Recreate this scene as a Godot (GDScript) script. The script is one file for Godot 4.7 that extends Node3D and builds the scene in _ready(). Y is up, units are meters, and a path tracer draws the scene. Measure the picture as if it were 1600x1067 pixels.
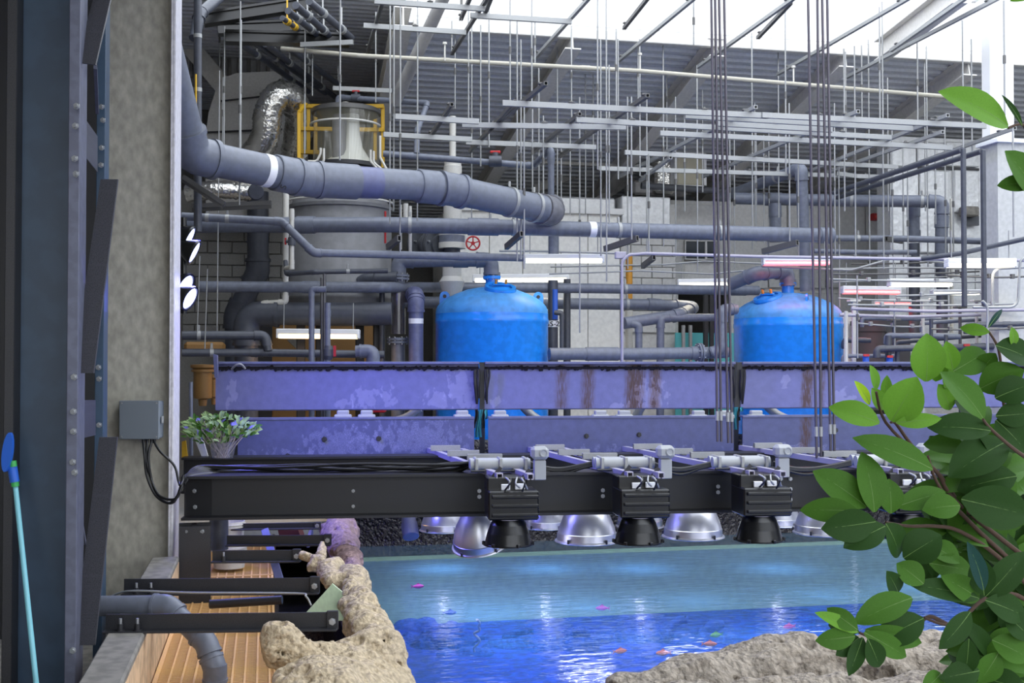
extends Node3D

# ---------------------------------------------------------------- frame of the place
# x runs along the pool, -z runs away from the visitor, y is up; the water lies at y = 0.
const FOCAL := 1800.0
const EYE := Vector3(0, 2.3, 0)
const YAW := 0.21066
const PITCH := 0.02025
var turn: Basis
var used := {}
var M := {}
var rng := RandomNumberGenerator.new()

func _ready():
	turn = Basis(Vector3.UP, -YAW) * Basis(Vector3.RIGHT, PITCH)
	rng.seed = 77
	# camera
	var cam := Camera3D.new()
	cam.name = "camera"
	cam.fov = rad_to_deg(2.0 * atan(533.5 / FOCAL))
	cam.transform = Transform3D(turn, EYE)
	cam.near = 0.05
	cam.far = 200.0
	add_child(cam)
	cam.current = true
	# sky: bright overcast seen through the open skylight
	var env := Environment.new()
	env.background_mode = Environment.BG_SKY
	var sm := ProceduralSkyMaterial.new()
	sm.sky_top_color = Color(0.93, 0.96, 1.0)
	sm.sky_horizon_color = Color(0.97, 0.98, 1.0)
	sm.ground_horizon_color = Color(0.74, 0.74, 0.73)
	sm.ground_bottom_color = Color(0.62, 0.62, 0.61)
	sm.sun_angle_max = 0.0
	var sky := Sky.new()
	sky.sky_material = sm
	env.sky = sky
	env.background_energy_multiplier = SKY_ENERGY
	env.tonemap_mode = Environment.TONE_MAPPER_LINEAR
	env.tonemap_exposure = 1.0
	env.sdfgi_enabled = true
	env.ssao_enabled = true
	env.ssil_enabled = true
	var we := WorldEnvironment.new()
	we.name = "sky"
	we.environment = env
	add_child(we)
	make_materials()
	build_shell()
	build_roof()
	build_pool()
	build_left_columns()
	build_beams()
	build_back_walls()
	build_vessels()
	build_pipes()
	build_struts()
	build_walkway()
	build_fixtures()
	build_tube_lights()
	build_floods()
	build_rocks()
	build_small_things()
	build_potted_plant()
	build_foreground_plant()

const SKY_ENERGY := 4.2

# ---------------------------------------------------------------- places
func P(px: float, py: float, c: float) -> Vector3:
	return EYE + turn * (Vector3((px - 800.0) / FOCAL, (533.5 - py) / FOCAL, -1.0) * c)

func ray(px: float, py: float) -> Vector3:
	return turn * Vector3((px - 800.0) / FOCAL, (533.5 - py) / FOCAL, -1.0)

func onY(px: float, py: float, y: float) -> Vector3:      # where that line of sight meets a level
	var d := ray(px, py)
	return EYE + d * ((y - EYE.y) / d.y)

func onZ(px: float, py: float, z: float) -> Vector3:
	var d := ray(px, py)
	return EYE + d * (z / d.z)

func cl(c: float, px: float) -> float:                    # depth of a line square to the building, c at the middle of the view
	return c * cos(YAW) / (cos(YAW) - (px - 800.0) / FOCAL * sin(YAW))

func cb(c: float, px: float) -> float:                    # depth along the lamp beams, which stand a little askew, c at their left end
	return c / (1.0 - 6e-5 * (px - 300.0))

func pb(px: float, py: float, c: float) -> Vector3:
	return P(px, py, cb(c, px))

func w(px: float, c: float) -> float:                     # metres of so many pixels at a depth
	return px * c / FOCAL

# ---------------------------------------------------------------- mesh collector
class MB:
	var v := PackedVector3Array()
	var n := PackedVector3Array()
	var t := PackedVector2Array()
	var k := PackedColorArray()
	var tint := Color.WHITE
	var tinted := false

	func tri(a: Vector3, b: Vector3, c: Vector3, na: Vector3, nb: Vector3, nc: Vector3, ua := Vector2.ZERO, ub := Vector2.ZERO, uc := Vector2.ZERO):
		if (b - a).cross(c - a).dot(na + nb + nc) > 0.0:
			v.append(a); v.append(c); v.append(b)
			n.append(na); n.append(nc); n.append(nb)
			t.append(ua); t.append(uc); t.append(ub)
		else:
			v.append(a); v.append(b); v.append(c)
			n.append(na); n.append(nb); n.append(nc)
			t.append(ua); t.append(ub); t.append(uc)
		k.append(tint); k.append(tint); k.append(tint)

	func flat(a: Vector3, b: Vector3, c: Vector3, out: Vector3):
		tri(a, b, c, out, out, out)

	func quad(a: Vector3, b: Vector3, c: Vector3, d: Vector3, out: Vector3):
		tri(a, b, c, out, out, out, Vector2(0, 1), Vector2(1, 1), Vector2(1, 0))
		tri(a, c, d, out, out, out, Vector2(0, 1), Vector2(1, 0), Vector2(0, 0))

	func facet(a: Vector3, b: Vector3, c: Vector3, d: Vector3, inside: Vector3):   # a flat quad that faces away from a point
		var o := (b - a).cross(d - a).normalized()
		if o.dot(a - inside) < 0.0:
			o = -o
		quad(a, b, c, d, o)

	func box(at: Transform3D, size: Vector3, bev := 0.0):
		var h := size * 0.5
		bev = minf(bev, minf(h.x, minf(h.y, h.z)) * 0.49)
		var s := [-1.0, 1.0]
		for ax in 3:
			var u := (ax + 1) % 3
			var q := (ax + 2) % 3
			for sg in s:
				var pts := []
				for m in [[-1, -1], [1, -1], [1, 1], [-1, 1]]:
					var p := Vector3.ZERO
					p[ax] = sg * h[ax]
					p[u] = m[0] * (h[u] - bev)
					p[q] = m[1] * (h[q] - bev)
					pts.append(at * p)
				var o := Vector3.ZERO
				o[ax] = sg
				quad(pts[0], pts[1], pts[2], pts[3], (at.basis * o).normalized())
			if bev > 0.0:
				for su in s:
					for sq in s:            # the edge that runs along ax
						var a := Vector3.ZERO
						a[u] = su * h[u]; a[q] = sq * (h[q] - bev); a[ax] = h[ax] - bev
						var b := a
						b[ax] = -b[ax]
						var c := Vector3.ZERO
						c[u] = su * (h[u] - bev); c[q] = sq * h[q]; c[ax] = b[ax]
						var d := c
						d[ax] = -c[ax]
						var o := Vector3.ZERO
						o[u] = su; o[q] = sq
						quad(at * a, at * b, at * c, at * d, (at.basis * o).normalized())
		if bev > 0.0:
			for x in s:
				for y in s:
					for z in s:
						var e := Vector3(x, y, z)
						var i := h - Vector3.ONE * bev
						flat(at * (e * Vector3(h.x, i.y, i.z)), at * (e * Vector3(i.x, h.y, i.z)), at * (e * Vector3(i.x, i.y, h.z)), (at.basis * e).normalized())

	func block(center: Vector3, size: Vector3, bev := 0.0):
		box(Transform3D(Basis(), center), size, bev)

	func bar(a: Vector3, b: Vector3, width: float, high: float, up := Vector3.UP, bev := 0.0):   # a rectangular bar from a to b
		var y := (b - a).normalized()
		var x := y.cross(up)
		if x.length() < 0.01:
			x = y.cross(Vector3(0, 0, 1))
		x = x.normalized()
		box(Transform3D(Basis(x, y, x.cross(y)), (a + b) * 0.5), Vector3(width, (b - a).length(), high), bev)

	func tube(p: Array, r, sides := 10, cap := true):
		var m := p.size()
		var x := Vector3.ZERO
		var rings := []
		var tang := []
		for i in m:
			var d: Vector3 = (p[mini(i + 1, m - 1)] - p[maxi(i - 1, 0)]).normalized()
			tang.append(d)
			if i == 0:
				x = d.cross(Vector3.UP)
				if x.length() < 0.05:
					x = d.cross(Vector3(1, 0, 0))
			x = (x - d * x.dot(d)).normalized()
			var y := d.cross(x)
			var rr: float = r[i] if r is Array else r
			var ring := []
			for j in sides + 1:
				var a := TAU * j / sides
				var o := x * cos(a) + y * sin(a)
				ring.append([p[i] + o * rr, o])
			rings.append(ring)
		for i in m - 1:
			for j in sides:
				var a = rings[i][j]
				var b = rings[i][j + 1]
				var c = rings[i + 1][j + 1]
				var d = rings[i + 1][j]
				var u0 := Vector2(float(j) / sides, i)
				var u1 := Vector2(float(j + 1) / sides, i + 1)
				tri(a[0], b[0], c[0], a[1], b[1], c[1], u0, Vector2(u1.x, u0.y), u1)
				tri(a[0], c[0], d[0], a[1], c[1], d[1], u0, u1, Vector2(u0.x, u1.y))
		if cap:
			for e in [[0, -1.0], [m - 1, 1.0]]:
				var o: Vector3 = tang[e[0]] * e[1]
				for j in sides:
					flat(p[e[0]], rings[e[0]][j][0], rings[e[0]][j + 1][0], o)

	func lathe(prof: Array, at: Transform3D, sides := 24, smooth := false, sweep := TAU):   # prof: Vector2(radius, height)
		var m := prof.size()
		var nor := []
		for i in m - 1:
			var d: Vector2 = prof[i + 1] - prof[i]
			nor.append(Vector2(d.y, -d.x).normalized())
		for i in m - 1:
			var na: Vector2 = nor[i]
			var nb: Vector2 = nor[i]
			if smooth:
				if i > 0 and nor[i - 1].dot(nor[i]) > 0.6:
					na = (nor[i - 1] + nor[i]).normalized()
				if i < m - 2 and nor[i + 1].dot(nor[i]) > 0.6:
					nb = (nor[i + 1] + nor[i]).normalized()
			for j in sides:
				var a0 := sweep * j / sides
				var a1 := sweep * (j + 1) / sides
				var e0 := Vector3(cos(a0), 0, sin(a0))
				var e1 := Vector3(cos(a1), 0, sin(a1))
				var pa: Vector3 = at * (e0 * prof[i].x + Vector3.UP * prof[i].y)
				var pb: Vector3 = at * (e1 * prof[i].x + Vector3.UP * prof[i].y)
				var pc: Vector3 = at * (e1 * prof[i + 1].x + Vector3.UP * prof[i + 1].y)
				var pd: Vector3 = at * (e0 * prof[i + 1].x + Vector3.UP * prof[i + 1].y)
				var n0 := (at.basis * (e0 * na.x + Vector3.UP * na.y)).normalized()
				var n1 := (at.basis * (e1 * na.x + Vector3.UP * na.y)).normalized()
				var n2 := (at.basis * (e1 * nb.x + Vector3.UP * nb.y)).normalized()
				var n3 := (at.basis * (e0 * nb.x + Vector3.UP * nb.y)).normalized()
				if prof[i].x > 1e-5:
					tri(pa, pb, pc, n0, n1, n2, Vector2(float(j) / sides, i), Vector2(float(j + 1) / sides, i), Vector2(float(j + 1) / sides, i + 1))
				if prof[i + 1].x > 1e-5:
					tri(pa, pc, pd, n0, n2, n3, Vector2(float(j) / sides, i), Vector2(float(j + 1) / sides, i + 1), Vector2(float(j) / sides, i + 1))

	func extrude(poly: PackedVector2Array, a: Vector3, b: Vector3, up := Vector3.UP):
		var z := (b - a).normalized()
		var x := z.cross(up).normalized()
		var y := x.cross(z)
		var m := poly.size()
		var cw := Geometry2D.is_polygon_clockwise(poly)
		for i in m:
			var p := poly[i]
			var q := poly[(i + 1) % m]
			var d := (q - p).normalized()
			var o := Vector2(d.y, -d.x)
			if cw:
				o = -o
			quad(a + x * p.x + y * p.y, a + x * q.x + y * q.y, b + x * q.x + y * q.y, b + x * p.x + y * p.y, x * o.x + y * o.y)
		var f := Geometry2D.triangulate_polygon(poly)
		for i in range(0, f.size(), 3):
			for e in [[a, -1.0], [b, 1.0]]:
				var c: Vector3 = e[0]
				flat(c + x * poly[f[i]].x + y * poly[f[i]].y, c + x * poly[f[i + 1]].x + y * poly[f[i + 1]].y, c + x * poly[f[i + 2]].x + y * poly[f[i + 2]].y, z * e[1])

	func slab(pts: Array, thick: Vector3):        # a flat outline given thickness
		var o := thick.normalized()
		var c := Vector3.ZERO
		for p in pts:
			c += p
		c /= pts.size()
		var m := pts.size()
		for i in m:
			var a: Vector3 = pts[i]
			var b: Vector3 = pts[(i + 1) % m]
			flat(c, a, b, -o)
			flat(c + thick, a + thick, b + thick, o)
			var s := (b - a).cross(thick).normalized()
			if s.dot(a - c) < 0.0:
				s = -s
			quad(a, b, b + thick, a + thick, s)

	func bolt(at: Vector3, out: Vector3, r: float, high: float):
		var y := out.normalized()
		var x := y.cross(Vector3(0.31, 0.9, 0.2)).normalized()
		lathe([Vector2(r * 1.5, 0), Vector2(r * 1.5, high * 0.25), Vector2(r, high * 0.25), Vector2(r, high), Vector2(0, high)], Transform3D(Basis(x, y, x.cross(y)), at), 6)

	func low() -> Vector3:
		if v.is_empty():
			return Vector3.ZERO
		var lo := v[0]
		var hi := v[0]
		for p in v:
			lo = lo.min(p)
			hi = hi.max(p)
		return Vector3((lo.x + hi.x) * 0.5, lo.y, (lo.z + hi.z) * 0.5)

	func mesh(from: Vector3) -> ArrayMesh:
		var q := PackedVector3Array()
		q.resize(v.size())
		for i in v.size():
			q[i] = v[i] - from
		var a := []
		a.resize(Mesh.ARRAY_MAX)
		a[Mesh.ARRAY_VERTEX] = q
		a[Mesh.ARRAY_NORMAL] = n
		a[Mesh.ARRAY_TEX_UV] = t
		if tinted:
			a[Mesh.ARRAY_COLOR] = k
		var m := ArrayMesh.new()
		m.add_surface_from_arrays(Mesh.PRIMITIVE_TRIANGLES, a)
		return m

# ---------------------------------------------------------------- naming and placing
func numbered(called: String) -> String:
	var i: int = used.get(called, 0)
	used[called] = i + 1
	return called if i == 0 else "%s_%03d" % [called, i]

func tag(o: Node3D, label: String, category: String, group := ""):
	o.set_meta("label", label)
	o.set_meta("category", category)
	if group != "":
		o.set_meta("group", group)

func thing(called: String, label: String, category: String, at: Vector3, group := "") -> Node3D:
	var o := Node3D.new()
	o.name = numbered(called)
	o.position = at
	tag(o, label, category, group)
	add_child(o)
	return o

func spot_of(o: Node) -> Vector3:
	var p := Vector3.ZERO
	while o != self and o is Node3D:
		p += (o as Node3D).position
		o = o.get_parent()
	return p

func part(under: Node3D, called: String, mb: MB, m: Material, label := "") -> MeshInstance3D:
	var o := MeshInstance3D.new()
	o.name = called
	o.mesh = mb.mesh(spot_of(under))
	o.material_override = m
	o.cast_shadow = GeometryInstance3D.SHADOW_CASTING_SETTING_ON
	if label != "":
		o.set_meta("label", label)
	var i := 1
	while under.has_node(NodePath(o.name)):
		o.name = "%s_%03d" % [called, i]
		i += 1
	under.add_child(o)
	return o

func solo(called: String, label: String, category: String, mb: MB, m: Material, group := "") -> MeshInstance3D:
	var o := MeshInstance3D.new()
	o.name = numbered(called)
	var at := mb.low()
	o.mesh = mb.mesh(at)
	o.position = at
	o.material_override = m
	tag(o, label, category, group)
	add_child(o)
	return o

func shell(called: String, mb: MB, m: Material) -> MeshInstance3D:
	var o := MeshInstance3D.new()
	o.name = called
	o.mesh = mb.mesh(Vector3.ZERO)
	o.material_override = m
	o.set_meta("kind", "structure")
	add_child(o)
	return o

func again(o: Node3D, called: String, label: String, at: Vector3) -> Node3D:     # a copy of a thing with its parts
	var c: Node3D = o.duplicate()
	c.name = numbered(called)
	add_child(c)
	c.position = at
	c.set_meta("label", label)
	return c

const ORD := ["first", "second", "third", "fourth", "fifth", "sixth", "seventh", "eighth", "ninth", "tenth", "eleventh", "twelfth", "thirteenth", "fourteenth", "fifteenth", "sixteenth", "seventeenth", "eighteenth", "nineteenth", "twentieth"]

# ---------------------------------------------------------------- lines and profiles
func bend(p: Array, rad: float, seg := 5) -> Array:       # a run of straight pieces with its corners rounded
	var out := [p[0]]
	for i in range(1, p.size() - 1):
		var a: Vector3 = p[i - 1]
		var b: Vector3 = p[i]
		var c: Vector3 = p[i + 1]
		var d0 := (b - a).normalized()
		var d1 := (c - b).normalized()
		var cut := minf(rad * tan(d0.angle_to(d1) * 0.5), minf((b - a).length(), (c - b).length()) * 0.49)
		var s := b - d0 * cut
		var e := b + d1 * cut
		for j in seg + 1:
			var f := float(j) / seg
			out.append(s.lerp(b, f).lerp(b.lerp(e, f), f))
	out.append(p[-1])
	return out

func spline(p: Array, per := 6) -> Array:
	var out := []
	for i in p.size() - 1:
		var a: Vector3 = p[maxi(i - 1, 0)]
		var b: Vector3 = p[i]
		var c: Vector3 = p[i + 1]
		var d: Vector3 = p[mini(i + 2, p.size() - 1)]
		for j in per:
			out.append(b.cubic_interpolate(c, a, d, float(j) / per))
	out.append(p[-1])
	return out

func ibeam(h: float, wide: float, tf: float, tw: float) -> PackedVector2Array:
	var x := wide * 0.5
	var y := h * 0.5
	var q := tw * 0.5
	return PackedVector2Array([Vector2(-x, -y), Vector2(x, -y), Vector2(x, -y + tf), Vector2(q, -y + tf), Vector2(q, y - tf), Vector2(x, y - tf), Vector2(x, y), Vector2(-x, y), Vector2(-x, y - tf), Vector2(-q, y - tf), Vector2(-q, -y + tf), Vector2(-x, -y + tf)])

func uchan(wide: float, h: float, t: float, down := true) -> PackedVector2Array:
	var x := wide * 0.5
	var y := h * 0.5
	var s := 1.0 if down else -1.0
	return PackedVector2Array([Vector2(-x, y * s), Vector2(x, y * s), Vector2(x, -y * s), Vector2(x - t * 2.5, -y * s), Vector2(x - t * 2.5, -y * s + t * s), Vector2(x - t, -y * s + t * s), Vector2(x - t, y * s - t * s), Vector2(-x + t, y * s - t * s), Vector2(-x + t, -y * s + t * s), Vector2(-x + t * 2.5, -y * s + t * s), Vector2(-x + t * 2.5, -y * s), Vector2(-x, -y * s)])

func pipe(called: String, label: String, pts: Array, r: float, m: Material, o := {}) -> Node3D:
	var lowest: Vector3 = pts[0]
	for p in pts:
		if p.y < lowest.y:
			lowest = p
	var t := thing(called, label, o.get("cat", "pipe"), lowest, o.get("group", ""))
	var sides: int = o.get("sides", 14)
	var rad: float = o.get("rad", r * 1.9)
	var mb := MB.new()
	mb.tube(bend(pts, rad), r, sides)
	part(t, "pipe_run", mb, m)
	if o.get("elbows", true):
		for i in range(1, pts.size() - 1):
			var d0: Vector3 = (pts[i] - pts[i - 1]).normalized()
			var d1: Vector3 = (pts[i + 1] - pts[i]).normalized()
			if d0.angle_to(d1) < 0.12:
				continue
			var cut := rad * tan(d0.angle_to(d1) * 0.5) + r * 0.75
			var arc := bend([pts[i] - d0 * cut, pts[i], pts[i] + d1 * cut], rad)
			var e := MB.new()
			e.tube(arc, r * 1.12, sides)
			var eb := part(t, "elbow", e, o.get("elbow_mat", m))
			for end in [[pts[i] - d0 * cut, d0], [pts[i] + d1 * cut, -d1]]:
				var lip := MB.new()
				lip.tube([end[0] - end[1] * r * 0.08, end[0] + end[1] * r * 0.22], r * 1.2, sides)
				part(eb, "socket_lip", lip, o.get("elbow_mat", m))
	for k in o.get("couplings", []):            # [segment, share along it, length in radii]
		var a: Vector3 = pts[int(k[0])]
		var b: Vector3 = pts[int(k[0]) + 1]
		var d := (b - a).normalized()
		var c := a.lerp(b, k[1])
		var e := MB.new()
		var half: float = r * k[2] * 0.5
		e.tube([c - d * half, c - d * half * 0.98, c + d * half * 0.98, c + d * half], [r * 1.06, r * 1.13, r * 1.13, r * 1.06], sides)
		part(t, "coupling", e, o.get("elbow_mat", m))
	for k in o.get("bands", []):                # [segment, share, length, material]
		var a: Vector3 = pts[int(k[0])]
		var b: Vector3 = pts[int(k[0]) + 1]
		var d := (b - a).normalized()
		var c := a.lerp(b, k[1])
		var e := MB.new()
		e.tube([c - d * k[2] * 0.5, c + d * k[2] * 0.5], r * 1.02, sides)
		part(t, "label_band", e, k[3], "white label band")
	for k in o.get("clamps", []):               # [segment, share]: a strap with a lug on top
		var a: Vector3 = pts[int(k[0])]
		var b: Vector3 = pts[int(k[0]) + 1]
		var d := (b - a).normalized()
		var c := a.lerp(b, k[1])
		var e := MB.new()
		e.tube([c - d * 0.022, c + d * 0.022], r * 1.09, sides)
		var cp := part(t, "clamp", e, M.galv)
		e = MB.new()
		e.block(c + Vector3.UP * (r * 1.09 + 0.03), Vector3(0.03, 0.07, 0.03), 0.004)
		part(cp, "clamp_lug", e, M.galv)
	for k in o.get("flanges", []):              # [segment, share]: two bolted discs
		var a: Vector3 = pts[int(k[0])]
		var b: Vector3 = pts[int(k[0]) + 1]
		var d := (b - a).normalized()
		var c := a.lerp(b, k[1])
		var fl: MeshInstance3D
		for s in [-1.0, 1.0]:
			var e := MB.new()
			e.tube([c + d * s * r * 0.06, c + d * s * r * 0.38], r * 1.62, sides + 6)
			fl = part(t, "flange", e, o.get("elbow_mat", m))
		var bo := MB.new()
		var x := d.cross(Vector3(0.3, 0.2, 0.9)).normalized()
		for i in 8:
			var q := x.rotated(d, TAU * i / 8)
			bo.tube([c + q * r * 1.36 - d * r * 0.6, c + q * r * 1.36 + d * r * 0.6], r * 0.11, 6)
		part(fl, "flange_bolt_ring", bo, M.steel)
	return t

func rod(called: String, label: String, a: Vector3, b: Vector3, r: float, m: Material, category := "rod", group := "", sides := 6) -> MeshInstance3D:
	var mb := MB.new()
	mb.tube([a, b], r, sides)
	return solo(called, label, category, mb, m, group)

# ---------------------------------------------------------------- materials
func noise(kind: int, freq: float, oct: int, lo: float, hi: float, a := 0.25, b := 0.75, size := 384, seed_ := 1) -> NoiseTexture2D:
	var f := FastNoiseLite.new()
	f.noise_type = kind
	f.frequency = freq
	f.fractal_octaves = oct
	f.seed = seed_
	var g := Gradient.new()
	g.offsets = PackedFloat32Array([a, b])
	g.colors = PackedColorArray([Color(lo, lo, lo), Color(hi, hi, hi)])
	var t := NoiseTexture2D.new()
	t.width = size
	t.height = size
	t.seamless = true
	t.noise = f
	t.color_ramp = g
	return t

func mat(called: String, c: Color, rough := 0.6, metal := 0.0, tex: Texture2D = null, tile := 1.0, bump: Texture2D = null, deep := 0.0, bump_tile := 0.0) -> StandardMaterial3D:
	var m := StandardMaterial3D.new()
	m.resource_name = called
	m.albedo_color = c
	m.roughness = rough
	m.metallic = metal
	if tex:
		m.albedo_texture = tex
	if tex or bump:
		m.uv1_triplanar = true
		m.uv1_scale = Vector3.ONE * tile
	if bump:
		m.heightmap_enabled = true
		m.heightmap_texture = bump
		m.heightmap_scale = deep
	M[called] = m
	return m

func c8(r: int, g: int, b: int) -> Color:
	return Color(r / 255.0, g / 255.0, b / 255.0)

func glow(called: String, c: Color, e: float) -> StandardMaterial3D:
	var m := mat(called, Color(0.9, 0.9, 0.9), 0.5)
	m.emission_enabled = true
	m.emission = c
	m.emission_energy_multiplier = e
	return m

func make_materials():
	var blotch := noise(FastNoiseLite.TYPE_SIMPLEX_SMOOTH, 0.010, 5, 0.84, 1.0, 0.25, 0.7, 512, 3)
	var grain := noise(FastNoiseLite.TYPE_SIMPLEX_SMOOTH, 0.06, 4, 0.93, 1.0, 0.12, 0.88, 384, 5)
	var specks := noise(FastNoiseLite.TYPE_SIMPLEX, 0.16, 3, 1.0, 0.55, 0.62, 0.74, 384, 8)
	var scratch := noise(FastNoiseLite.TYPE_SIMPLEX_SMOOTH, 0.02, 6, 0.92, 1.0, 0.35, 0.65, 384, 12)
	var lumps := noise(FastNoiseLite.TYPE_SIMPLEX_SMOOTH, 0.03, 5, 0.0, 1.0, 0.1, 0.9, 512, 21)
	var pits := noise(FastNoiseLite.TYPE_CELLULAR, 0.045, 3, 0.0, 1.0, 0.0, 0.6, 512, 31)
	var stone := noise(FastNoiseLite.TYPE_SIMPLEX_SMOOTH, 0.035, 5, 0.76, 1.0, 0.3, 0.68, 512, 41)
	var wave := noise(FastNoiseLite.TYPE_SIMPLEX_SMOOTH, 0.022, 3, 0.0, 1.0, 0.1, 0.9, 512, 51)
	var crinkle := noise(FastNoiseLite.TYPE_CELLULAR, 0.03, 2, 0.0, 1.0, 0.0, 0.8, 384, 61)
	var worn := noise(FastNoiseLite.TYPE_SIMPLEX_SMOOTH, 0.016, 7, 0.84, 1.0, 0.12, 0.88, 512, 71)
	# concrete, masonry, panels
	mat("concrete", c8(184, 180, 166), 0.9, 0.0, worn, 1.0, grain, 0.25).uv1_scale = Vector3(1.3, 0.7, 1.3)
	mat("pale_concrete", c8(188, 188, 185), 0.9, 0.0, grain, 0.5, grain, 0.2)
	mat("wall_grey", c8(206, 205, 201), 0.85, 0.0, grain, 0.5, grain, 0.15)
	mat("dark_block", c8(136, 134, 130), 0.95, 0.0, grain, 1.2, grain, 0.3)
	mat("white_panel", c8(244, 243, 238), 0.55, 0.0, grain, 0.4)
	mat("white_paint", c8(236, 236, 234), 0.6)
	mat("white_trim", c8(222, 219, 224), 0.5, 0.0, scratch, 1.4)
	mat("dark_floor", c8(128, 126, 122), 0.8, 0.0, blotch, 0.6)
	mat("window_glass", c8(58, 62, 66), 0.08)
	mat("deck", c8(208, 210, 214), 0.6, 0.1, grain, 0.6)
	mat("rafter", c8(214, 211, 205), 0.7, 0.0, grain, 0.6)
	mat("beige_wall", c8(214, 181, 144), 0.8, 0.0, blotch, 1.0, grain, 0.15)
	mat("cap_grey", c8(132, 128, 120), 0.85, 0.0, blotch, 1.3, grain, 0.2)
	# steel
	mat("steel_navy", c8(52, 74, 96), 0.42, 0.0, scratch, 0.5)
	mat("steel_flange", c8(98, 101, 118), 0.5, 0.2, scratch, 1.2)
	mat("steel_lacing", c8(72, 72, 78), 0.48, 0.15, specks, 2.2)
	mat("steel_black", c8(25, 25, 28), 0.42, 0.0, grain, 1.2)
	mat("steel_dark", c8(42, 42, 46), 0.45, 0.0, specks, 2.0)
	mat("steel", c8(170, 172, 174), 0.38, 0.7)
	mat("galv", c8(160, 161, 160), 0.45, 0.35, grain, 3.0)
	mat("galv_dark", c8(104, 103, 101), 0.5, 0.4, grain, 3.0)
	mat("cable_steel", c8(84, 80, 88), 0.5, 0.5)
	mat("black_rubber", c8(26, 26, 28), 0.35)
	mat("alu", c8(226, 226, 230), 0.34, 0.85)
	mat("alu_band", c8(208, 208, 216), 0.32, 0.9)
	mat("black_lamp", c8(9, 9, 10), 0.3)
	mat("rail_grey", c8(160, 156, 170), 0.5, 0.1)
	mat("box_grey", c8(156, 158, 160), 0.5)
	# pipes and tanks
	mat("pvc", c8(108, 113, 126), 0.42, 0.0, scratch, 1.3)
	mat("pvc_dark", c8(72, 75, 84), 0.45, 0.0, scratch, 1.3)
	mat("pvc_dusty", c8(116, 116, 122), 0.6, 0.0, blotch, 1.6)
	mat("pvc_white", c8(208, 205, 196), 0.45, 0.0, grain, 2.0)
	mat("pvc_blue", c8(98, 102, 136), 0.4, 0.0, scratch, 1.3)
	mat("label_white", c8(236, 236, 240), 0.5)
	mat("label_blue", c8(44, 92, 190), 0.5)
	mat("ink", c8(40, 40, 44), 0.6)
	mat("cream_pipe", c8(172, 167, 152), 0.5)
	mat("tank_blue", c8(36, 140, 236), 0.24, 0.0, scratch, 0.9, scratch, 0.3)
	mat("tank_dust", c8(70, 150, 220), 0.5, 0.0, blotch, 1.3)
	mat("vessel_grey", c8(120, 120, 122), 0.5, 0.0, scratch, 0.8)
	mat("duct_grey", c8(150, 148, 146), 0.55, 0.1, blotch, 0.8)
	mat("duct_skin", c8(206, 204, 200), 0.55, 0.1, grain, 0.8)
	mat("foil", c8(214, 212, 206), 0.24, 0.9, null, 1.1, crinkle, 1.4)
	mat("foil_wall", c8(222, 223, 223), 0.4, 0.3, grain, 0.6, crinkle, 0.7)
	mat("yellow", c8(218, 172, 40), 0.5, 0.0, grain, 2.0)
	mat("warm_lit_brown", c8(150, 112, 62), 0.5, 0.15, grain, 2.0)  # brown with the warm lamp light put into its colour
	mat("ochre", c8(196, 138, 48), 0.6)
	mat("red", c8(178, 30, 34), 0.45)
	mat("teal_panel", c8(96, 186, 190), 0.6)
	mat("bin_grey", c8(78, 80, 84), 0.6)
	var ac := mat("acrylic", Color(0.9, 0.88, 0.76, 0.08), 0.06)
	ac.transparency = BaseMaterial3D.TRANSPARENCY_ALPHA
	var cp := mat("clear_pipe", Color(0.36, 0.34, 0.36, 0.5), 0.1)
	cp.transparency = BaseMaterial3D.TRANSPARENCY_ALPHA
	# beams
	mat("beam_dirt", c8(38, 36, 42), 0.95, 0.0, specks, 5.0, pits, 1.0)
	mat("purple_light_tone", c8(120, 122, 172), 0.5, 0.0, scratch, 1.0)
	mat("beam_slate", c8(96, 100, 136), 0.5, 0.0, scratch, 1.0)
	# stone and pool
	mat("coral_rock", c8(202, 183, 152), 0.92, 0.0, stone, 1.6, lumps, 1.2)
	mat("grey_rock", c8(164, 153, 139), 0.95, 0.0, stone, 1.8, lumps, 1.4)
	mat("mauve_rock", c8(168, 140, 140), 0.92, 0.0, stone, 1.3, pits, 1.0)
	mat("wet_rock_shade", c8(24, 17, 26), 0.25, 0.0, blotch, 0.7, pits, 2.0)  # wet rock, blackened to carry dark reflection and shade in its colour
	mat("pool_wall", c8(176, 218, 196), 0.5, 0.0, grain, 0.3)
	mat("pool_floor", c8(30, 74, 208), 0.6, 0.0, stone, 0.35)
	mat("reef", c8(30, 80, 200), 0.8, 0.0, stone, 1.0, lumps, 2.0)
	mat("reef_pale", c8(60, 100, 210), 0.8, 0.0, stone, 1.0)
	var wt := mat("water", Color(0.30, 0.50, 0.62, 0.26), 0.04)
	wt.transparency = BaseMaterial3D.TRANSPARENCY_ALPHA
	wt.uv1_triplanar = true
	wt.uv1_scale = Vector3(0.22, 0.3, 0.6)
	wt.heightmap_enabled = true
	wt.heightmap_texture = wave
	wt.heightmap_scale = 0.4
	wt.metallic_specular = 0.42
	mat("glass_sheet", Color(0.80, 0.88, 0.74), 0.35, 0.0, grain, 1.5)
	# walkway
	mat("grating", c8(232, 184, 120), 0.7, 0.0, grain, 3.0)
	mat("under_grating", c8(70, 42, 24), 0.9, 0.0, stone, 1.5)  # floor tone darkened to put shade into the grating gaps
	mat("bucket", c8(222, 218, 208), 0.5, 0.0, grain, 2.0)
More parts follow.
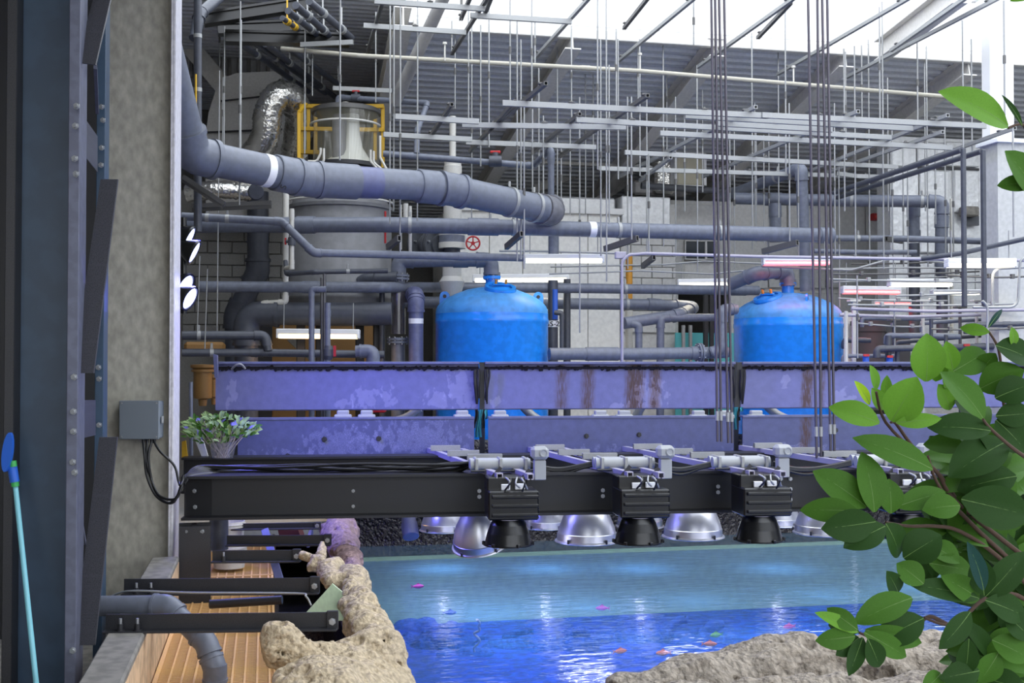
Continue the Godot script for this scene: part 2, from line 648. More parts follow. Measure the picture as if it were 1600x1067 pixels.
	# plants
	for g in [["leaf_top_lit", c8(100, 146, 50)], ["leaf_mid", c8(68, 106, 38)], ["leaf_shaded", c8(42, 70, 30)], ["leaf_young", c8(150, 184, 44)], ["leaf_teal", c8(34, 66, 62)], ["leaf_pot", c8(140, 164, 104)], ["leaf_lilac", c8(128, 124, 186)]]:  # brightest and darkest greens carry top light and lower shade
		var l := mat(g[0], g[1], 0.5, 0.0, grain, 9.0)
		l.metallic_specular = 0.22
		l.backlight_enabled = true
		l.backlight = Color(0.45, 0.5, 0.2)
		l.cull_mode = BaseMaterial3D.CULL_DISABLED
	mat("vein", c8(92, 124, 56), 0.5)
	mat("bark", c8(74, 54, 42), 0.85, 0.0, grain, 6.0)
	mat("twig_pale", c8(176, 164, 156), 0.8)
	mat("broom_handle", c8(128, 196, 208), 0.4)
	mat("broom_blue", c8(36, 96, 196), 0.5)
	mat("broom_green", c8(60, 168, 84), 0.5)
	mat("cloth_teal", c8(60, 150, 170), 0.8, 0.0, grain, 8.0)
	# things that glow
	glow("tube_white", Color(1.0, 0.97, 0.88), 3.0)
	glow("tube_warm", Color(1.0, 0.86, 0.62), 3.0)
	glow("tube_red", Color(1.0, 0.32, 0.28), 2.2)
	glow("flood_lens", Color(0.66, 0.70, 1.0), 5.0)
	glow("lamp_lens", Color(0.86, 0.86, 1.0), 9.0)
	mat("pink_fish", c8(224, 60, 170), 0.5)
	mat("orange_fish", c8(226, 110, 70), 0.5)
	mat("green_fish", c8(120, 180, 90), 0.5)

func painted_web(called: String, base: Color, streaks: Array, marks: Array, wide: int, high: int, seed_: int) -> StandardMaterial3D:
	# paint with rust runs and scuffed pale patches where the photograph shows them; streaks [u, width, depth], marks [u, v, ru, rv]
	var f := FastNoiseLite.new()
	f.seed = seed_
	f.frequency = 0.03
	f.fractal_octaves = 4
	var h := RandomNumberGenerator.new()
	h.seed = seed_
	var im := Image.create(wide, high, false, Image.FORMAT_RGB8)
	var rust := Color(0.27, 0.17, 0.17)
	var pale := Color(0.72, 0.72, 0.88)
	for y in high:
		for x in wide:
			var c := base * (1.0 + 0.07 * f.get_noise_2d(x * 0.8, y * 0.8))
			var u := float(x) / wide
			var q := float(y) / high
			for s in streaks:
				var off: float = absf(u - s[0] + 0.006 * (q - 0.4) + 0.003 * f.get_noise_2d(y * 1.5, s[0] * 900.0)) / s[1]
				if off < 1.0:
					var a: float = clampf((1.0 - off) * 1.6 * (0.6 + 0.8 * f.get_noise_2d(x * 6.0, y * 0.7)) * s[2], 0.0, 0.85)
					c = c.lerp(rust, a)
			for k in marks:
				var e := Vector2((u - k[0]) / k[2], (q - k[1]) / k[3]).length() + 1.2 * f.get_noise_2d(x * 0.9 + 50.0, y * 0.7)
				if e < 1.0:
					var fleck := 1.0 if k.size() < 5 else (1.6 if h.randf() < 0.3 else 0.25)
					c = c.lerp(pale, clampf((1.0 - e) * 1.2, 0.0, 0.28) * fleck)
			if h.randf() < 0.01:
				c = c.lerp(pale, 0.18)
			c.a = 1.0
			im.set_pixel(x, y, c)
	var m := mat(called, Color.WHITE, 0.48)
	m.albedo_texture = ImageTexture.create_from_image(im)
	return m

# ---------------------------------------------------------------- shell of the hall
const ROOF := 7.1
const FALL := 0.21
const SKY_X := 2.0            # the skylight opens between these
const SKY_NEAR := 1.0  # near end, out of view, drawn back to light front faces
const WEST_ROOF := 7.55
const WEST_OPEN := -16.0       # between these an unseen roof opening is added to light the left corner
const WEST_SHUT := -11.0
const SKY_X2 := -1.2
const SKY_FAR := -16.0
const EAST := 17.0
const WEST := -3.2
const NORTH := -24.5

func roof_y(z: float) -> float:
	return ROOF - FALL * maxf(0.0, SKY_FAR - z)

func on_roof(px: float, py: float, below: float) -> Vector3:
	var d := ray(px, py)
	var s := (ROOF - below - FALL * -SKY_FAR * -1.0 - EYE.y) / (d.y - FALL * d.z)
	return EYE + d * s

func slab_box(lo: Vector3, hi: Vector3) -> MB:
	var mb := MB.new()
	mb.block((lo + hi) * 0.5, hi - lo, 0.0)
	return mb

func build_shell():
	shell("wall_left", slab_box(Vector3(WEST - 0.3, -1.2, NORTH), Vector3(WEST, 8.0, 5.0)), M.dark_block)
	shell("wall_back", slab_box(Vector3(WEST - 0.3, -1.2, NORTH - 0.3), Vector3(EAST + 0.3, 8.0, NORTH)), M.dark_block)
	shell("wall_right", slab_box(Vector3(EAST, -1.2, NORTH), Vector3(EAST + 0.3, 8.4, 5.0)), M.pale_concrete)
	var wf := slab_box(Vector3(WEST - 0.3, -1.2, 5.0), Vector3(EAST + 0.3, 1.1, 5.3))
	wf.block(Vector3((WEST + EAST) * 0.5, 7.4, 5.15), Vector3(EAST - WEST + 0.6, 1.0, 0.3))
	for x in [WEST, 1.8, 6.8, 11.8, EAST]:         # posts between unseen window openings added for daylight from the front
		wf.block(Vector3(x, 4.0, 5.15), Vector3(0.4, 6.0, 0.3))
	shell("wall_front", wf, M.pale_concrete)
	shell("floor", slab_box(Vector3(WEST, -1.2, NORTH), Vector3(EAST, -1.0, 5.0)), M.dark_floor)
	var deck := slab_box(Vector3(WEST, 0.1, NORTH), Vector3(EAST, 0.3, -14.95))
	shell("floor_plant_deck", deck, M.pale_concrete)
	# visitor terrace edge, below the frame
	shell("floor_terrace", slab_box(Vector3(WEST, -1.0, -2.6), Vector3(EAST, 0.75, 5.0)), M.pale_concrete)

func ribbed(x0: float, x1: float, z0: float, z1: float, level := 0.0) -> MB:
	var mb := MB.new()
	var z := z0
	var prof := [[0.0, 0.0], [0.085, 0.0], [0.105, 0.055], [0.175, 0.055], [0.195, 0.0]]
	while z > z1:
		for i in 4:
			var za: float = z - prof[i][0]
			var zb: float = z - prof[i + 1][0]
			var ya: float = (level if level > 0.0 else roof_y(za)) + prof[i][1]
			var yb: float = (level if level > 0.0 else roof_y(zb)) + prof[i + 1][1]
			var o := Vector3(0, -1, 0)
			if absf(prof[i][1] - prof[i + 1][1]) > 0.01:
				o = Vector3(0, -0.35, 0.94 if prof[i][1] > prof[i + 1][1] else -0.94).normalized()
			mb.quad(Vector3(x0, ya, za), Vector3(x1, ya, za), Vector3(x1, yb, zb), Vector3(x0, yb, zb), o)
		z -= 0.195
	return mb

func build_roof():
	# ribbed steel deck seen from below: over the plant at the back, down the left side, and over the terrace
	shell("ceiling", ribbed(SKY_X, EAST, SKY_FAR, NORTH), M.deck)
	shell("ceiling_left", ribbed(WEST, SKY_X, WEST_OPEN, NORTH, WEST_ROOF), M.deck)
	shell("ceiling_left_edge", ribbed(WEST, SKY_X2, WEST_SHUT, WEST_OPEN, WEST_ROOF), M.deck)
	shell("ceiling_left_terrace", ribbed(WEST, SKY_X, 5.0, WEST_SHUT, WEST_ROOF), M.deck)
	shell("ceiling_terrace", ribbed(SKY_X, EAST, 5.0, SKY_NEAR), M.deck)
	var top := MB.new()
	var a := roof_y(NORTH)
	top.bar(Vector3((SKY_X + EAST) * 0.5, ROOF + 0.2, SKY_FAR), Vector3((SKY_X + EAST) * 0.5, a + 0.2, NORTH - 0.3), EAST - SKY_X, 0.2)
	top.block(Vector3((WEST + SKY_X) * 0.5, WEST_ROOF + 0.2, (WEST_OPEN + NORTH) * 0.5), Vector3(SKY_X - WEST, 0.2, WEST_OPEN - NORTH))
	top.block(Vector3((WEST + SKY_X2) * 0.5, WEST_ROOF + 0.2, (WEST_SHUT + WEST_OPEN) * 0.5), Vector3(SKY_X2 - WEST, 0.2, WEST_SHUT - WEST_OPEN))
	top.block(Vector3((WEST + SKY_X) * 0.5, WEST_ROOF + 0.2, (5.0 + WEST_SHUT) * 0.5), Vector3(SKY_X - WEST, 0.2, 5.0 - WEST_SHUT))
	var stepw := MB.new()
	stepw.slab([Vector3(SKY_X - 0.1, ROOF, SKY_FAR), Vector3(SKY_X - 0.1, a, NORTH), Vector3(SKY_X - 0.1, WEST_ROOF + 0.1, NORTH), Vector3(SKY_X - 0.1, WEST_ROOF + 0.1, SKY_FAR)], Vector3(0.1, 0, 0))
	shell("wall_roof_step", stepw, M.deck)
	top.block(Vector3((EAST + SKY_X) * 0.5, ROOF + 0.2, (5.0 + SKY_NEAR) * 0.5), Vector3(EAST - SKY_X, 0.2, 5.0 - SKY_NEAR))
	shell("ceiling_slab", top, M.white_paint)
	# white upstand round the skylight
	var up := MB.new()
	up.block(Vector3((SKY_X + EAST) * 0.5, ROOF + 0.5, SKY_FAR - 0.06), Vector3(EAST - SKY_X, 1.05, 0.12))
	up.block(Vector3(SKY_X - 0.06, ROOF + 0.5, (WEST_SHUT + SKY_NEAR) * 0.5), Vector3(0.12, 1.05, SKY_NEAR - WEST_SHUT))
	up.block(Vector3((SKY_X + EAST) * 0.5, ROOF + 0.5, SKY_NEAR + 0.06), Vector3(EAST - SKY_X, 1.05, 0.12))
	shell("trim_1", up, M.white_paint)
	var edge := MB.new()
	edge.block(Vector3((SKY_X + EAST) * 0.5, ROOF - 0.03, SKY_FAR + 0.02), Vector3(EAST - SKY_X, 0.14, 0.1), 0.01)
	shell("trim_2", edge, M.rafter)
	# glazing bars over the opening
	var i := 0
	for x in [4.2, 6.4, 8.6, 10.8, 13.0, 15.2]:
		var b := MB.new()
		b.extrude(ibeam(0.16, 0.09, 0.015, 0.02), Vector3(x, ROOF + 0.95, SKY_FAR), Vector3(x, ROOF + 0.95, SKY_NEAR))
		solo("glazing_bar", "white glazing bar running down the skylight, %s from its left edge" % ORD[i], "glazing bar", b, M.white_paint, "skylight glazing bars")
		i += 1
	# rafters under the deck
	var rr := [[634, 8, 598, 172, "beside the pipe rack"], [904, 46, 822, 182, "behind the red valve pipe"], [1132, 58, 1020, 198, "over the grey plant room"], [1336, 76, 1214, 194, "over the second blue tank"], [1532, 90, 1392, 196, "beside the white column"]]
	for r in rr:
		var b := MB.new()
		var p := on_roof(r[0], r[1], 0.14)
		var q := on_roof(r[2], r[3], 0.14)
		var d := (q - p).normalized()
		b.extrude(ibeam(0.30, 0.24, 0.02, 0.02), p + d * 0.3, q + d * 4.0)
		solo("rafter", "pale sloping steel rafter under the ribbed roof deck, %s" % r[4], "rafter", b, M.rafter, "roof rafters")
	# a rafter that goes on across the skylight
	var sk := MB.new()
	sk.extrude(ibeam(0.3, 0.2, 0.02, 0.02), onY(1376, 80, 6.9), onY(1500, -14, 6.9))
	solo("skylight_beam", "grey steel beam crossing the bright skylight in front of the white upstand", "beam", sk, M.rafter)
	# bracing strut of round tube next to the first rafter
	rod("brace_tube", "pale round bracing tube slanting beside the first rafter near the pipe rack", P(694, -6, 15.2), P(617, 160, 16.2), 0.085, M.duct_grey, "brace", "", 12)
	var sp := [P(440, 76, 15.7), P(560, 87, cl(15.7, 560)), P(1000, 111, cl(15.6, 1000)), P(1548, 157, cl(15.4, 1548))]
	var pp := pipe("sprinkler_pipe", "long thin cream sprinkler pipe crossing under the ribbed roof deck", sp, 0.032, M.cream_pipe, {"elbows": false, "couplings": [[1, 0.3, 4.0], [1, 0.8, 4.0], [2, 0.5, 4.0]], "sides": 8})
	for k in [[695, 95], [1000, 111], [1240, 130]]:
		var mb := MB.new()
		var q := P(k[0], k[1], cl(15.6, k[0]))
		mb.tube([q, q + Vector3.UP * 0.22], 0.012, 6)
		mb.lathe([Vector2(0.0, 0.22), Vector2(0.03, 0.22), Vector2(0.03, 0.25), Vector2(0, 0.25)], Transform3D(Basis(), q), 8)
		part(pp, "sprinkler_head", mb, M.pvc_white)

# ---------------------------------------------------------------- pool
const POOL_X := 1.12

func build_pool():
	var w0 := MB.new()
	# basin: turquoise far wall, blue floor, near and side walls
	var far := -13.75
	w0.block(Vector3(9.0, -0.42, far - 0.15), Vector3(16.0, 0.78, 0.3))
	shell("wall_pool_far", w0, M.pool_wall)
	shell("floor_pool", slab_box(Vector3(POOL_X - 0.4, -0.95, far), Vector3(EAST, -0.80, -3.0)), M.pool_floor)
	shell("wall_pool_side", slab_box(Vector3(POOL_X - 0.45, -0.95, -16.0), Vector3(POOL_X - 0.12, -0.02, -3.0)), M.wet_rock_shade)
	# wet ledge and rock face, blackened to stand in for dark water reflections
	var lg := MB.new()
	var f := FastNoiseLite.new()
	f.frequency = 0.9
	f.fractal_octaves = 4
	var nx := 150
	var ny := 16
	var grid := []
	for j in ny + 1:
		var row := []
		for i in nx + 1:
			var s := float(j) / ny
			var x := POOL_X - 0.3 + 16.0 * i / nx
			var z := far - 0.02 - 0.95 * minf(s * 1.6, 1.0) - 0.1 * maxf(0, s - 0.6)
			var y := -0.16 + 1.5 * maxf(0.0, s - 0.55) / 0.45  # upper face, hidden from direct view, raised to block tank reflections
			var e := f.get_noise_3d(x, y * 3.0, z)
			row.append(Vector3(x, y + 0.05 * e * (1.0 if s > 0.05 else 0.0), z + 0.14 * e * s))
		grid.append(row)
	sheet(lg, grid)
	shell("wall_reef_ledge", lg, M.wet_rock_shade)
	# the water itself
	var wt := MB.new()
	wt.quad(Vector3(POOL_X - 0.2, 0, -3.0), Vector3(EAST, 0, -3.0), Vector3(EAST, 0, -15.6), Vector3(POOL_X - 0.2, 0, -15.6), Vector3.UP)
	var wo := shell("water_surface", wt, M.water)
	wo.set_meta("label", "rippled blue water of the lit pool")

func sheet(mb: MB, g: Array):         # a smooth grid of points
	var nj := g.size()
	var ni: int = g[0].size()
	var nor := []
	for j in nj:
		var row := []
		for i in ni:
			var a: Vector3 = g[j][mini(i + 1, ni - 1)] - g[j][maxi(i - 1, 0)]
			var b: Vector3 = g[mini(j + 1, nj - 1)][i] - g[maxi(j - 1, 0)][i]
			row.append(a.cross(b).normalized())
		nor.append(row)
	for j in nj - 1:
		for i in ni - 1:
			var u := float(i) / (ni - 1)
			var q := float(j) / (nj - 1)
			var du := 1.0 / (ni - 1)
			var dq := 1.0 / (nj - 1)
			mb.tri(g[j][i], g[j][i + 1], g[j + 1][i + 1], nor[j][i], nor[j][i + 1], nor[j + 1][i + 1], Vector2(u, q), Vector2(u + du, q), Vector2(u + du, q + dq))
			mb.tri(g[j][i], g[j + 1][i + 1], g[j + 1][i], nor[j][i], nor[j + 1][i + 1], nor[j + 1][i], Vector2(u, q), Vector2(u + du, q + dq), Vector2(u, q + dq))

# ---------------------------------------------------------------- laced steel column and concrete column
func vert(mb: MB, px0: float, px1: float, c: float, deep: float, y0 := -1.0, y1 := 7.0, bev := 0.004):   # an upright box that spans these pixel columns
	var z := P((px0 + px1) * 0.5, 570, c).z
	var a := onZ(px0, 565, z)
	var b := onZ(px1, 565, z)
	mb.block(Vector3((a.x + b.x) * 0.5, (y0 + y1) * 0.5, z - deep * 0.5), Vector3(b.x - a.x, y1 - y0, deep), bev)

func build_left_columns():
	var t := thing("laced_column", "dark navy built-up steel column with zigzag lacing flats beside the concrete column", "column", P(60, 1200, 6.7))
	var mb := MB.new()
	vert(mb, 20, 107, 6.75, 0.02)
	part(t, "web_plate", mb, M.steel_navy)
	mb = MB.new()
	vert(mb, 6, 22, 6.55, 0.2)
	part(t, "flange", mb, M.steel_dark)
	mb = MB.new()
	vert(mb, 104, 122, 6.5, 0.26)
	part(t, "flange", mb, M.steel_flange)
	mb = MB.new()
	vert(mb, 148, 162, 7.7, 0.2)
	part(t, "rear_chord", mb, M.steel_navy)
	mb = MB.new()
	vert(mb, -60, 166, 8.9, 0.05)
	part(t, "gap_shade_sheet", mb, M.steel_black)  # added black sheet standing in for the shade in the gap
	var away := ray(800, 570).normalized()
	for q in [[147, -8, 174, -8, 149, 101, 119, 97], [157, 280, 184, 280, 146, 583, 113, 583], [155, 683, 183, 683, 148, 1008, 115, 1008]]:
		mb = MB.new()
		mb.slab([P(q[0], q[1], 6.9), P(q[2], q[3], 6.95), P(q[4], q[5], 6.62), P(q[6], q[7], 6.6)], away * 0.018)
		part(t, "lacing_flat", mb, M.steel_lacing)
	for q in [[121, 170, 151, 212, 151, 268, 119, 228], [114, 625, 148, 625, 148, 680, 114, 688]]:
		mb = MB.new()
		mb.slab([P(q[0], q[1], 6.7), P(q[2], q[3], 7.5), P(q[4], q[5], 7.5), P(q[6], q[7], 6.7)], away * 0.018)
		part(t, "batten_plate", mb, M.steel_flange)
	for q in [[119, 320, 131, 434], [117, 755, 132, 848], [149, 104, 152, 175]]:
		mb = MB.new()
		mb.bar(P(q[0], q[1], 6.8), P(q[2], q[3], 7.4), 0.02, 0.03)
		part(t, "rear_lacing", mb, M.steel_flange)
	mb = MB.new()
	mb.slab([P(117, 104, 6.58), P(127, 104, 6.58), P(122, 122, 6.58), P(119, 142, 6.58)], away * 0.014)
	part(t, "gusset", mb, M.steel_flange)
	for q in [[120, 166, 6.47], [118, 197, 6.47], [117, 248, 6.47], [119, 272, 6.47], [115, 643, 6.47], [115, 674, 6.47], [116, 589, 6.47], [114, 722, 6.47], [117, 738, 6.47], [114, 1016, 6.47], [159, 167, 7.65], [161, 188, 7.65], [159, 231, 7.65], [158, 258, 7.65], [154, 574, 7.65], [155, 592, 7.65], [155, 664, 7.65]]:
		mb = MB.new()
		mb.bolt(P(q[0], q[1], q[2]), -away, 0.013, 0.022)
		part(t, "bolt", mb, M.steel)
	# concrete column with its white steel edge
	mb = MB.new()
	vert(mb, 161, 268, 9.9, 0.6, -1.0, 7.5, 0.012)
	var cc := shell("wall_column", mb, M.concrete)
	cc.set_meta("label", "raw grey concrete column with fine cracks")
	mb = MB.new()
	vert(mb, 264, 270, 9.86, 0.04, 0.25, 7.5)
	vert(mb, 268, 272, 9.86, 0.68, 0.25, 7.5)
	shell("trim_3", mb, M.white_trim)
	for q in [[254, 53], [250, 270], [246, 581], [247, 791], [203, 148]]:
		mb = MB.new()
		var ph := onZ(q[0], q[1], P(215, 570, 9.9).z)
		mb.lathe([Vector2(0.014, 0.003), Vector2(0.009, 0.003), Vector2(0.008, -0.02), Vector2(0, -0.02)], Transform3D(Basis(Vector3.RIGHT, Vector3.BACK, Vector3.DOWN), ph), 12)
		part(cc, "tie_hole", mb, M.concrete)
	# junction box on the column
	var at := P(221, 686, 9.8)
	var jb := thing("junction_box", "grey square electrical enclosure fixed to the front of the concrete column", "electrical box", at)
	var xr := (P(230, 570, 9.8) - P(220, 570, 9.8)).normalized()
	var zr := xr.cross(Vector3.UP)
	var bs := Basis(xr, Vector3.UP, zr)
	mb = MB.new()
	var mid := P(221, 655.5, 9.8)
	mb.box(Transform3D(bs, mid + zr * -0.02), Vector3(w(60, 9.8), w(58, 9.8), 0.14), 0.008)
	part(jb, "enclosure", mb, mat("enclosure", c8(122, 130, 138), 0.5, 0.0))
	mb = MB.new()
	mb.box(Transform3D(bs, mid + zr * 0.055), Vector3(w(62, 9.8), w(60, 9.8), 0.02), 0.006)
	var cv := part(jb, "cover", mb, M.enclosure)
	for s in [[-27, -26], [27, -26], [-27, 26], [27, 26]]:
		mb = MB.new()
		mb.bolt(mid + zr * 0.065 + xr * w(s[0], 9.8) + Vector3.UP * w(s[1], 9.8), zr, 0.006, 0.006)
		part(cv, "cover_screw", mb, M.steel)
	mb = MB.new()
	mb.block(mid + xr * w(33, 9.8), Vector3(0.02, 0.06, 0.03), 0.004)
	part(jb, "latch", mb, M.steel)
	for x in [224, 230, 237, 241]:
		mb = MB.new()
		mb.tube([P(x, 685, 9.78), P(x, 692, 9.78)], 0.014, 8)
		part(jb, "cable_gland", mb, M.black_rubber)
	var i := 0
	for q in [[224, 690, 226, 712, 230, 745, 246, 777, 272, 784], [230, 690, 229, 718, 236, 748, 250, 775, 276, 778], [237, 690, 232, 715, 240, 760, 262, 786, 280, 770], [241, 690, 250, 705, 272, 727, 279, 752, 282, 758]]:
		mb = MB.new()
		mb.tube(spline([P(q[0], q[1], 9.72), P(q[2], q[3], 9.66), P(q[4], q[5], 9.66), P(q[6], q[7], 9.62), P(q[8], q[9], 9.55), P(287, 742 + i * 2, 9.62)], 8), 0.011, 7)
		solo("power_cable", "black cable looping from the grey enclosure to the black beam, %s from the left" % ORD[i], "cable", mb, M.black_rubber, "cables from the enclosure")
		i += 1

# ---------------------------------------------------------------- beams
func line_y(px: float, py: float, c: float) -> float:
	return P(px, py, c).y

func plan(px: float, c: float, y: float) -> Vector3:
	var p := pb(px, 570, c)
	return Vector3(p.x, y, p.z)

func black_beam(label: String, c: float, py_top: float, high: float, wide: float, px0: float, px1: float) -> Node3D:
	var y := line_y(300, py_top, c)
	var a := plan(px0, c, y - high * 0.5)
	var b := plan(px1, c, y - high * 0.5)
	var t := thing("support_beam", label, "steel beam", a, "black support beams")
	var d := (b - a).normalized()
	var back := Vector3.UP.cross(d) * (1.0 if Vector3.UP.cross(d).z < 0 else -1.0)
	a += back * wide * 0.5
	b += back * wide * 0.5
	var mb := MB.new()
	mb.extrude(ibeam(high, wide, 0.022, 0.016), a, b)
	part(t, "rolled_section", mb, M.steel_black)
	return t

func bolts(t: Node3D, at: Array, c: float, r := 0.014):
	var away := ray(800, 570).normalized()
	for q in at:
		var mb := MB.new()
		mb.bolt(pb(q[0], q[1], c), -away, r, 0.02)
		part(t, "bolt", mb, M.steel)

func build_beams():
	var front := black_beam("black steel beam that carries the row of black pool lamps", 9.83, 744, 0.375, 0.34, 284, 1750)
	var mb := MB.new()
	mb.slab([pb(291, 748, 9.96), pb(331, 748, 9.96), pb(331, 805, 9.96), pb(291, 805, 9.96)], ray(800, 570).normalized() * 0.02)
	part(front, "end_plate", mb, M.steel_black)
	mb = MB.new()
	mb.slab([pb(1195, 745, 9.96), pb(1246, 744, 9.96), pb(1246, 790, 9.96), pb(1195, 792, 9.96)], ray(800, 570).normalized() * 0.02)
	part(front, "splice_plate", mb, M.steel_black)
	bolts(front, [[304, 767], [305, 792], [1205, 749], [1220, 748], [1235, 748], [1220, 765], [1235, 764], [1220, 782], [1235, 780], [749, 767], [749, 776], [942, 766], [942, 775], [1122, 760], [1122, 769]], 9.94, 0.013)
	bolts(front, [[552, 767], [552, 791]], 9.96, 0.011)
	var post := thing("beam_post", "short black steel post under the end of the black lamp beam", "post", P(305, 950, 9.7))
	mb = MB.new()
	vert(mb, 281, 331, 9.72, 0.02, 0.2, line_y(300, 819, 9.83))
	vert(mb, 300, 308, 9.74, 0.2, 0.2, line_y(300, 819, 9.83))
	vert(mb, 281, 331, 9.95, 0.02, 0.2, line_y(300, 819, 9.83))
	part(post, "rolled_section", mb, M.steel_dark)
	bolts(post, [[292, 830], [316, 830], [291, 905]], 9.7, 0.014)
	black_beam("black steel beam behind the lamp beam, its top edge pale with wear", 11.6, 715, 0.36, 0.3, 284, 1750)
	# blue beams over the far side of the pool
	var low := ray(800, 570).normalized()
	var yt := line_y(340, 567, 12.6)
	var yb := line_y(340, 641, 12.6)
	var webs := [[337, 748, [], [[0.48, 0.86, 0.035, 0.10], [0.56, 0.75, 0.05, 0.22], [0.65, 0.72, 0.025, 0.2], [0.84, 0.8, 0.05, 0.18], [0.93, 0.55, 0.05, 0.5], [0.06, 0.6, 0.02, 0.4]], "left end"],
		[757, 1146, [[0.305, 0.035, 0.55], [0.41, 0.035, 0.75], [0.605, 0.04, 1.2], [0.68, 0.03, 1.2], [0.58, 0.03, 0.7]], [[0.05, 0.85, 0.03, 0.1], [0.53, 0.95, 0.04, 0.1], [0.66, 0.7, 0.06, 0.3]], "middle, streaked with rust"],
		[1157, 1720, [[0.18, 0.02, 1.1], [0.22, 0.012, 0.5]], [[0.27, 0.8, 0.03, 0.2], [0.12, 0.4, 0.01, 0.2]], "right end, behind the leafy branches"]]
	var i := 0
	for s in webs:
		var t := thing("blue_beam", "blue-violet steel beam with ragged dirty top edge, %s" % s[4], "steel beam", plan(s[0], 12.6, yb), "upper blue beams")
		var a := plan(s[0], 12.7, yb)
		var b := plan(s[1], 12.7, yb)
		var d := (b - a).normalized()
		var o := d.cross(Vector3.UP)
		if o.dot(low) > 0:
			o = -o
		var h := Vector3.UP * (yt - yb)
		mb = MB.new()
		mb.quad(a, b, b + h, a + h, o)
		mb.quad(a - o * 0.02, b - o * 0.02, b + h - o * 0.02, a + h - o * 0.02, -o)
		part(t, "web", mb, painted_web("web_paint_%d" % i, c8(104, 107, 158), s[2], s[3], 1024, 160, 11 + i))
		mb = MB.new()
		mb.bar(a + h + o * 0.03, b + h + o * 0.03, 0.13, 0.03, Vector3.UP, 0.005)
		part(t, "top_flange", mb, M.beam_slate)
		mb = MB.new()
		mb.bar(a - o * 0.09, b - o * 0.09, 0.16, 0.025, Vector3.UP, 0.005)
		part(t, "bottom_flange", mb, M.beam_slate)
		# crust of dirt hanging under the flange
		mb = MB.new()
		var m := int((b - a).length() / 0.03)
		for k in m:
			var p := a.lerp(b, (k + rng.randf()) / m) + h + o * 0.02 - Vector3.UP * (0.045 + 0.03 * rng.randf())
			var e := 0.012 + 0.016 * rng.randf()
			mb.box(Transform3D(Basis(Vector3(1, 0.3, 0.2).normalized(), rng.randf() * 3.0), p), Vector3(e * 1.8, e * 1.4, e), e * 0.3)
		mb.bar(a + h + o * 0.012 - Vector3.UP * 0.055, b + h + o * 0.012 - Vector3.UP * 0.055, 0.02, 0.028)
		var crust := part(t, "dirt_crust", mb, M.beam_dirt)
		crust.set_meta("kind", "stuff")
		i += 1
	mb = MB.new()
	mb.slab([P(333, 553, 12.4), P(339, 555, 12.4), P(340, 590, 12.4), P(335, 590, 12.4)], low * 0.05)
	solo("end_lip", "upright violet steel lip at the end of the upper blue beam", "plate", mb, M.beam_slate)
	mb = MB.new()
	mb.tube(spline([P(362, 577, 12.45), P(368, 571, 12.4), P(376, 569, 12.4), P(383, 576, 12.45)], 5), 0.012, 6)
	solo("lifting_loop", "pale bent rod loop on the end of the upper blue beam", "loop", mb, M.galv)
	var y2 := line_y(372, 655, 12.2)
	var k2 := 0
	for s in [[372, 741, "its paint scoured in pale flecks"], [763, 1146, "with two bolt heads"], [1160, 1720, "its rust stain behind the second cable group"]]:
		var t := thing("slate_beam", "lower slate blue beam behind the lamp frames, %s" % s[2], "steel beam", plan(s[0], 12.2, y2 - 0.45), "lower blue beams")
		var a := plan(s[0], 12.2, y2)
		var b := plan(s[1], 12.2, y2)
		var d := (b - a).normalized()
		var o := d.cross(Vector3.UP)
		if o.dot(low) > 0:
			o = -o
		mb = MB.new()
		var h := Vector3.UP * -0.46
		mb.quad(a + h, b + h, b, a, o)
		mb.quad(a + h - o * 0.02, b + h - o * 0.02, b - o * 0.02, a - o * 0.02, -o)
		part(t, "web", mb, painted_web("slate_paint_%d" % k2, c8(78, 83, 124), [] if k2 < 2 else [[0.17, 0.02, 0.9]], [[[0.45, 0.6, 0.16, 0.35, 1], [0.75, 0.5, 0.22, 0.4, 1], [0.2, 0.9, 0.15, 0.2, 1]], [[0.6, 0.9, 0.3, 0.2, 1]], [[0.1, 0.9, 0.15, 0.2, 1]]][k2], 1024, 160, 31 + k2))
		mb = MB.new()
		mb.bar(a - o * 0.08, b - o * 0.08, 0.18, 0.02)
		part(t, "top_flange", mb, M.beam_slate)
		mb = MB.new()
		for q in [[507, 686], [592, 685], [450, 712], [916, 681], [998, 679], [1305, 672]]:
			if q[0] > s[0] and q[0] < s[1]:
				var bo := MB.new()
				bo.bolt(plan(q[0], 12.2, line_y(q[0], q[1], cb(12.2, q[0]))), o, 0.02, 0.03)
				part(t, "bolt", bo, M.steel_dark)
		k2 += 1
	# uprights in the joints, with black cable bundles and torn teal cloth hanging from them
	i = 0
	for q in [[749, 757, 0.0, "between the middle and left blue beams"], [1148, 1156, 4.0, "between the middle and right blue beams"]]:
		mb = MB.new()
		mb.slab([pb(q[0] + q[2], 566, 12.65), pb(q[1] + q[2], 566, 12.65), pb(q[1] - q[2], 708, 12.65), pb(q[0] - q[2], 708, 12.65)], low * 0.25)
		solo("joint_upright", "dark steel upright %s" % q[3], "post", mb, M.steel_dark, "uprights in the beam joints")
		for side in [-1, 1]:
			mb = MB.new()
			for k in 4:
				var x: float = (q[0] if side < 0 else q[1]) + side * (1.5 + 2.0 * k)
				mb.tube(spline([pb(x, 577, 12.6), pb(x + rng.randf_range(-1, 1), 588, 12.6), pb(x + rng.randf_range(-1.5, 1.5) - side * k * 0.6, 606, 12.6), pb(x - side * k * 1.2, 622 + 3 * k, 12.62)], 4), 0.009 + 0.008 * rng.randf(), 6)
			var o := solo("rubber_packing", "crumpled black rubber packing on the %s side of the %s beam joint" % ["left" if side < 0 else "right", ["first", "second"][i]], "rubber", mb, M.black_rubber)
			o.set_meta("kind", "stuff")
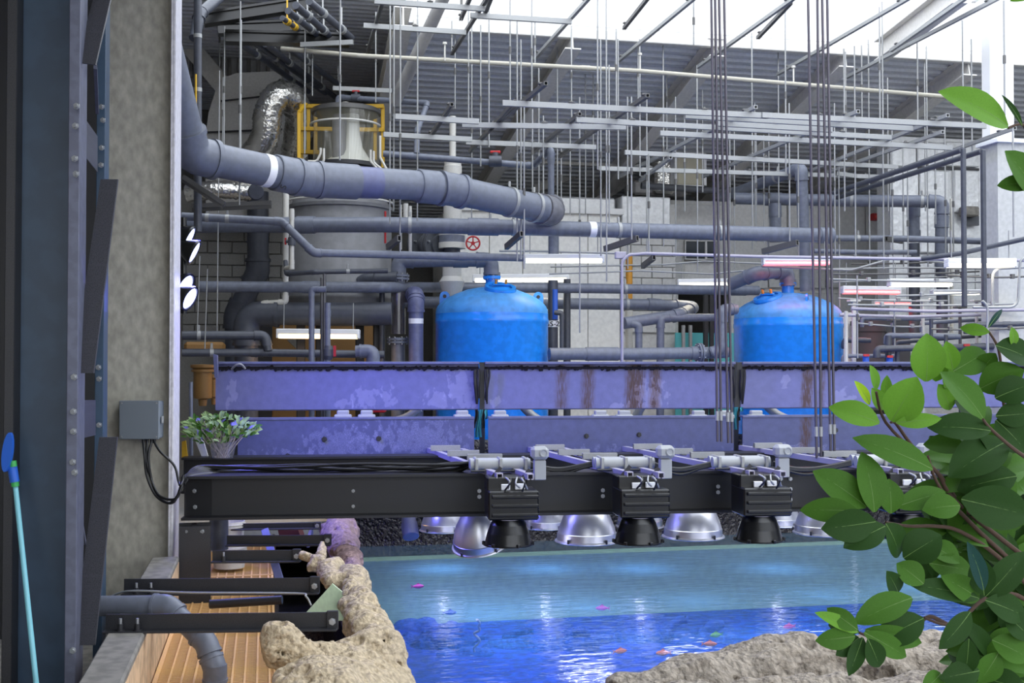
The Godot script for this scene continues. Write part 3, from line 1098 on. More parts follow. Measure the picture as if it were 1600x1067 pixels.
		for k in 5:
			mb = MB.new()
			var x: float = q[0] - 7 + 4.2 * k
			var l: float = 690 - 14 * absf(k - 1.5) + (0 if i == 0 else -8)
			var g := []
			for j in 7:
				var f := j / 6.0
				var row := []
				for e in 4:
					row.append(pb(x + e * 1.6 - 3.0 * f + sin(f * 5.0 + k) * 1.3, 640 - i * 4 + (l - 640) * f, 12.35 + 0.03 * sin(e * 2.0 + k)))
				g.append(row)
			sheet(mb, g)
			solo("cloth_strip", "torn strip of cloth hanging in the %s blue beam joint, %s from the left" % [["first", "second"][i], ORD[k]], "cloth strip", mb, M.cloth_teal if k in [1, 2, 4] else M.black_rubber, "cloth strips in the beam joints")
		i += 1
	# pads between the two rows of blue beams
	var pads := [523, 560, 709, 768, 925, 962, 1078, 1120, 1168]
	for k in pads.size():
		var x: float = pads[k]
		var t := thing("support_pad", "small white footed pad on the lower blue beam, %s from its left end" % ORD[k], "pad", pb(x + 13, 655, 12.3), "white pads between the blue beams")
		var xr := (plan(1000, 12.3, 0) - plan(400, 12.3, 0)).normalized()
		var bs := Basis(xr, Vector3.UP, xr.cross(Vector3.UP))
		mb = MB.new()
		mb.box(Transform3D(bs, pb(x + 13, 651, 12.3)), Vector3(w(27, 12.5), w(7, 12.5), 0.12), 0.01)
		part(t, "foot", mb, M.box_grey)
		mb = MB.new()
		mb.box(Transform3D(bs, pb(x + 13, 645, 12.3)), Vector3(w(19, 12.5), w(8, 12.5), 0.09), 0.01)
		part(t, "block", mb, M.box_grey)
	var hz := [[618, 658, 656, 638, "by the red box"], [818, 636, 850, 660, "in front of the first blue tank"], [985, 660, 1003, 634, "between the blue tanks"], [1196, 632, 1228, 654, "in front of the second blue tank"]]
	for q in hz:
		mb = MB.new()
		var pts := []
		var rr := []
		for k in 60:
			var f := k / 59.0
			pts.append(P(lerpf(q[0], q[2], f), lerpf(q[1], q[3], f) + 3.0 * sin(f * PI), 14.2))
			rr.append(0.050 + 0.006 * (k % 2))
		mb.tube(pts, rr, 12)
		solo("corrugated_hose", "grey corrugated hose seen between the blue beams, %s" % q[4], "hose", mb, M.galv, "corrugated hoses")
	mb = MB.new()
	mb.box(Transform3D(turn, P(584, 638, 14.5)), Vector3(0.3, 0.1, 0.2), 0.01)
	solo("red_box", "small red box glimpsed under the upper blue beam", "box", mb, M.red)

# ---------------------------------------------------------------- rooms and walls at the back of the hall
func wall_box(px0: float, px1: float, py0: float, py1: float, z: float, deep: float) -> Array:     # [centre, size] of a square block whose face fills that window of the view
	var a := onZ(px0, (py0 + py1) * 0.5, z)
	var b := onZ(px1, (py0 + py1) * 0.5, z)
	var m := (px0 + px1) * 0.5
	var t := onZ(m, py0, z)
	var u := onZ(m, py1, z)
	return [Vector3((a.x + b.x) * 0.5, (t.y + u.y) * 0.5, z - deep * 0.5), Vector3(b.x - a.x, t.y - u.y, deep)]

func wb(px0: float, px1: float, py0: float, py1: float, z: float, deep: float, bev := 0.0) -> MB:
	var q := wall_box(px0, px1, py0, py1, z, deep)
	var mb := MB.new()
	mb.block(q[0], q[1], bev)
	return mb

func build_back_walls():
	# white plant room behind the first tank, clad in tall panels
	var room := thing("plant_room", "white panel clad plant room standing behind the first blue tank", "plant room", onZ(850, 800, -19.6))
	var x0 := onZ(712, 500, -19.6).x
	var x1 := onZ(969, 500, -19.6).x
	var yt := onZ(860, 333, -19.6).y
	part(room, "core", slab_box(Vector3(x0 + 0.02, 0.3, -22.5), Vector3(x1 - 0.02, yt - 0.02, -19.66)), M.white_panel)
	var n := 5
	for i in n:
		var a := lerpf(x0, x1, float(i) / n)
		var b := lerpf(x0, x1, float(i + 1) / n)
		var mb := MB.new()
		mb.block(Vector3((a + b) * 0.5, (0.3 + yt) * 0.5, -19.63), Vector3(b - a - 0.012, yt - 0.3, 0.06), 0.008)
		part(room, "wall_panel", mb, M.white_panel)
	part(room, "eaves_trim", slab_box(Vector3(x0 - 0.05, yt, -22.5), Vector3(x1 + 0.05, yt + 0.10, -19.5)), M.white_paint)
	solo("roof_duct", "foil wrapped flat duct lying on top of the white plant room", "duct", wb(862, 962, 308, 329, -19.9, 0.9, 0.03), M.foil_wall)
	# concrete block return wall beside it, block by block
	var bw := shell("wall_block", wb(969, 1056, 318, 800, -20.05, 0.3), M.wall_grey)
	var q := wall_box(969, 1056, 335, 520, -20.0, 0.05)
	var lo: Vector3 = q[0] - q[1] * 0.5
	var rows := int(q[1].y / 0.2)
	for j in rows:
		var x := lo.x - (0.2 if j % 2 else 0.0)
		while x < lo.x + q[1].x - 0.05:
			var xa := maxf(x, lo.x)
			var xb := minf(x + 0.4, lo.x + q[1].x)
			var mb := MB.new()
			mb.block(Vector3((xa + xb) * 0.5, lo.y + 0.2 * (j + 0.5), -20.02 + 0.006 * rng.randf()), Vector3(xb - xa - 0.012, 0.188, 0.06), 0.008)
			part(bw, "block", mb, M.wall_grey)
			x += 0.4
	# foil faced box over it and the long concrete wall
	solo("plenum_box", "silver foil faced plenum box above the grey block wall", "duct", wb(971, 1048, 307, 352, -19.7, 0.8, 0.02), M.foil_wall)
	var wc := wb(1048, 1400, 318, 458, -20.6, 0.3)       # with a real opening low between the two tanks
	for k in [[1048, 1060, 458, 800], [1142, 1400, 458, 800], [1060, 1142, 522, 800]]:
		var piece := wall_box(k[0], k[1], k[2], k[3], -20.6, 0.3)
		wc.block(piece[0], piece[1])
	shell("wall_concrete", wc, M.wall_grey)
	for k in [[1048, 1130], [1132, 1230], [1232, 1300], [1302, 1352], [1354, 1398]]:
		var mb := wb(k[0], k[1], 319, 372, -20.5, 0.1, 0.015)
		part(get_node("wall_concrete"), "panel", mb, M.wall_grey)
	for k in [[1048, 1070], [1122, 1200], [1202, 1290], [1292, 1398]]:
		part(get_node("wall_concrete"), "panel", wb(k[0], k[1], 376, 450, -20.52, 0.08, 0.012), M.pale_concrete)
	# windows in it
	var i := 1
	for k in [[1072, 1102, 377, 404], [1105, 1120, 377, 404]]:
		var wd := thing("window", "dark square window in the grey concrete wall, %s" % ["wider one" if i == 1 else "narrow one beside the wider"], "window", onZ(k[0], k[3], -20.5))
		wd.name = "window_%d" % i
		wd.set_meta("kind", "structure")
		part(wd, "pane", wb(k[0], k[1], k[2], k[3], -20.48, 0.03), M.window_glass)
		var fr := MB.new()
		for e in [[k[0] - 1.5, k[0], k[2], k[3]], [k[1], k[1] + 1.5, k[2], k[3]], [k[0] - 1.5, k[1] + 1.5, k[2] - 1.5, k[2]], [k[0] - 1.5, k[1] + 1.5, k[3], k[3] + 1.5]]:
			var b := wall_box(e[0], e[1], e[2], e[3], -20.44, 0.06)
			fr.block(b[0], b[1])
		part(wd, "frame", fr, M.wall_grey)
		i += 1
	solo("teal_sheet", "teal sheet hung low between the two blue tanks", "sheet", wb(1056, 1148, 520, 810, -19.8, 0.05, 0.01), M.teal_panel)
	for k in [[1067, "first"], [1078, "second"]]:
		solo("slim_post", "slim grey post before the teal sheet, %s of two" % k[1], "post", wb(k[0], k[0] + 4, 508, 810, -19.6, 0.06), M.galv, "posts before the teal sheet")
	for k in [[1101, "first"], [1110, "second"]]:
		solo("dark_post", "dark square post in front of the recess between the tanks, %s of two" % k[1], "post", wb(k[0], k[0] + 6, 450, 810, -19.4, 0.07), M.steel_dark, "dark posts between the tanks")
	# foil clad wall at the right end, with dark blocks for the shade of a slot and a duct mouth
	shell("wall_foil", wb(1390, 1545, 216, 800, -18.4, 0.4), M.foil_wall)
	for k in [[1392, 1432, 222, 260], [1434, 1476, 222, 260], [1478, 1530, 222, 260], [1392, 1436, 266, 395], [1438, 1484, 266, 395], [1492, 1530, 266, 332]]:
		part(get_node("wall_foil"), "panel", wb(k[0], k[1], k[2], k[3], -18.32, 0.07, 0.02), M.foil_wall)
	solo("slot_shade_strip", "long dark strip painted for the shade of a slot across the foil clad wall", "slot", wb(1436, 1530, 261, 265, -18.35, 0.05), M.steel_dark)  # solid dark strip stands in for the shade of a gap
	var dm := thing("duct_mouth", "small dark square duct mouth under a pale hood in the foil clad wall", "duct", onZ(1520, 352, -18.3))
	part(dm, "hood", wb(1508, 1531, 322, 337, -18.1, 0.2, 0.02), M.cap_grey)
	part(dm, "opening_shade", wb(1511, 1530, 337, 352, -18.28, 0.05), M.bin_grey)  # solid dark block stands in for the shade inside the mouth
	# concrete pier with the white column on it
	var pier := slab_box(Vector3(onZ(1560, 400, -13.4).x, 0.3, -13.78), Vector3(EAST, onZ(1550, 222, -13.4).y, -13.4))
	shell("wall_pier", pier, M.pale_concrete)
	var cap := slab_box(Vector3(onZ(1560, 400, -13.4).x - 0.04, onZ(1550, 222, -13.4).y, -13.82), Vector3(EAST, onZ(1550, 216, -13.4).y, -13.34))
	part(get_node("wall_pier"), "coping", cap, M.white_paint)
	var mb2 := wb(1548, 1585, -40, 217, -13.5, 0.22, 0.02)
	solo("white_column", "bright white boxed column rising from the concrete pier", "column", mb2, M.white_paint)
	# red alarm box
	var al := thing("alarm_box", "small red alarm box on the grey concrete wall", "alarm", onZ(1371, 344, -20.4))
	part(al, "case", wb(1364, 1378, 333, 344, -20.4, 0.12, 0.01), M.red)
	part(al, "lens", wb(1367, 1375, 336, 341, -20.37, 0.03, 0.008), mat("red_lens", c8(214, 70, 66), 0.25))
	# pale header beam and braces in the dark space over the rooms
	var hb := MB.new()
	hb.extrude(ibeam(0.16, 0.14, 0.015, 0.015), onZ(590, 236, -20.8), onZ(1000, 257, -20.8))
	solo("header_beam", "pale steel header beam crossing the dark space above the white plant room", "beam", hb, M.rafter)
	i = 0
	for k in [[835, 295, 960, 250], [925, 320, 1010, 262], [1060, 250, 980, 330]]:
		var b := MB.new()
		b.bar(onZ(k[0], k[1], -21.6), onZ(k[2], k[3], -21.6), 0.14, 0.16)
		solo("roof_brace", "grey diagonal brace in the dark space above the plant room, %s from the first tank" % ORD[i], "brace", b, M.duct_grey, "braces above the plant room")
		i += 1
	# silver duct, cream box and dark main in that space
	solo("silver_duct", "upright silver duct beside the cream box in the dark roof space", "duct", wb(1024, 1056, 248, 302, -20.2, 0.4, 0.05), M.foil)
	var cb2 := thing("cream_box", "cream panel box with a pale frame in the dark roof space", "box", onZ(1078, 292, -20.0))
	part(cb2, "face", wb(1058, 1100, 243, 289, -20.05, 0.3, 0.02), mat("cream", c8(190, 184, 162), 0.7))
	var fr2 := MB.new()
	for e in [[1054, 1058, 240, 292], [1100, 1104, 240, 292], [1054, 1104, 238, 242], [1054, 1104, 289, 293]]:
		var b := wall_box(e[0], e[1], e[2], e[3], -20.0, 0.35)
		fr2.block(b[0], b[1])
	part(cb2, "frame", fr2, M.white_paint)
	solo("low_duct", "dark flat duct below the cream box", "duct", wb(990, 1075, 283, 305, -20.4, 0.6, 0.04), M.duct_grey)
	rod("dark_main", "dark round main running under the cream box towards the second tank", onZ(1002, 290, -19.6), onZ(1150, 300, -19.6), 0.06, M.bin_grey, "pipe", "", 10)
	# masonry at the far left, block by block, in the gloom behind the floods
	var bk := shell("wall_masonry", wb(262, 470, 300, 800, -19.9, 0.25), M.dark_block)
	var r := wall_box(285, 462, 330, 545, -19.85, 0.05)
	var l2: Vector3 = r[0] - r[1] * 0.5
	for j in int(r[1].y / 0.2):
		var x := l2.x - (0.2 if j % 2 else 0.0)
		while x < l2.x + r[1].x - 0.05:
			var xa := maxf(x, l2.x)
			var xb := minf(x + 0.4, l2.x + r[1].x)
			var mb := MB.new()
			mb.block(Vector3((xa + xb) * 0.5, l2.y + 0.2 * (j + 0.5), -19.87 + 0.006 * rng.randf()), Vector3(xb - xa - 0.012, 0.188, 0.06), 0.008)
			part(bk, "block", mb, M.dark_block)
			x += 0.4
	# ribbed cladding high in the left corner
	var cl0 := shell("wall_cladding", wb(280, 470, -60, 122, -20.3, 0.2), M.deck)
	for k in 11:
		part(cl0, "rib", wb(296 + 15 * k, 302 + 15 * k, -60, 120, -20.2, 0.1, 0.01), M.duct_grey)
	# steel frame and brown wall behind the tube light in the left bay
	solo("bay_support", "brown steel gusset frame lit warm behind the tube light under the pipes", "frame", wb(395, 425, 470, 810, -19.0, 0.2, 0.01), M.steel_dark)
	var dg := MB.new()
	dg.bar(onZ(452, 528, -18.6), onZ(496, 568, -18.6), 0.12, 0.1)
	solo("bay_brace", "tan diagonal brace below the warm tube light", "brace", dg, M.cap_grey)
	solo("bay_wall", "brown back wall of the bay under the grey vessel", "wall panel", wb(425, 600, 505, 810, -19.3, 0.1), M.warm_lit_brown)

# ---------------------------------------------------------------- tanks, vessel, ducts
func up(mb: MB, prof: Array, px: float, c: float, sides := 32, smooth := true):      # a lathe whose profile is given as [radius px, picture row]
	var base := P(px, 570, c)
	var pr := []
	for q in prof:
		pr.append(Vector2(w(q[0], c), P(px, q[1], c).y))
	mb.lathe(pr, Transform3D(Basis(), Vector3(base.x, 0, base.z)), sides, smooth)

func blue_tank(label: String, px: float, c: float, k: float, man: Array, lugs: Array, dy: float):
	var base := P(px, 570, c)
	var t := thing("filter_tank", label, "tank", Vector3(base.x, 0.3, base.z), "blue filter tanks")
	var g := func(y): return 570 + (y - 570) * k + dy
	var mb := MB.new()
	up(mb, [[0, 900], [88 * k, 900], [88 * k, g.call(507)], [88.8 * k, g.call(505)], [88.8 * k, g.call(500)], [88 * k, g.call(498)], [88 * k, g.call(491)]], px, c, 48)
	part(t, "shell", mb, M.tank_blue)
	mb = MB.new()
	up(mb, [[88 * k, g.call(491)], [87.3 * k, g.call(485)], [85 * k, g.call(479)], [80 * k, g.call(473)], [71 * k, g.call(466.5)], [57 * k, g.call(459.5)], [40 * k, g.call(453)], [20 * k, g.call(449)], [0, g.call(447.5)]], px, c, 48)
	part(t, "domed_head", mb, M.tank_dust)
	mb = MB.new()
	up(mb, [[10 * k, g.call(450)], [10 * k, g.call(436)], [14 * k, g.call(436)], [14 * k, g.call(431)], [0, g.call(431)]], px, c, 20, false)
	var nf := part(t, "neck_flange", mb, M.tank_blue)
	mb = MB.new()
	up(mb, [[13.5 * k, g.call(430)], [13.5 * k, g.call(425.5)], [9 * k, g.call(425.5)]], px, c, 20, false)
	part(t, "pipe_flange", mb, M.pvc)
	for a in 8:
		mb = MB.new()
		var q := Vector3(cos(TAU * a / 8), 0, sin(TAU * a / 8)) * w(12 * k, c)
		var y0 := P(px, g.call(437.5), c).y
		var y1 := P(px, g.call(424.5), c).y
		mb.tube([Vector3(base.x, y0, base.z) + q, Vector3(base.x, y1, base.z) + q], w(1.0, c), 6)
		part(nf, "flange_bolt", mb, M.steel)
	# manway with its clamped cover
	var az: float = man[0]               # where round the head, 0 towards the terrace
	var rr: float = man[1]               # how far from the axis, in picture rows of the profile
	var fwd := Vector3(turn.z.x, 0, turn.z.z).normalized()
	var radial := fwd.rotated(Vector3.UP, az)
	var m := Vector3(base.x, P(px, g.call(447.5 + rr * rr * 0.0044), c).y + 0.015, base.z) + radial * w(rr * k, c)
	var ty := (Vector3.UP + radial * 0.36).normalized()
	var tx := ty.cross(radial).normalized()
	var tilt := Basis(tx, ty, tx.cross(ty))
	mb = MB.new()
	mb.lathe([Vector2(w(24 * k, c), -0.03), Vector2(w(25 * k, c), 0.0), Vector2(w(24 * k, c), 0.035), Vector2(w(18 * k, c), 0.035), Vector2(w(18 * k, c), 0.01)], Transform3D(tilt.scaled(Vector3(1, 1, 0.8)), m), 24)
	var mr := part(t, "manway_rim", mb, M.tank_blue)
	mb = MB.new()
	mb.lathe([Vector2(w(17 * k, c), 0.012), Vector2(w(10 * k, c), 0.04), Vector2(0, 0.045)], Transform3D(tilt.scaled(Vector3(1, 1, 0.8)), m), 24, true)
	part(mr, "manway_cover", mb, M.tank_blue)
	mb = MB.new()
	mb.box(Transform3D(tilt, m + tilt.y * 0.06), Vector3(w(26 * k, c), 0.025, 0.05), 0.006)
	part(mr, "clamp_bar", mb, M.tank_blue)
	for s in [-1, 1]:
		mb = MB.new()
		mb.tube([m + tilt.y * 0.05 + tilt.x * s * w(8 * k, c), m + tilt.y * 0.13 + tilt.x * s * w(8 * k, c)], 0.018, 8)
		part(mr, "clamp_stud", mb, M.ochre)
	for l in lugs:
		mb = MB.new()
		var e := P(l[0], l[1], c + l[2])
		var pts := PackedVector2Array()
		for a in 9:
			var f := PI * a / 8.0
			pts.append(Vector2(cos(f) * w(8 * k, c), sin(f) * w(8 * k, c)))
		pts.append(Vector2(-w(8 * k, c), -w(12 * k, c)))
		pts.append(Vector2(w(8 * k, c), -w(12 * k, c)))
		var z: Vector3 = (turn.z * l[3] + turn.x * (1.0 - l[3])).normalized()
		mb.extrude(pts, e, e + z * 0.03)
		var lg := part(t, "lifting_lug", mb, M.tank_blue)
		mb = MB.new()
		mb.tube([e - z * 0.004, e + z * 0.034], w(3 * k, c), 10)
		part(lg, "lug_hole_shade", mb, M.steel_dark)  # solid dark plug drawn for the shade of a hole

func build_vessels():
	blue_tank("large blue domed filter tank standing before the white plant room", 768.5, 16.0, 1.0, [0.33, 42], [[695, 463, 0.2, 1.0], [841, 464, 0.2, 1.0]], 0)
	blue_tank("large blue domed filter tank between the two groups of steel cables", 1231.5, 16.9, 0.946, [-0.85, 54], [[1259, 466, -0.5, 0.25]], 3)
	# grey vessel with the clear head
	var c := 16.5
	var b := P(531, 570, c)
	var t := thing("skimmer_vessel", "tall grey cylindrical vessel with a clear acrylic head under the big slanting pipe", "vessel", Vector3(b.x, 0.3, b.z))
	var mb := MB.new()
	up(mb, [[0, 507], [80, 507], [80, 470], [81, 469], [81, 464], [80, 463], [80, 345], [79, 343], [79, 330]], 531, c, 48)
	part(t, "body", mb, M.vessel_grey)
	for q in [[470, -0.3], [590, -0.3], [500, 0.5], [562, 0.5]]:
		mb = MB.new()
		mb.bar(P(q[0], 506, c + q[1]), P(q[0], 780, c + q[1]), 0.12, 0.12, Vector3(1, 0, 0), 0.01)
		part(t, "leg", mb, M.steel_dark)
	mb = MB.new()
	up(mb, [[79, 330], [82, 329], [82, 324], [77, 323], [74, 316], [56, 266], [50, 262]], 531, c, 48, false)
	part(t, "cone", mb, M.vessel_grey)
	mb = MB.new()
	up(mb, [[50, 264], [56, 263], [56, 257], [50, 256]], 538, c, 40, false)
	part(t, "lower_flange", mb, M.steel_dark)
	mb = MB.new()
	up(mb, [[51, 257], [51, 176]], 540, c, 40)
	part(t, "clear_cylinder", mb, M.acrylic)
	mb = MB.new()
	up(mb, [[0, 177], [54, 177], [54, 171], [50, 169], [0, 169]], 540, c, 40, false)
	part(t, "lid", mb, M.galv_dark)
	mb = MB.new()
	up(mb, [[46, 256], [30, 246], [20, 230], [15, 205], [14, 178]], 546, c, 28)
	part(t, "inner_cone", mb, mat("inner_cone", c8(196, 196, 186), 0.3))
	mb = MB.new()
	up(mb, [[11, 256], [11, 178]], 529, c - 0.2, 16)
	part(t, "inner_pipe", mb, M.vessel_grey)
	mb = MB.new()
	mb.tube([P(540, 168, c), P(540, 160, c)], 0.06, 12)
	part(t, "lid_port", mb, M.pvc_white)
	# white hoop pipes on the head and round the rim
	for k in [[197, 54, 540], [319, 84, 531]]:
		var pts := []
		var ctr := P(k[2], k[0], c)
		for a in 25:
			var f := PI * (0.02 + 0.96 * a / 24.0)
			var o := turn.x * cos(f) * w(k[1], c) + Vector3(turn.z.x, 0, turn.z.z) * sin(f) * w(k[1], c)
			pts.append(ctr + o)
		mb = MB.new()
		mb.tube(pts, w(1.7, c), 8)
		part(t, "wash_ring", mb, M.pvc_white)
	var i := 0
	for k in [[[481, 252], [495, 252], [501, 240], [501, 231]], [[486, 262], [500, 262], [506, 250], [506, 232]], [[579, 234], [579, 252], [592, 266]], [[584, 236], [584, 254], [600, 267]], [[594, 212], [594, 246], [606, 268]]]:
		var pts := []
		for q in k:
			pts.append(P(q[0], q[1], c - 0.9))
		pipe("sample_pipe", "thin white bent pipe on the clear vessel head, %s from the left" % ORD[i], pts, w(1.9, c - 0.9), M.pvc_white, {"group": "white sample pipes on the vessel", "sides": 8, "rad": 0.06, "elbows": false})
		i += 1
	# yellow guard frame round the head
	var yf := thing("guard_frame", "yellow steel guard frame behind the clear head of the grey vessel", "guard frame", P(530, 262, 17.4))
	for k in [[471, 166, 471, 262], [482, 168, 482, 240], [493, 168, 493, 240], [586, 168, 586, 250], [598, 166, 598, 262]]:
		mb = MB.new()
		mb.bar(P(k[0], k[1], 17.4), P(k[2], k[3], 17.4), 0.055, 0.055, Vector3(1, 0, 0), 0.006)
		part(yf, "post", mb, M.yellow)
	for k in [[468, 166, 600, 166], [466, 201, 600, 203], [466, 237, 500, 238]]:
		mb = MB.new()
		mb.bar(P(k[0], k[1], 17.36), P(k[2], k[3], 17.36), 0.05, 0.06, Vector3.UP, 0.006)
		part(yf, "rail", mb, M.yellow)
	for k in [[467, 176, 478, 163], [467, 176, 467, 258]]:
		mb = MB.new()
		mb.bar(P(k[0], k[1], 16.2), P(k[2], k[3], 16.6 if k[3] < 200 else 16.2), 0.05, 0.05, Vector3(1, 0, 0), 0.006)
		part(yf, "post", mb, M.yellow)
	# big grey air duct and the silver flexible duct
	var out := PackedVector2Array()
	var o0 := P(385, 330, 18.6)
	for q in [[322, 345], [320, 215], [325, 175], [336, 140], [350, 120], [368, 113], [428, 110], [437, 114], [441, 124], [441, 345]]:
		var e := P(q[0], q[1], 18.6) - o0
		out.append(Vector2(e.dot(turn.x), e.y))
	mb = MB.new()
	mb.extrude(out, o0, o0 + ray(800, 570).normalized() * 1.3)
	var dt := thing("air_duct", "big grey rounded air handling duct in the dim corner beside the silver hose", "duct", o0)
	part(dt, "duct_body", mb, M.duct_skin)
	mb = MB.new()
	mb.bar(P(320, 207, 18.57), P(441, 202, 18.57), 0.02, 0.03)
	part(dt, "seam", mb, M.steel_dark)
	mb = MB.new()
	mb.bar(P(345, 158, 18.57), P(434, 148, 18.57), 0.02, 0.025)
	part(dt, "seam", mb, M.steel_dark)
	var fd := thing("flexible_duct", "crinkled silver foil flexible duct arching down beside the grey air duct", "duct", P(400, 250, 17.3))
	var pts := spline([P(372, 262, 17.5), P(398, 240, 17.4), P(415, 212, 17.3), P(419, 175, 17.25), P(436, 149, 17.3), P(458, 156, 17.5), P(468, 188, 17.8), P(462, 228, 18.1), P(458, 262, 18.3)], 14)
	var rr := []
	var f2 := FastNoiseLite.new()
	f2.frequency = 0.35
	for k in pts.size():
		rr.append(0.205 + 0.028 * f2.get_noise_1d(k * 2.2) + 0.012 * (k % 2))
	mb = MB.new()
	mb.tube(pts, rr, 20)
	part(fd, "foil_sleeve", mb, M.foil)
	mb = MB.new()
	rr = []
	pts = spline([P(292, 303, 17.0), P(340, 296, 17.0), P(392, 300, 17.2)], 14)
	for k in pts.size():
		rr.append(0.13 + 0.02 * f2.get_noise_1d(k * 2.7) + 0.01 * (k % 2))
	mb.tube(pts, rr, 16)
	solo("foil_branch", "silver foil wrapped branch duct lying under the big slanting pipe", "duct", mb, M.foil)
	mb = MB.new()
	mb.bar(P(292, 66, 19.3), P(470, 280, 19.3), 0.25, 0.3)
	solo("corner_brace", "pale grey diagonal steel brace behind the grey air duct", "brace", mb, M.rafter)
	# brown filter pots at the far left end
	i = 0
	for k in [[317, 574, 622, 14, 14.6], [334, 590, 620, 8, 15.2]]:
		var pp := P(k[0], k[2], k[4])
		var pot := thing("filter_pot", ["brown flanged filter pot lit warm beside the concrete column", "small brown filter pot behind the flanged one"][i], "filter", pp, "brown filter pots")
		mb = MB.new()
		up(mb, [[k[3] * 0.4, k[2] + 12], [k[3] * 0.5, k[2] + 2], [k[3] * 0.95, k[2]], [k[3], k[2] - 4], [k[3], k[1] + 6]], k[0], k[4], 20)
		part(pot, "bowl", mb, M.warm_lit_brown)
		mb = MB.new()
		up(mb, [[k[3] * 1.25, k[1] + 7], [k[3] * 1.25, k[1] + 3], [k[3] * 1.0, k[1] + 3], [k[3] * 1.35, k[1]], [k[3] * 1.35, k[1] - 4], [0, k[1] - 5]], k[0], k[4], 20, false)
		part(pot, "flanged_head", mb, M.warm_lit_brown)
		i += 1
	solo("ochre_manifold", "ochre pipe manifold block above the brown filter pots", "manifold", wb(287, 352, 534, 552, -15.8, 0.25, 0.06), M.warm_lit_brown)
	# grey bin and chests among the pipework at the right end
	var bn := thing("chemical_drum", "dark grey lidded drum among the small pipes at the right end", "drum", P(1352, 600, 19.0))
	mb = MB.new()
	up(mb, [[0, 640], [22, 640], [24, 520], [26, 518], [26, 506], [0, 504]], 1358, 19.0, 24, false)
	part(bn, "drum_body", mb, M.bin_grey)
	mb = MB.new()
	up(mb, [[28, 508], [28, 502], [24, 500], [0, 499]], 1358, 19.0, 24, false)
	part(bn, "lid", mb, M.bin_grey)
	solo("grey_cabinet", "dark grey cabinet behind the small pipes at the right end", "cabinet", wb(1384, 1425, 494, 810, -17.6, 0.5, 0.03), M.bin_grey)
	solo("white_chest", "white square chest beside the second blue tank", "chest", wb(1317, 1345, 488, 810, -17.6, 0.5, 0.02), M.white_panel)

# ---------------------------------------------------------------- pipework
func pp(rows: Array) -> Array:        # [px, py, depth] rows to points
	var out := []
	for r in rows:
		out.append(P(r[0], r[1], r[2]))
	return out

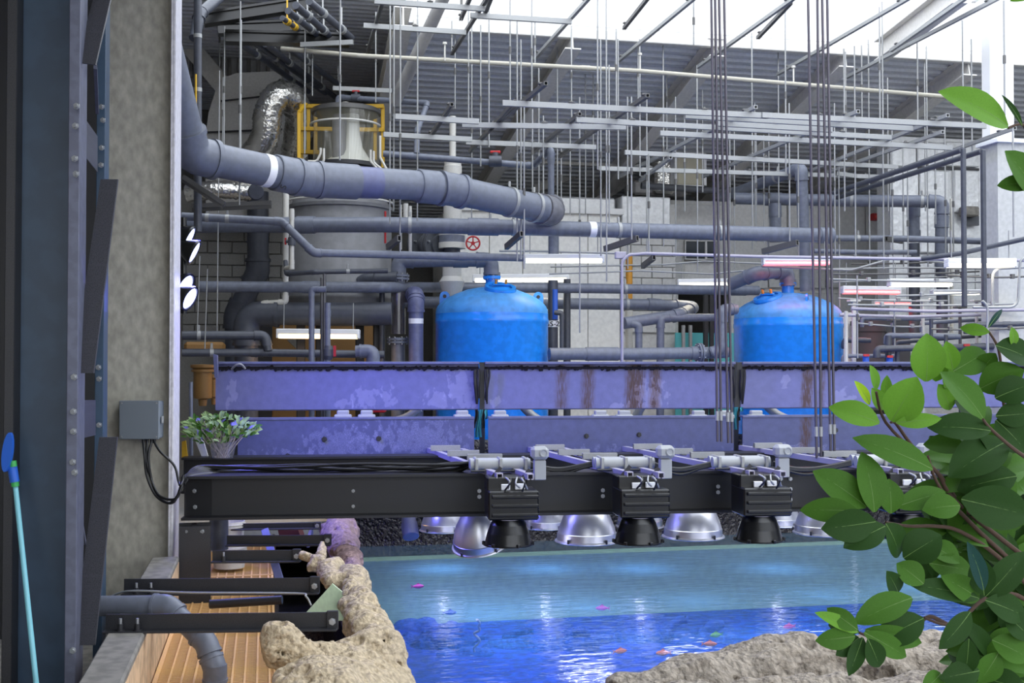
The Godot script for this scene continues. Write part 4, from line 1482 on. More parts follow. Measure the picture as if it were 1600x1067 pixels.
func build_pipes():
	# the big slanting main
	var big := pipe("main_pipe", "biggest grey plastic pipe, slanting across in front of the clear headed vessel", pp([[252, 60, 11.2], [299, 242, 11.9], [480, 280, 12.9], [640, 289, 13.6], [706, 296, 13.9], [848, 327, 14.8]]), 0.178, M.pvc, {"sides": 26, "rad": 0.22, "couplings": [[1, 0.80, 1.6], [2, 0.25, 3.2], [3, 0.42, 1.5]], "bands": [[1, 0.62, 0.09, M.label_white], [2, 0.52, 0.42, M.pvc_blue]], "clamps": [[4, 0.62], [4, 0.9]]})
	var tm := text_mesh("S", 0.07, M.ink)
	var q := P(443, 292, 12.45)
	tm.transform = Transform3D(turn * Basis(Vector3(0, 0, 1), 1.2), q - big.position)
	big.add_child(tm)
	pipe("end_elbow", "dusty open ended elbow that closes the slanting main pipe", pp([[840, 325, 14.75], [858, 330, 14.95], [862, 322, 15.9]]), 0.17, M.pvc_dusty, {"sides": 22, "rad": 0.14})
	# level pipes across
	pipe("header_pipe", "long grey header pipe crossing the hall at eye level below the slanting main", pp([[284, 352, 15.4], [600, 351, 15.0], [780, 355, 15.2], [1297, 368, 16.3]]), 0.102, M.pvc, {"sides": 18, "elbows": false, "couplings": [[0, 0.62, 2.4], [1, 0.86, 4.0], [2, 0.985, 2.0]], "bands": [[2, 0.267, 0.09, M.label_white]], "clamps": [[1, 0.22], [1, 0.92], [2, 0.04], [2, 0.345], [2, 0.65]]})
	pipe("offset_pipe", "thin grey pipe that drops at a slant in front of the grey vessel", pp([[284, 338, 13.4], [440, 346, 13.6], [490, 395, 13.6], [618, 398, 14.2], [818, 403, 15.0]]), 0.048, M.pvc, {"rad": 0.1, "clamps": [[0, 0.25], [0, 0.45]], "couplings": [[3, 0.5, 2.5]]})
	pipe("level_pipe", "long grey pipe passing behind the necks of both blue tanks", pp([[312, 448, 15.3], [600, 449, 15.5], [690, 449, 16.9], [870, 450, 17.3], [1185, 454, 18.0]]), 0.075, M.pvc, {"elbows": false, "couplings": [[0, 0.6, 3.0], [3, 0.9, 3.0]], "clamps": [[3, 0.33]]})
	pipe("wrapped_pipe", "short fat dark pipe with a crumpled sleeve beside the clear sight pipe", pp([[551, 448, 16.0], [575, 437, 15.9], [622, 435, 15.8]]), 0.095, M.pvc_dark, {"couplings": [[0, 0.05, 1.5]], "rad": 0.2})
	pipe("suction_main", "wide dull grey pipe turning down into the dark bay under the grey vessel", pp([[385, 780, 15.45], [385, 490, 15.45], [612, 490, 15.55]]), 0.155, M.pvc_dark, {"sides": 20, "rad": 0.3})
	pipe("dark_riser", "wide dark riser pipe jogging down beside the block masonry", pp([[403, 300, 18.4], [403, 425, 18.4], [368, 492, 18.4], [368, 780, 18.4]]), 0.17, M.pvc_dark, {"sides": 18, "rad": 0.3})
	pipe("dark_level_pipe", "dark grey pipe with an elbow end above the filter pots, the upper of two", pp([[284, 524, 14.0], [414, 524, 14.3], [419, 548, 14.3]]), 0.056, M.pvc_dark, {"clamps": [[0, 0.2]]})
	pipe("dark_level_pipe", "dark grey pipe just above the left blue beam, the lower of two", pp([[284, 551, 14.0], [405, 551, 14.3], [600, 554, 14.6]]), 0.05, M.pvc_dark, {"couplings": [[0, 0.97, 3.0]], "clamps": [[0, 0.38]]})
	pipe("tan_elbow", "grey elbow with a tan sleeve standing above the left blue beam", pp([[556, 549, 14.3], [583, 548, 14.3], [583, 600, 14.3]]), 0.075, M.pvc, {"rad": 0.1})
	pipe("bent_return_pipe", "grey pipe passing behind the first blue tank and bending toward the second", pp([[600, 472, 17.6], [850, 474, 17.9], [1020, 476, 18.2], [1085, 480, 18.4], [1062, 492, 17.6], [975, 505, 17.2]]), 0.09, M.pvc, {"couplings": [[2, 0.03, 2.5]], "bands": [[2, 0.72, 0.05, M.label_white]], "clamps": [[1, 0.76]], "rad": 0.12})
	pipe("return_pipe", "grey pipe with a wide sleeve running just above the middle blue beam", pp([[858, 553, 15.6], [990, 553, 15.9], [1120, 551, 16.2], [1135, 550, 16.3]]), 0.085, M.pvc, {"couplings": [[0, 0.62, 5.5], [1, 0.75, 2.0]], "elbows": false, "flanges": [[1, 0.79]]})
	pipe("drop_pipe", "grey pipe dropping from an elbow between the two blue tanks, the shorter one", pp([[985, 505, 17.2], [998, 508, 17.2], [998, 780, 17.2]]), 0.055, M.pvc, {"rad": 0.08})
	pipe("drop_pipe", "grey pipe dropping from an elbow between the two blue tanks, joined to a level run", pp([[1118, 496, 17.8], [1032, 497, 17.4], [1031, 780, 17.4]]), 0.06, M.pvc, {"rad": 0.1})
	pipe("u_pipe", "grey pipe bent down beside the second blue tank", pp([[1150, 483, 16.2], [1128, 484, 16.1], [1127, 546, 16.1], [1110, 552, 16.1]]), 0.075, M.pvc, {"rad": 0.12})
	# feed of the first tank
	pipe("tank_feed_pipe", "grey pipe arching from the neck of the first blue tank to the sight pipe", pp([[768, 428, 16.0], [767, 406, 16.0], [623, 407, 15.9], [622, 443, 15.9]]), 0.095, M.pvc, {"sides": 18, "rad": 0.13, "couplings": [[1, 0.33, 2.2]], "flanges": [[2, 0.72]]})
	var sight := pipe("sight_pipe", "upright pipe with a clear smoky middle and flanges beside the first blue tank", pp([[622, 780, 15.9], [622, 527, 15.9]]), 0.095, M.pvc, {"sides": 18, "flanges": [[0, 0.98]], "elbows": false})
	var mb := MB.new()
	mb.tube(pp([[622, 522, 15.9], [622, 446, 15.9]]), 0.1, 18, false)
	part(sight, "clear_section", mb, M.clear_pipe)
	mb = MB.new()
	mb.tube(pp([[622, 522, 15.9], [622, 446, 15.9]]), 0.06, 14)
	part(sight, "inner_core", mb, M.pvc_dark)
	pipe("capped_riser", "violet grey upright pipe with a rounded cap and white band beside the first blue tank", pp([[650, 780, 15.7], [650, 474, 15.7], [650, 460, 15.8], [634, 462, 16.3]]), 0.1, M.pvc_blue, {"sides": 18, "rad": 0.1, "bands": [[0, 0.91, 0.07, M.label_white]]})
	# feed of the second tank
	pipe("tank_feed_pipe", "grey pipe bending from the neck of the second blue tank toward the cables", pp([[1231, 440, 16.9], [1230, 424, 16.9], [1182, 427, 16.6], [1142, 444, 16.9]]), 0.095, M.pvc, {"sides": 18, "rad": 0.13})
	pipe("riser_pipe", "tall grey riser with an elbow, rising behind the second blue tank", pp([[1130, 308, 19.4], [1252, 263, 17.3], [1259, 455, 17.4]]), 0.088, M.pvc, {"sides": 18, "rad": 0.1, "clamps": [[0, 0.72]]})
	pipe("manifold_pipe", "long grey manifold pipe with three drops before the grey concrete wall", pp([[1146, 310, 18.4], [1300, 313, 18.2], [1472, 315, 17.8], [1470, 420, 17.8]]), 0.095, M.pvc, {"sides": 16, "rad": 0.12, "clamps": [[1, 0.18], [1, 0.82]], "couplings": [[0, 0.4, 3.0], [2, 0.3, 2.0]]})
	for k in [[1211, "left"], [1427, "right"]]:
		pipe("manifold_drop", "grey branch dropping from the manifold before the concrete wall, the %s one" % k[0 + 1], pp([[k[0], 318, 18.2], [k[0] + 1, 378, 18.2]]), 0.092, M.pvc, {"couplings": [[0, 0.2, 2.0], [0, 0.85, 2.0]], "elbows": false, "group": "manifold drops"})
	pipe("wide_riser", "wide grey upright pipe behind the tube lights at the right end, the left one", pp([[1428, 380, 18.0], [1429, 520, 18.0]]), 0.085, M.pvc_dark, {"elbows": false, "couplings": [[0, 0.3, 2.0]]})
	pipe("wide_riser", "wide grey upright pipe behind the tube lights at the right end, the right one", pp([[1472, 380, 17.8], [1472, 520, 17.8]]), 0.085, M.pvc_dark, {"elbows": false, "couplings": [[0, 0.3, 2.0]]})
	pipe("slim_level_pipe", "slim grey level pipe ending at the two dark posts, before the concrete wall", pp([[1298, 372, 17.2], [1420, 373, 17.2], [1534, 377, 17.0]]), 0.048, M.pvc, {"elbows": false, "clamps": [[0, 0.35]]})
	pipe("slim_level_pipe", "slim grey level pipe below the other, over the red tube lights", pp([[1272, 392, 17.0], [1350, 394, 17.0], [1432, 394, 17.0]]), 0.035, M.pvc, {"elbows": false})
	pipe("slim_level_pipe", "very slim dark pipe rising right across the concrete pier", pp([[1440, 404, 14.6], [1500, 396, 14.4], [1620, 369, 14.0]]), 0.03, M.pvc_dark, {"elbows": false})
	# white pipe stack with the red handwheel
	var st := thing("white_stack", "white upright pipe stack with a flanged base behind the slanting main", "pipe", P(706, 470, 16.4))
	mb = MB.new()
	up(mb, [[5.2, 252], [5.2, 180], [0, 179]], 707, 16.4, 16, false)
	part(st, "upper_pipe", mb, M.pvc_white)
	mb = MB.new()
	up(mb, [[14.5, 366], [14.5, 259], [13.5, 258], [13.5, 252], [8, 250], [5.2, 248]], 707, 16.4, 22, false)
	part(st, "lower_pipe", mb, M.pvc_white)
	for k in [[365, 368, 21], [379, 388, 21]]:
		mb = MB.new()
		up(mb, [[0, k[1]], [k[2], k[1]], [k[2], k[0]], [0, k[0]]], 706, 16.4, 24, false)
		part(st, "flange", mb, M.pvc_white)
	mb = MB.new()
	up(mb, [[20.5, 379], [20.5, 368]], 706, 16.4, 24)
	part(st, "valve_body", mb, M.pvc)
	mb = MB.new()
	up(mb, [[14, 415], [13, 388]], 706, 16.4, 20)
	part(st, "spool", mb, M.pvc_dark)
	mb = MB.new()
	up(mb, [[12, 470], [20, 440], [15, 432], [15, 415]], 706, 16.4, 20, false)
	part(st, "reducer", mb, M.pvc_white)
	var hw := thing("handwheel", "red valve handwheel with five spokes beside the white pipe stack", "valve wheel", P(739, 391, 15.9))
	mb = MB.new()
	var pts := []
	for a in 29:
		pts.append(P(739, 380, 15.9) + (turn.x * cos(TAU * a / 28) + turn.y * sin(TAU * a / 28)) * w(10.5, 15.9))
	mb.tube(pts, 0.012, 8)
	part(hw, "rim", mb, M.red)
	for a in 5:
		mb = MB.new()
		mb.tube([P(739, 380, 15.9), P(739, 380, 15.9) + (turn.x * cos(TAU * a / 5 + 0.3) + turn.y * sin(TAU * a / 5 + 0.3)) * w(10.5, 15.9)], 0.009, 6)
		part(hw, "spoke", mb, M.red)
	mb = MB.new()
	mb.tube([P(739, 380, 15.85), P(739, 380, 16.4)], 0.028, 10)
	part(hw, "stem", mb, M.red)
	pipe("cross_valve_pipe", "dark flanged pipe run reaching the valve beside the white stack", pp([[655, 383, 16.9], [690, 383, 16.5]]), 0.16, M.bin_grey, {"elbows": false, "flanges": [[0, 0.2], [0, 0.8]]})
	# thin runs high up
	var th := pipe("air_pipe", "thin grey pipe with red handled valve from the clear head to a tall drop", pp([[599, 240, 15.8], [833, 259, 15.9], [861, 234, 15.2], [861, 345, 15.3]]), 0.044, M.pvc, {"rad": 0.06, "couplings": [[0, 0.2, 3.0], [2, 0.12, 2.5]]})
	valve(th, P(774, 252, 15.85), 0.08, turn.x, Vector3.UP)
	var th2 := pipe("lid_pipe", "thin grey pipe from the lid of the clear head with a red handled valve", pp([[528, 168, 16.5], [529, 152, 16.5], [668, 161, 16.2], [652, 204, 15.9], [651, 240, 15.8]]), 0.04, M.pvc, {"rad": 0.05})
	valve(th2, P(556, 153, 16.45), 0.06, turn.x, Vector3.UP)
	pipe("drop_pipe_piece", "grey drop pipe passing behind the header pipe by the white plant room", pp([[865, 362, 16.2], [865, 410, 16.2]]), 0.075, M.pvc, {"elbows": false})
	# white and small pipes on the vessel
	pipe("white_drop", "white pipe on the vessel running down and turning left", pp([[447, 300, 15.4], [446, 472, 15.4], [412, 474, 15.4], [405, 482, 15.4]]), 0.04, M.pvc_white, {"rad": 0.06})
	var rv := pipe("white_branch", "short white pipe with a red ball valve beside the grey vessel", pp([[456, 326, 14.9], [456, 418, 14.9], [447, 419, 15.1]]), 0.03, M.pvc_white, {"rad": 0.04, "couplings": [[0, 0.1, 4.0], [0, 0.95, 4.0]]})
	valve(rv, P(456, 377, 14.9), 0.05, Vector3.UP, -turn.x)
	pipe("vessel_hose", "dark thin pipe hooked round the front of the grey vessel", pp([[446, 408, 15.3], [448, 428, 15.2], [492, 425, 15.0], [606, 423, 15.2]]), 0.032, M.pvc_dark, {"rad": 0.05, "clamps": [[2, 0.45]]})
	for k in [[626, 320, 390, 2.2, "thin white"], [634, 318, 360, 4.0, "thickest white"], [641, 322, 395, 2.6, "outermost white"], [602, 330, 380, 1.6, "thin red"]]:
		rod("small_riser", "%s riser pipe beside the grey vessel" % k[4], P(k[0], k[1], 15.3), P(k[0], k[2], 15.3), w(k[3], 15.3), M.red if k[4] == "thin red" else M.pvc_white, "pipe", "small risers by the vessel", 8)
	for k in [[487, 452, 566, 5, "with its top bent toward the slats"], [512, 473, 545, 5, "with a valve near its foot"]]:
		pipe("slim_riser", "slim grey riser before the warm tube light, %s" % k[4], pp([[k[0] + (19 if k[0] < 500 else 0), k[1], 13.8], [k[0], k[1], 13.8], [k[0], 810, 13.8]] if k[0] < 500 else [[k[0], k[1], 13.8], [k[0], 810, 13.8]]), w(4.5, 13.8), M.pvc, {"rad": 0.05, "couplings": [[0, 0.05, 2.0]]})
	var vv := thing("union_valve", "dark union valve with a red handle on the slim riser above the blue beam", "valve", P(514, 560, 13.8))
	mb = MB.new()
	up(mb, [[0, 562], [6, 562], [8, 556], [8, 546], [6, 540], [0, 540]], 513, 13.8, 14, false)
	part(vv, "valve_body", mb, M.pvc_dark)
	mb = MB.new()
	mb.bar(P(523, 540, 13.75), P(523, 557, 13.75), 0.03, 0.02)
	part(vv, "handle", mb, M.red)
	for k in [[503, "wider"], [507, "narrower"]]:
		rod("slat_post", "upright grey slotted post beside the slim risers, the %s one" % k[1], P(k[0], 428 if k[0] > 505 else 434, 14.0), P(k[0] - 1, 800, 14.0), 0.02, M.galv_dark, "post", "", 4)
	pipe("collared_drop", "grey drop pipe with a white collar at the foot of the grey vessel", pp([[597, 455, 16.0], [597, 780, 16.0]]), 0.04, M.pvc_dark, {"bands": [[0, 0.11, 0.06, M.label_white]], "elbows": false})
	# blue labelled upright behind the first tank
	var lb := pipe("labelled_riser", "upright grey pipe with a blue arrow label and white tag behind the first blue tank", pp([[864, 438, 17.2], [864, 780, 17.2]]), 0.075, M.pvc_dark, {"elbows": false})
	mb = MB.new()
	mb.tube(pp([[867, 452, 17.15], [867, 499, 17.15]]), 0.045, 12)
	part(lb, "arrow_label", mb, M.label_blue)
	mb = MB.new()
	mb.tube(pp([[864, 501, 17.2], [864, 511, 17.2]]), 0.08, 14, false)
	part(lb, "tag_band", mb, M.label_white)
	tm = text_mesh("SS-2", 0.078, M.ink)
	tm.transform = Transform3D(turn, P(864, 506, 17.2 - 0.086) - lb.position)
	lb.add_child(tm)
	pipe("valve_branch", "thin grey branch with a red handled valve beside the labelled riser", pp([[866, 488, 17.0], [878, 489, 17.0], [878, 545, 17.0]]), 0.035, M.pvc_dark, {"rad": 0.06})
	pipe("twin_riser", "grey upright pipe before the white plant room next to the labelled riser", pp([[886, 436, 17.6], [886, 780, 17.6]]), 0.055, M.pvc_dark, {"elbows": false})
	rod("ochre_pipe", "ochre upright pipe, white below, before the grey block wall", P(983, 396, 18.6), P(983, 470, 18.6), 0.055, M.ochre, "pipe", "", 10)
	rod("white_standpipe", "white upright pipe under the ochre one before the white plant room", P(983, 470, 18.6), P(983, 760, 18.6), 0.06, M.pvc_white, "pipe", "", 10)
	# left rack of pipes and the black cross beams that carry it
	var names := ["first", "second", "third", "fourth", "fifth", "sixth", "seventh", "eighth"]
	var i := 0
	for k in [[360, 57, 482, 143, 5], [390, 61, 508, 145, 5], [414, 69, 527, 154, 5], [444, 70, 552, 149, 5], [441, 28, 466, 46, 4], [450, 17, 497, 55, 5], [462, 8, 519, 59, 5.5], [483, 2, 549, 59, 5.5]]:
		var a := onY(k[0], k[1], 6.85)
		var b := onY(k[2], k[3], 6.85)
		var t := thing("rack_pipe", "dark pipe on the ceiling rack in the left corner, %s from the cladding" % names[i], "pipe", b, "pipes on the ceiling rack")
		mb = MB.new()
		mb.tube([a, b], w(k[4], 16.0), 12)
		part(t, "pipe_run", mb, M.pvc_dark)
		for f in [0.3, 0.75]:
			mb = MB.new()
			var c := a.lerp(b, f)
			mb.tube([c + (b - a).normalized() * -0.04, c + (b - a).normalized() * 0.04], w(k[4] + 1.6, 16.0), 12)
			mb.bar(c, c + Vector3(0, 0.3, 0), 0.02, 0.02, Vector3(1, 0, 0))
			part(t, "clamp", mb, M.galv if i != 4 else M.yellow)
		i += 1
	i = 0
	for k in [[318, 31, 486, 5, 15.2], [352, 58, 546, 63, 15.6], [340, 46, 500, 40, 16.4]]:
		mb = MB.new()
		mb.extrude(ibeam(0.16, 0.2, 0.03, 0.12), P(k[0], k[1], k[4]), P(k[2], k[3], k[4] + 0.4))
		solo("rack_beam", "black cross beam of the ceiling pipe rack in the left corner, %s of three" % ORD[i], "beam", mb, M.black_lamp, "beams of the pipe rack")
		i += 1
	pipe("corner_pipe", "thick dark pipe bending out of the top of the left corner", pp([[304, 60, 14.2], [312, 22, 14.4], [350, -10, 15.0]]), 0.07, M.pvc_dark, {"rad": 0.1})
	pipe("thin_riser", "thin dark riser next to the white edge of the concrete column", pp([[309, -20, 13.0], [309, 362, 13.0]]), 0.045, M.pvc_dark, {"elbows": false, "clamps": [[0, 0.2], [0, 0.42], [0, 0.56]]})
	rod("yellow_rod", "short yellow rod on the thin dark riser", P(306, 116, 12.9), P(306, 186, 12.9), 0.012, M.yellow, "rod")
	# angle iron brackets under the slanting main
	for k in [[286, 276, 350, 318, 12.8, "slanting"], [300, 322, 424, 317, 13.2, "level"]]:
		mb = MB.new()
		mb.bar(P(k[0], k[1], k[4]), P(k[2], k[3], k[4]), 0.05, 0.05)
		mb.bar(P(k[0], k[1] + 4, k[4]), P(k[2], k[3] + 4, k[4]), 0.012, 0.07)
		solo("bracket_arm", "grey %s bracket arm under the slanting main beside the column" % k[5], "bracket", mb, M.galv_dark)
	pipe("stub_pipe", "round dark capped pipe end below the slanting main", pp([[400, 300, 13.6], [399, 297, 14.6]]), 0.085, M.pvc_dark, {"elbows": false, "couplings": [[0, 0.12, 2.0]]})
	# small pipes at the right end
	i = 0
	for k in [[1317, 556, 1400, 556, 3, 15.6], [1319, 531, 1360, 532, 4, 16.4], [1347, 497, 1470, 499, 3, 16.2], [1370, 545, 1600, 540, 5, 15.2], [1385, 524, 1500, 526, 4, 15.5], [1400, 535, 1600, 519, 3, 16.0], [1440, 505, 1580, 496, 3, 16.0], [1510, 508, 1600, 506, 4, 15.0]]:
		pipe("small_branch_pipe", "small grey level pipe among those behind the shrub tips, %s from the left" % ORD[i], pp([[k[0], k[1] + 14, k[5]], [k[0], k[1], k[5]], [k[2], k[3], k[5]]]), w(k[4], k[5]), M.pvc if i % 2 == 0 else M.pvc_dark, {"rad": 0.08, "group": "small pipes at the right end", "couplings": [[1, 0.3, 3.0], [1, 0.7, 3.0]]})
		i += 1
	i = 0
	for k in [[1322, 486, 600, 3], [1388, 524, 600, 5], [1402, 540, 600, 4], [1455, 498, 560, 3], [1478, 523, 590, 3], [1545, 520, 580, 3], [1560, 498, 560, 5], [1577, 496, 560, 5]]:
		rod("small_branch_riser", "small upright pipe among those behind the shrub tips, %s from the left" % ORD[i], P(k[0], k[1], 15.3), P(k[0], k[2], 15.3), w(k[3], 15.3), M.pvc_dark if i != 0 else M.pvc_white, "pipe", "small risers at the right end", 10)
		i += 1
	i = 0
	for k in [[1390, 562, "low on the first small riser"], [1353, 560, "beside the second blue tank"], [1510, 544, "among the leaves"]]:
		var vt := thing("ball_valve", "red and blue ball valve at the right end, %s" % k[2], "valve", P(k[0], k[1] + 6, 15.2))
		mb = MB.new()
		up(mb, [[0, k[1] + 6], [5, k[1] + 6], [5, k[1] - 4], [0, k[1] - 4]], k[0], 15.2, 10, false)
		part(vt, "valve_body", mb, M.label_blue)
		mb = MB.new()
		mb.bar(P(k[0] - 4, k[1] - 5, 15.15), P(k[0] + 5, k[1] - 5, 15.15), 0.03, 0.03)
		part(vt, "handle", mb, M.red)
		i += 1
	# frames of slim conduit in front of the back wall
	i = 0
	for k in [[[972, 566], [972, 408], [982, 398], [1010, 396], [1190, 401], [1600, 407]], [[780, 392], [830, 392], [1010, 397]], [[860, 417], [1040, 413], [1100, 408], [1200, 412]], [[858, 428], [1000, 423], [1110, 428], [1190, 420]], [[1190, 416], [1330, 422], [1400, 402], [1490, 412], [1600, 411]], [[1300, 420], [1420, 418], [1535, 420]], [[1551, 482], [1551, 420], [1610, 417]], [[1520, 480], [1590, 480], [1594, 405], [1610, 400]], [[1300, 441], [1440, 434], [1530, 430]], [[1330, 482], [1450, 486], [1600, 484]], [[1312, 492], [1420, 495], [1600, 490]], [[1543, 560], [1543, 478], [1535, 470]]]:
		var qq := []
		for e in k:
			qq.append(P(e[0], e[1], [14.6, 16.2, 17.5, 17.2, 16.4, 16.8, 14.2, 13.8, 17.0, 15.0, 15.6, 13.2][i]))
		mb = MB.new()
		mb.tube(bend(qq, 0.12), [0.02, 0.015, 0.013, 0.012, 0.016, 0.013, 0.016, 0.016, 0.012, 0.022, 0.022, 0.016][i], 8)
		solo("conduit", "thin pale conduit: " + ["bent upright from the middle blue beam then level across", "level over the long tube light by the plant room", "running under the long tube light", "lowest level run before the plant room", "rising and falling over the red tube lights", "level behind the white tube lights at the right end", "bent beside the concrete pier", "looping up in front of the concrete pier", "sagging behind the red tube lights", "low level rail over the small pipes", "second low rail over the small pipes", "white upright through the branches"][i], "conduit", mb, M.rail_grey if i in [0, 9, 10] else M.galv)
		i += 1
	# thin runs that fill the space over the small pipes at the right end
	i = 0
	for k in [[1300, 428, 1530, 424, 16.0], [1296, 436, 1600, 440, 15.6], [1310, 466, 1480, 470, 16.2], [1330, 412, 1475, 408, 17.6], [1400, 462, 1600, 452, 15.4], [1325, 476, 1590, 474, 15.0], [1480, 430, 1600, 432, 14.6], [1310, 400, 1440, 402, 17.8], [1340, 505, 1440, 510, 15.8], [1455, 514, 1600, 512, 14.8]]:
		mb = MB.new()
		var a := P(k[0], k[1], k[4])
		var b := P(k[2], k[3], k[4])
		mb.tube(spline([a, a.lerp(b, 0.3) - Vector3(0, 0.012, 0), a.lerp(b, 0.7) - Vector3(0, 0.016, 0), b], 4), 0.014, 6)
		for f in [0.2, 0.55, 0.85]:
			mb.block(a.lerp(b, f), Vector3(0.05, 0.06, 0.05), 0.006)
		solo("slim_conduit", "slim level conduit before the foil clad wall, %s in the row of ten" % ORD[i], "conduit", mb, M.galv_dark if i % 3 == 0 else M.galv, "slim conduits at the right end")
		i += 1
	i = 0
	for k in [[1334, 470, 13], [1397, 500, 9], [1442, 470, 9], [1500, 480, 8], [1526, 470, 8], [1578, 440, 10]]:
		mb = MB.new()
		mb.bar(P(k[0], k[1], 15.8), P(k[0] + 1, 790, 15.8), w(k[2] * 0.45, 15.8), 0.04, Vector3(0, 0, 1), 0.005)
		mb.block(P(k[0], k[1], 15.8), Vector3(0.16, 0.03, 0.1), 0.005)
		solo("stanchion", "grey pipe stanchion in the tangle behind the shrub tips, %s from the left" % ORD[i], "post", mb, M.galv_dark if i % 2 else M.pvc_white, "stanchions at the right end")
		i += 1
	solo("conduit_box", "small lilac conduit junction box beside the bent upright conduit", "electrical box", wb(962, 979, 393, 404, -14.0, 0.06, 0.008), M.rail_grey)
	i = 0
	for k in [[1505, 232, 13.6, 1303, 301], [1536, 234, 13.8, 1308, 309]]:
		var fr := thing("post_and_rail", "dark post and sloping rail frame before the concrete pier, %s of two" % ["lower left", "taller right"][i], "frame", P(k[0], 479, k[2]), "dark frames by the pier")
		mb = MB.new()
		mb.bar(P(k[0], k[1], k[2]), P(k[0] + 2, 479, k[2]), w(6.5, k[2]), 0.05, Vector3(0, 0, 1), 0.006)
		part(fr, "post", mb, M.pvc_dark)
		mb = MB.new()
		mb.tube([P(k[0] - 2, k[1] + 2, k[2]), onY(k[3], k[4], P(k[0], k[1], k[2]).y)], 0.035, 10)
		part(fr, "rail", mb, M.pvc_dark)
		i += 1
	rod("white_frame_pipe", "white upright pipe at the corner of the foil clad wall", P(1487, 310, 18.0), P(1487, 520, 18.0), 0.03, M.pvc_white, "pipe", "", 8)

func valve(t: Node3D, at: Vector3, r: float, along: Vector3, out: Vector3):
	var mb := MB.new()
	mb.tube([at - along * r * 1.1, at - along * r, at + along * r, at + along * r * 1.1], [r * 0.8, r, r, r * 0.8], 12)
	mb.tube([at, at + out * r * 1.5], r * 0.5, 10)
	var vb := part(t, "valve_body", mb, M.pvc_dark)
	mb = MB.new()
	mb.bar(at + out * r * 1.6 - along * r * 0.9, at + out * r * 1.6 + along * r * 0.9, r * 0.5, r * 0.45, out, r * 0.1)
	part(vb, "valve_handle", mb, M.red, "red valve handle")

func text_mesh(s: String, high: float, m: Material) -> MeshInstance3D:
	var tm := TextMesh.new()
	var f := SystemFont.new()
	f.font_names = PackedStringArray(["Droid Sans"])
	f.font_weight = 700
	tm.font = f
	tm.text = s
	tm.font_size = 32
	tm.pixel_size = high / 24.0
	tm.depth = 0.003
	var o := MeshInstance3D.new()
	o.name = "lettering"
	o.mesh = tm
	o.material_override = m
	return o

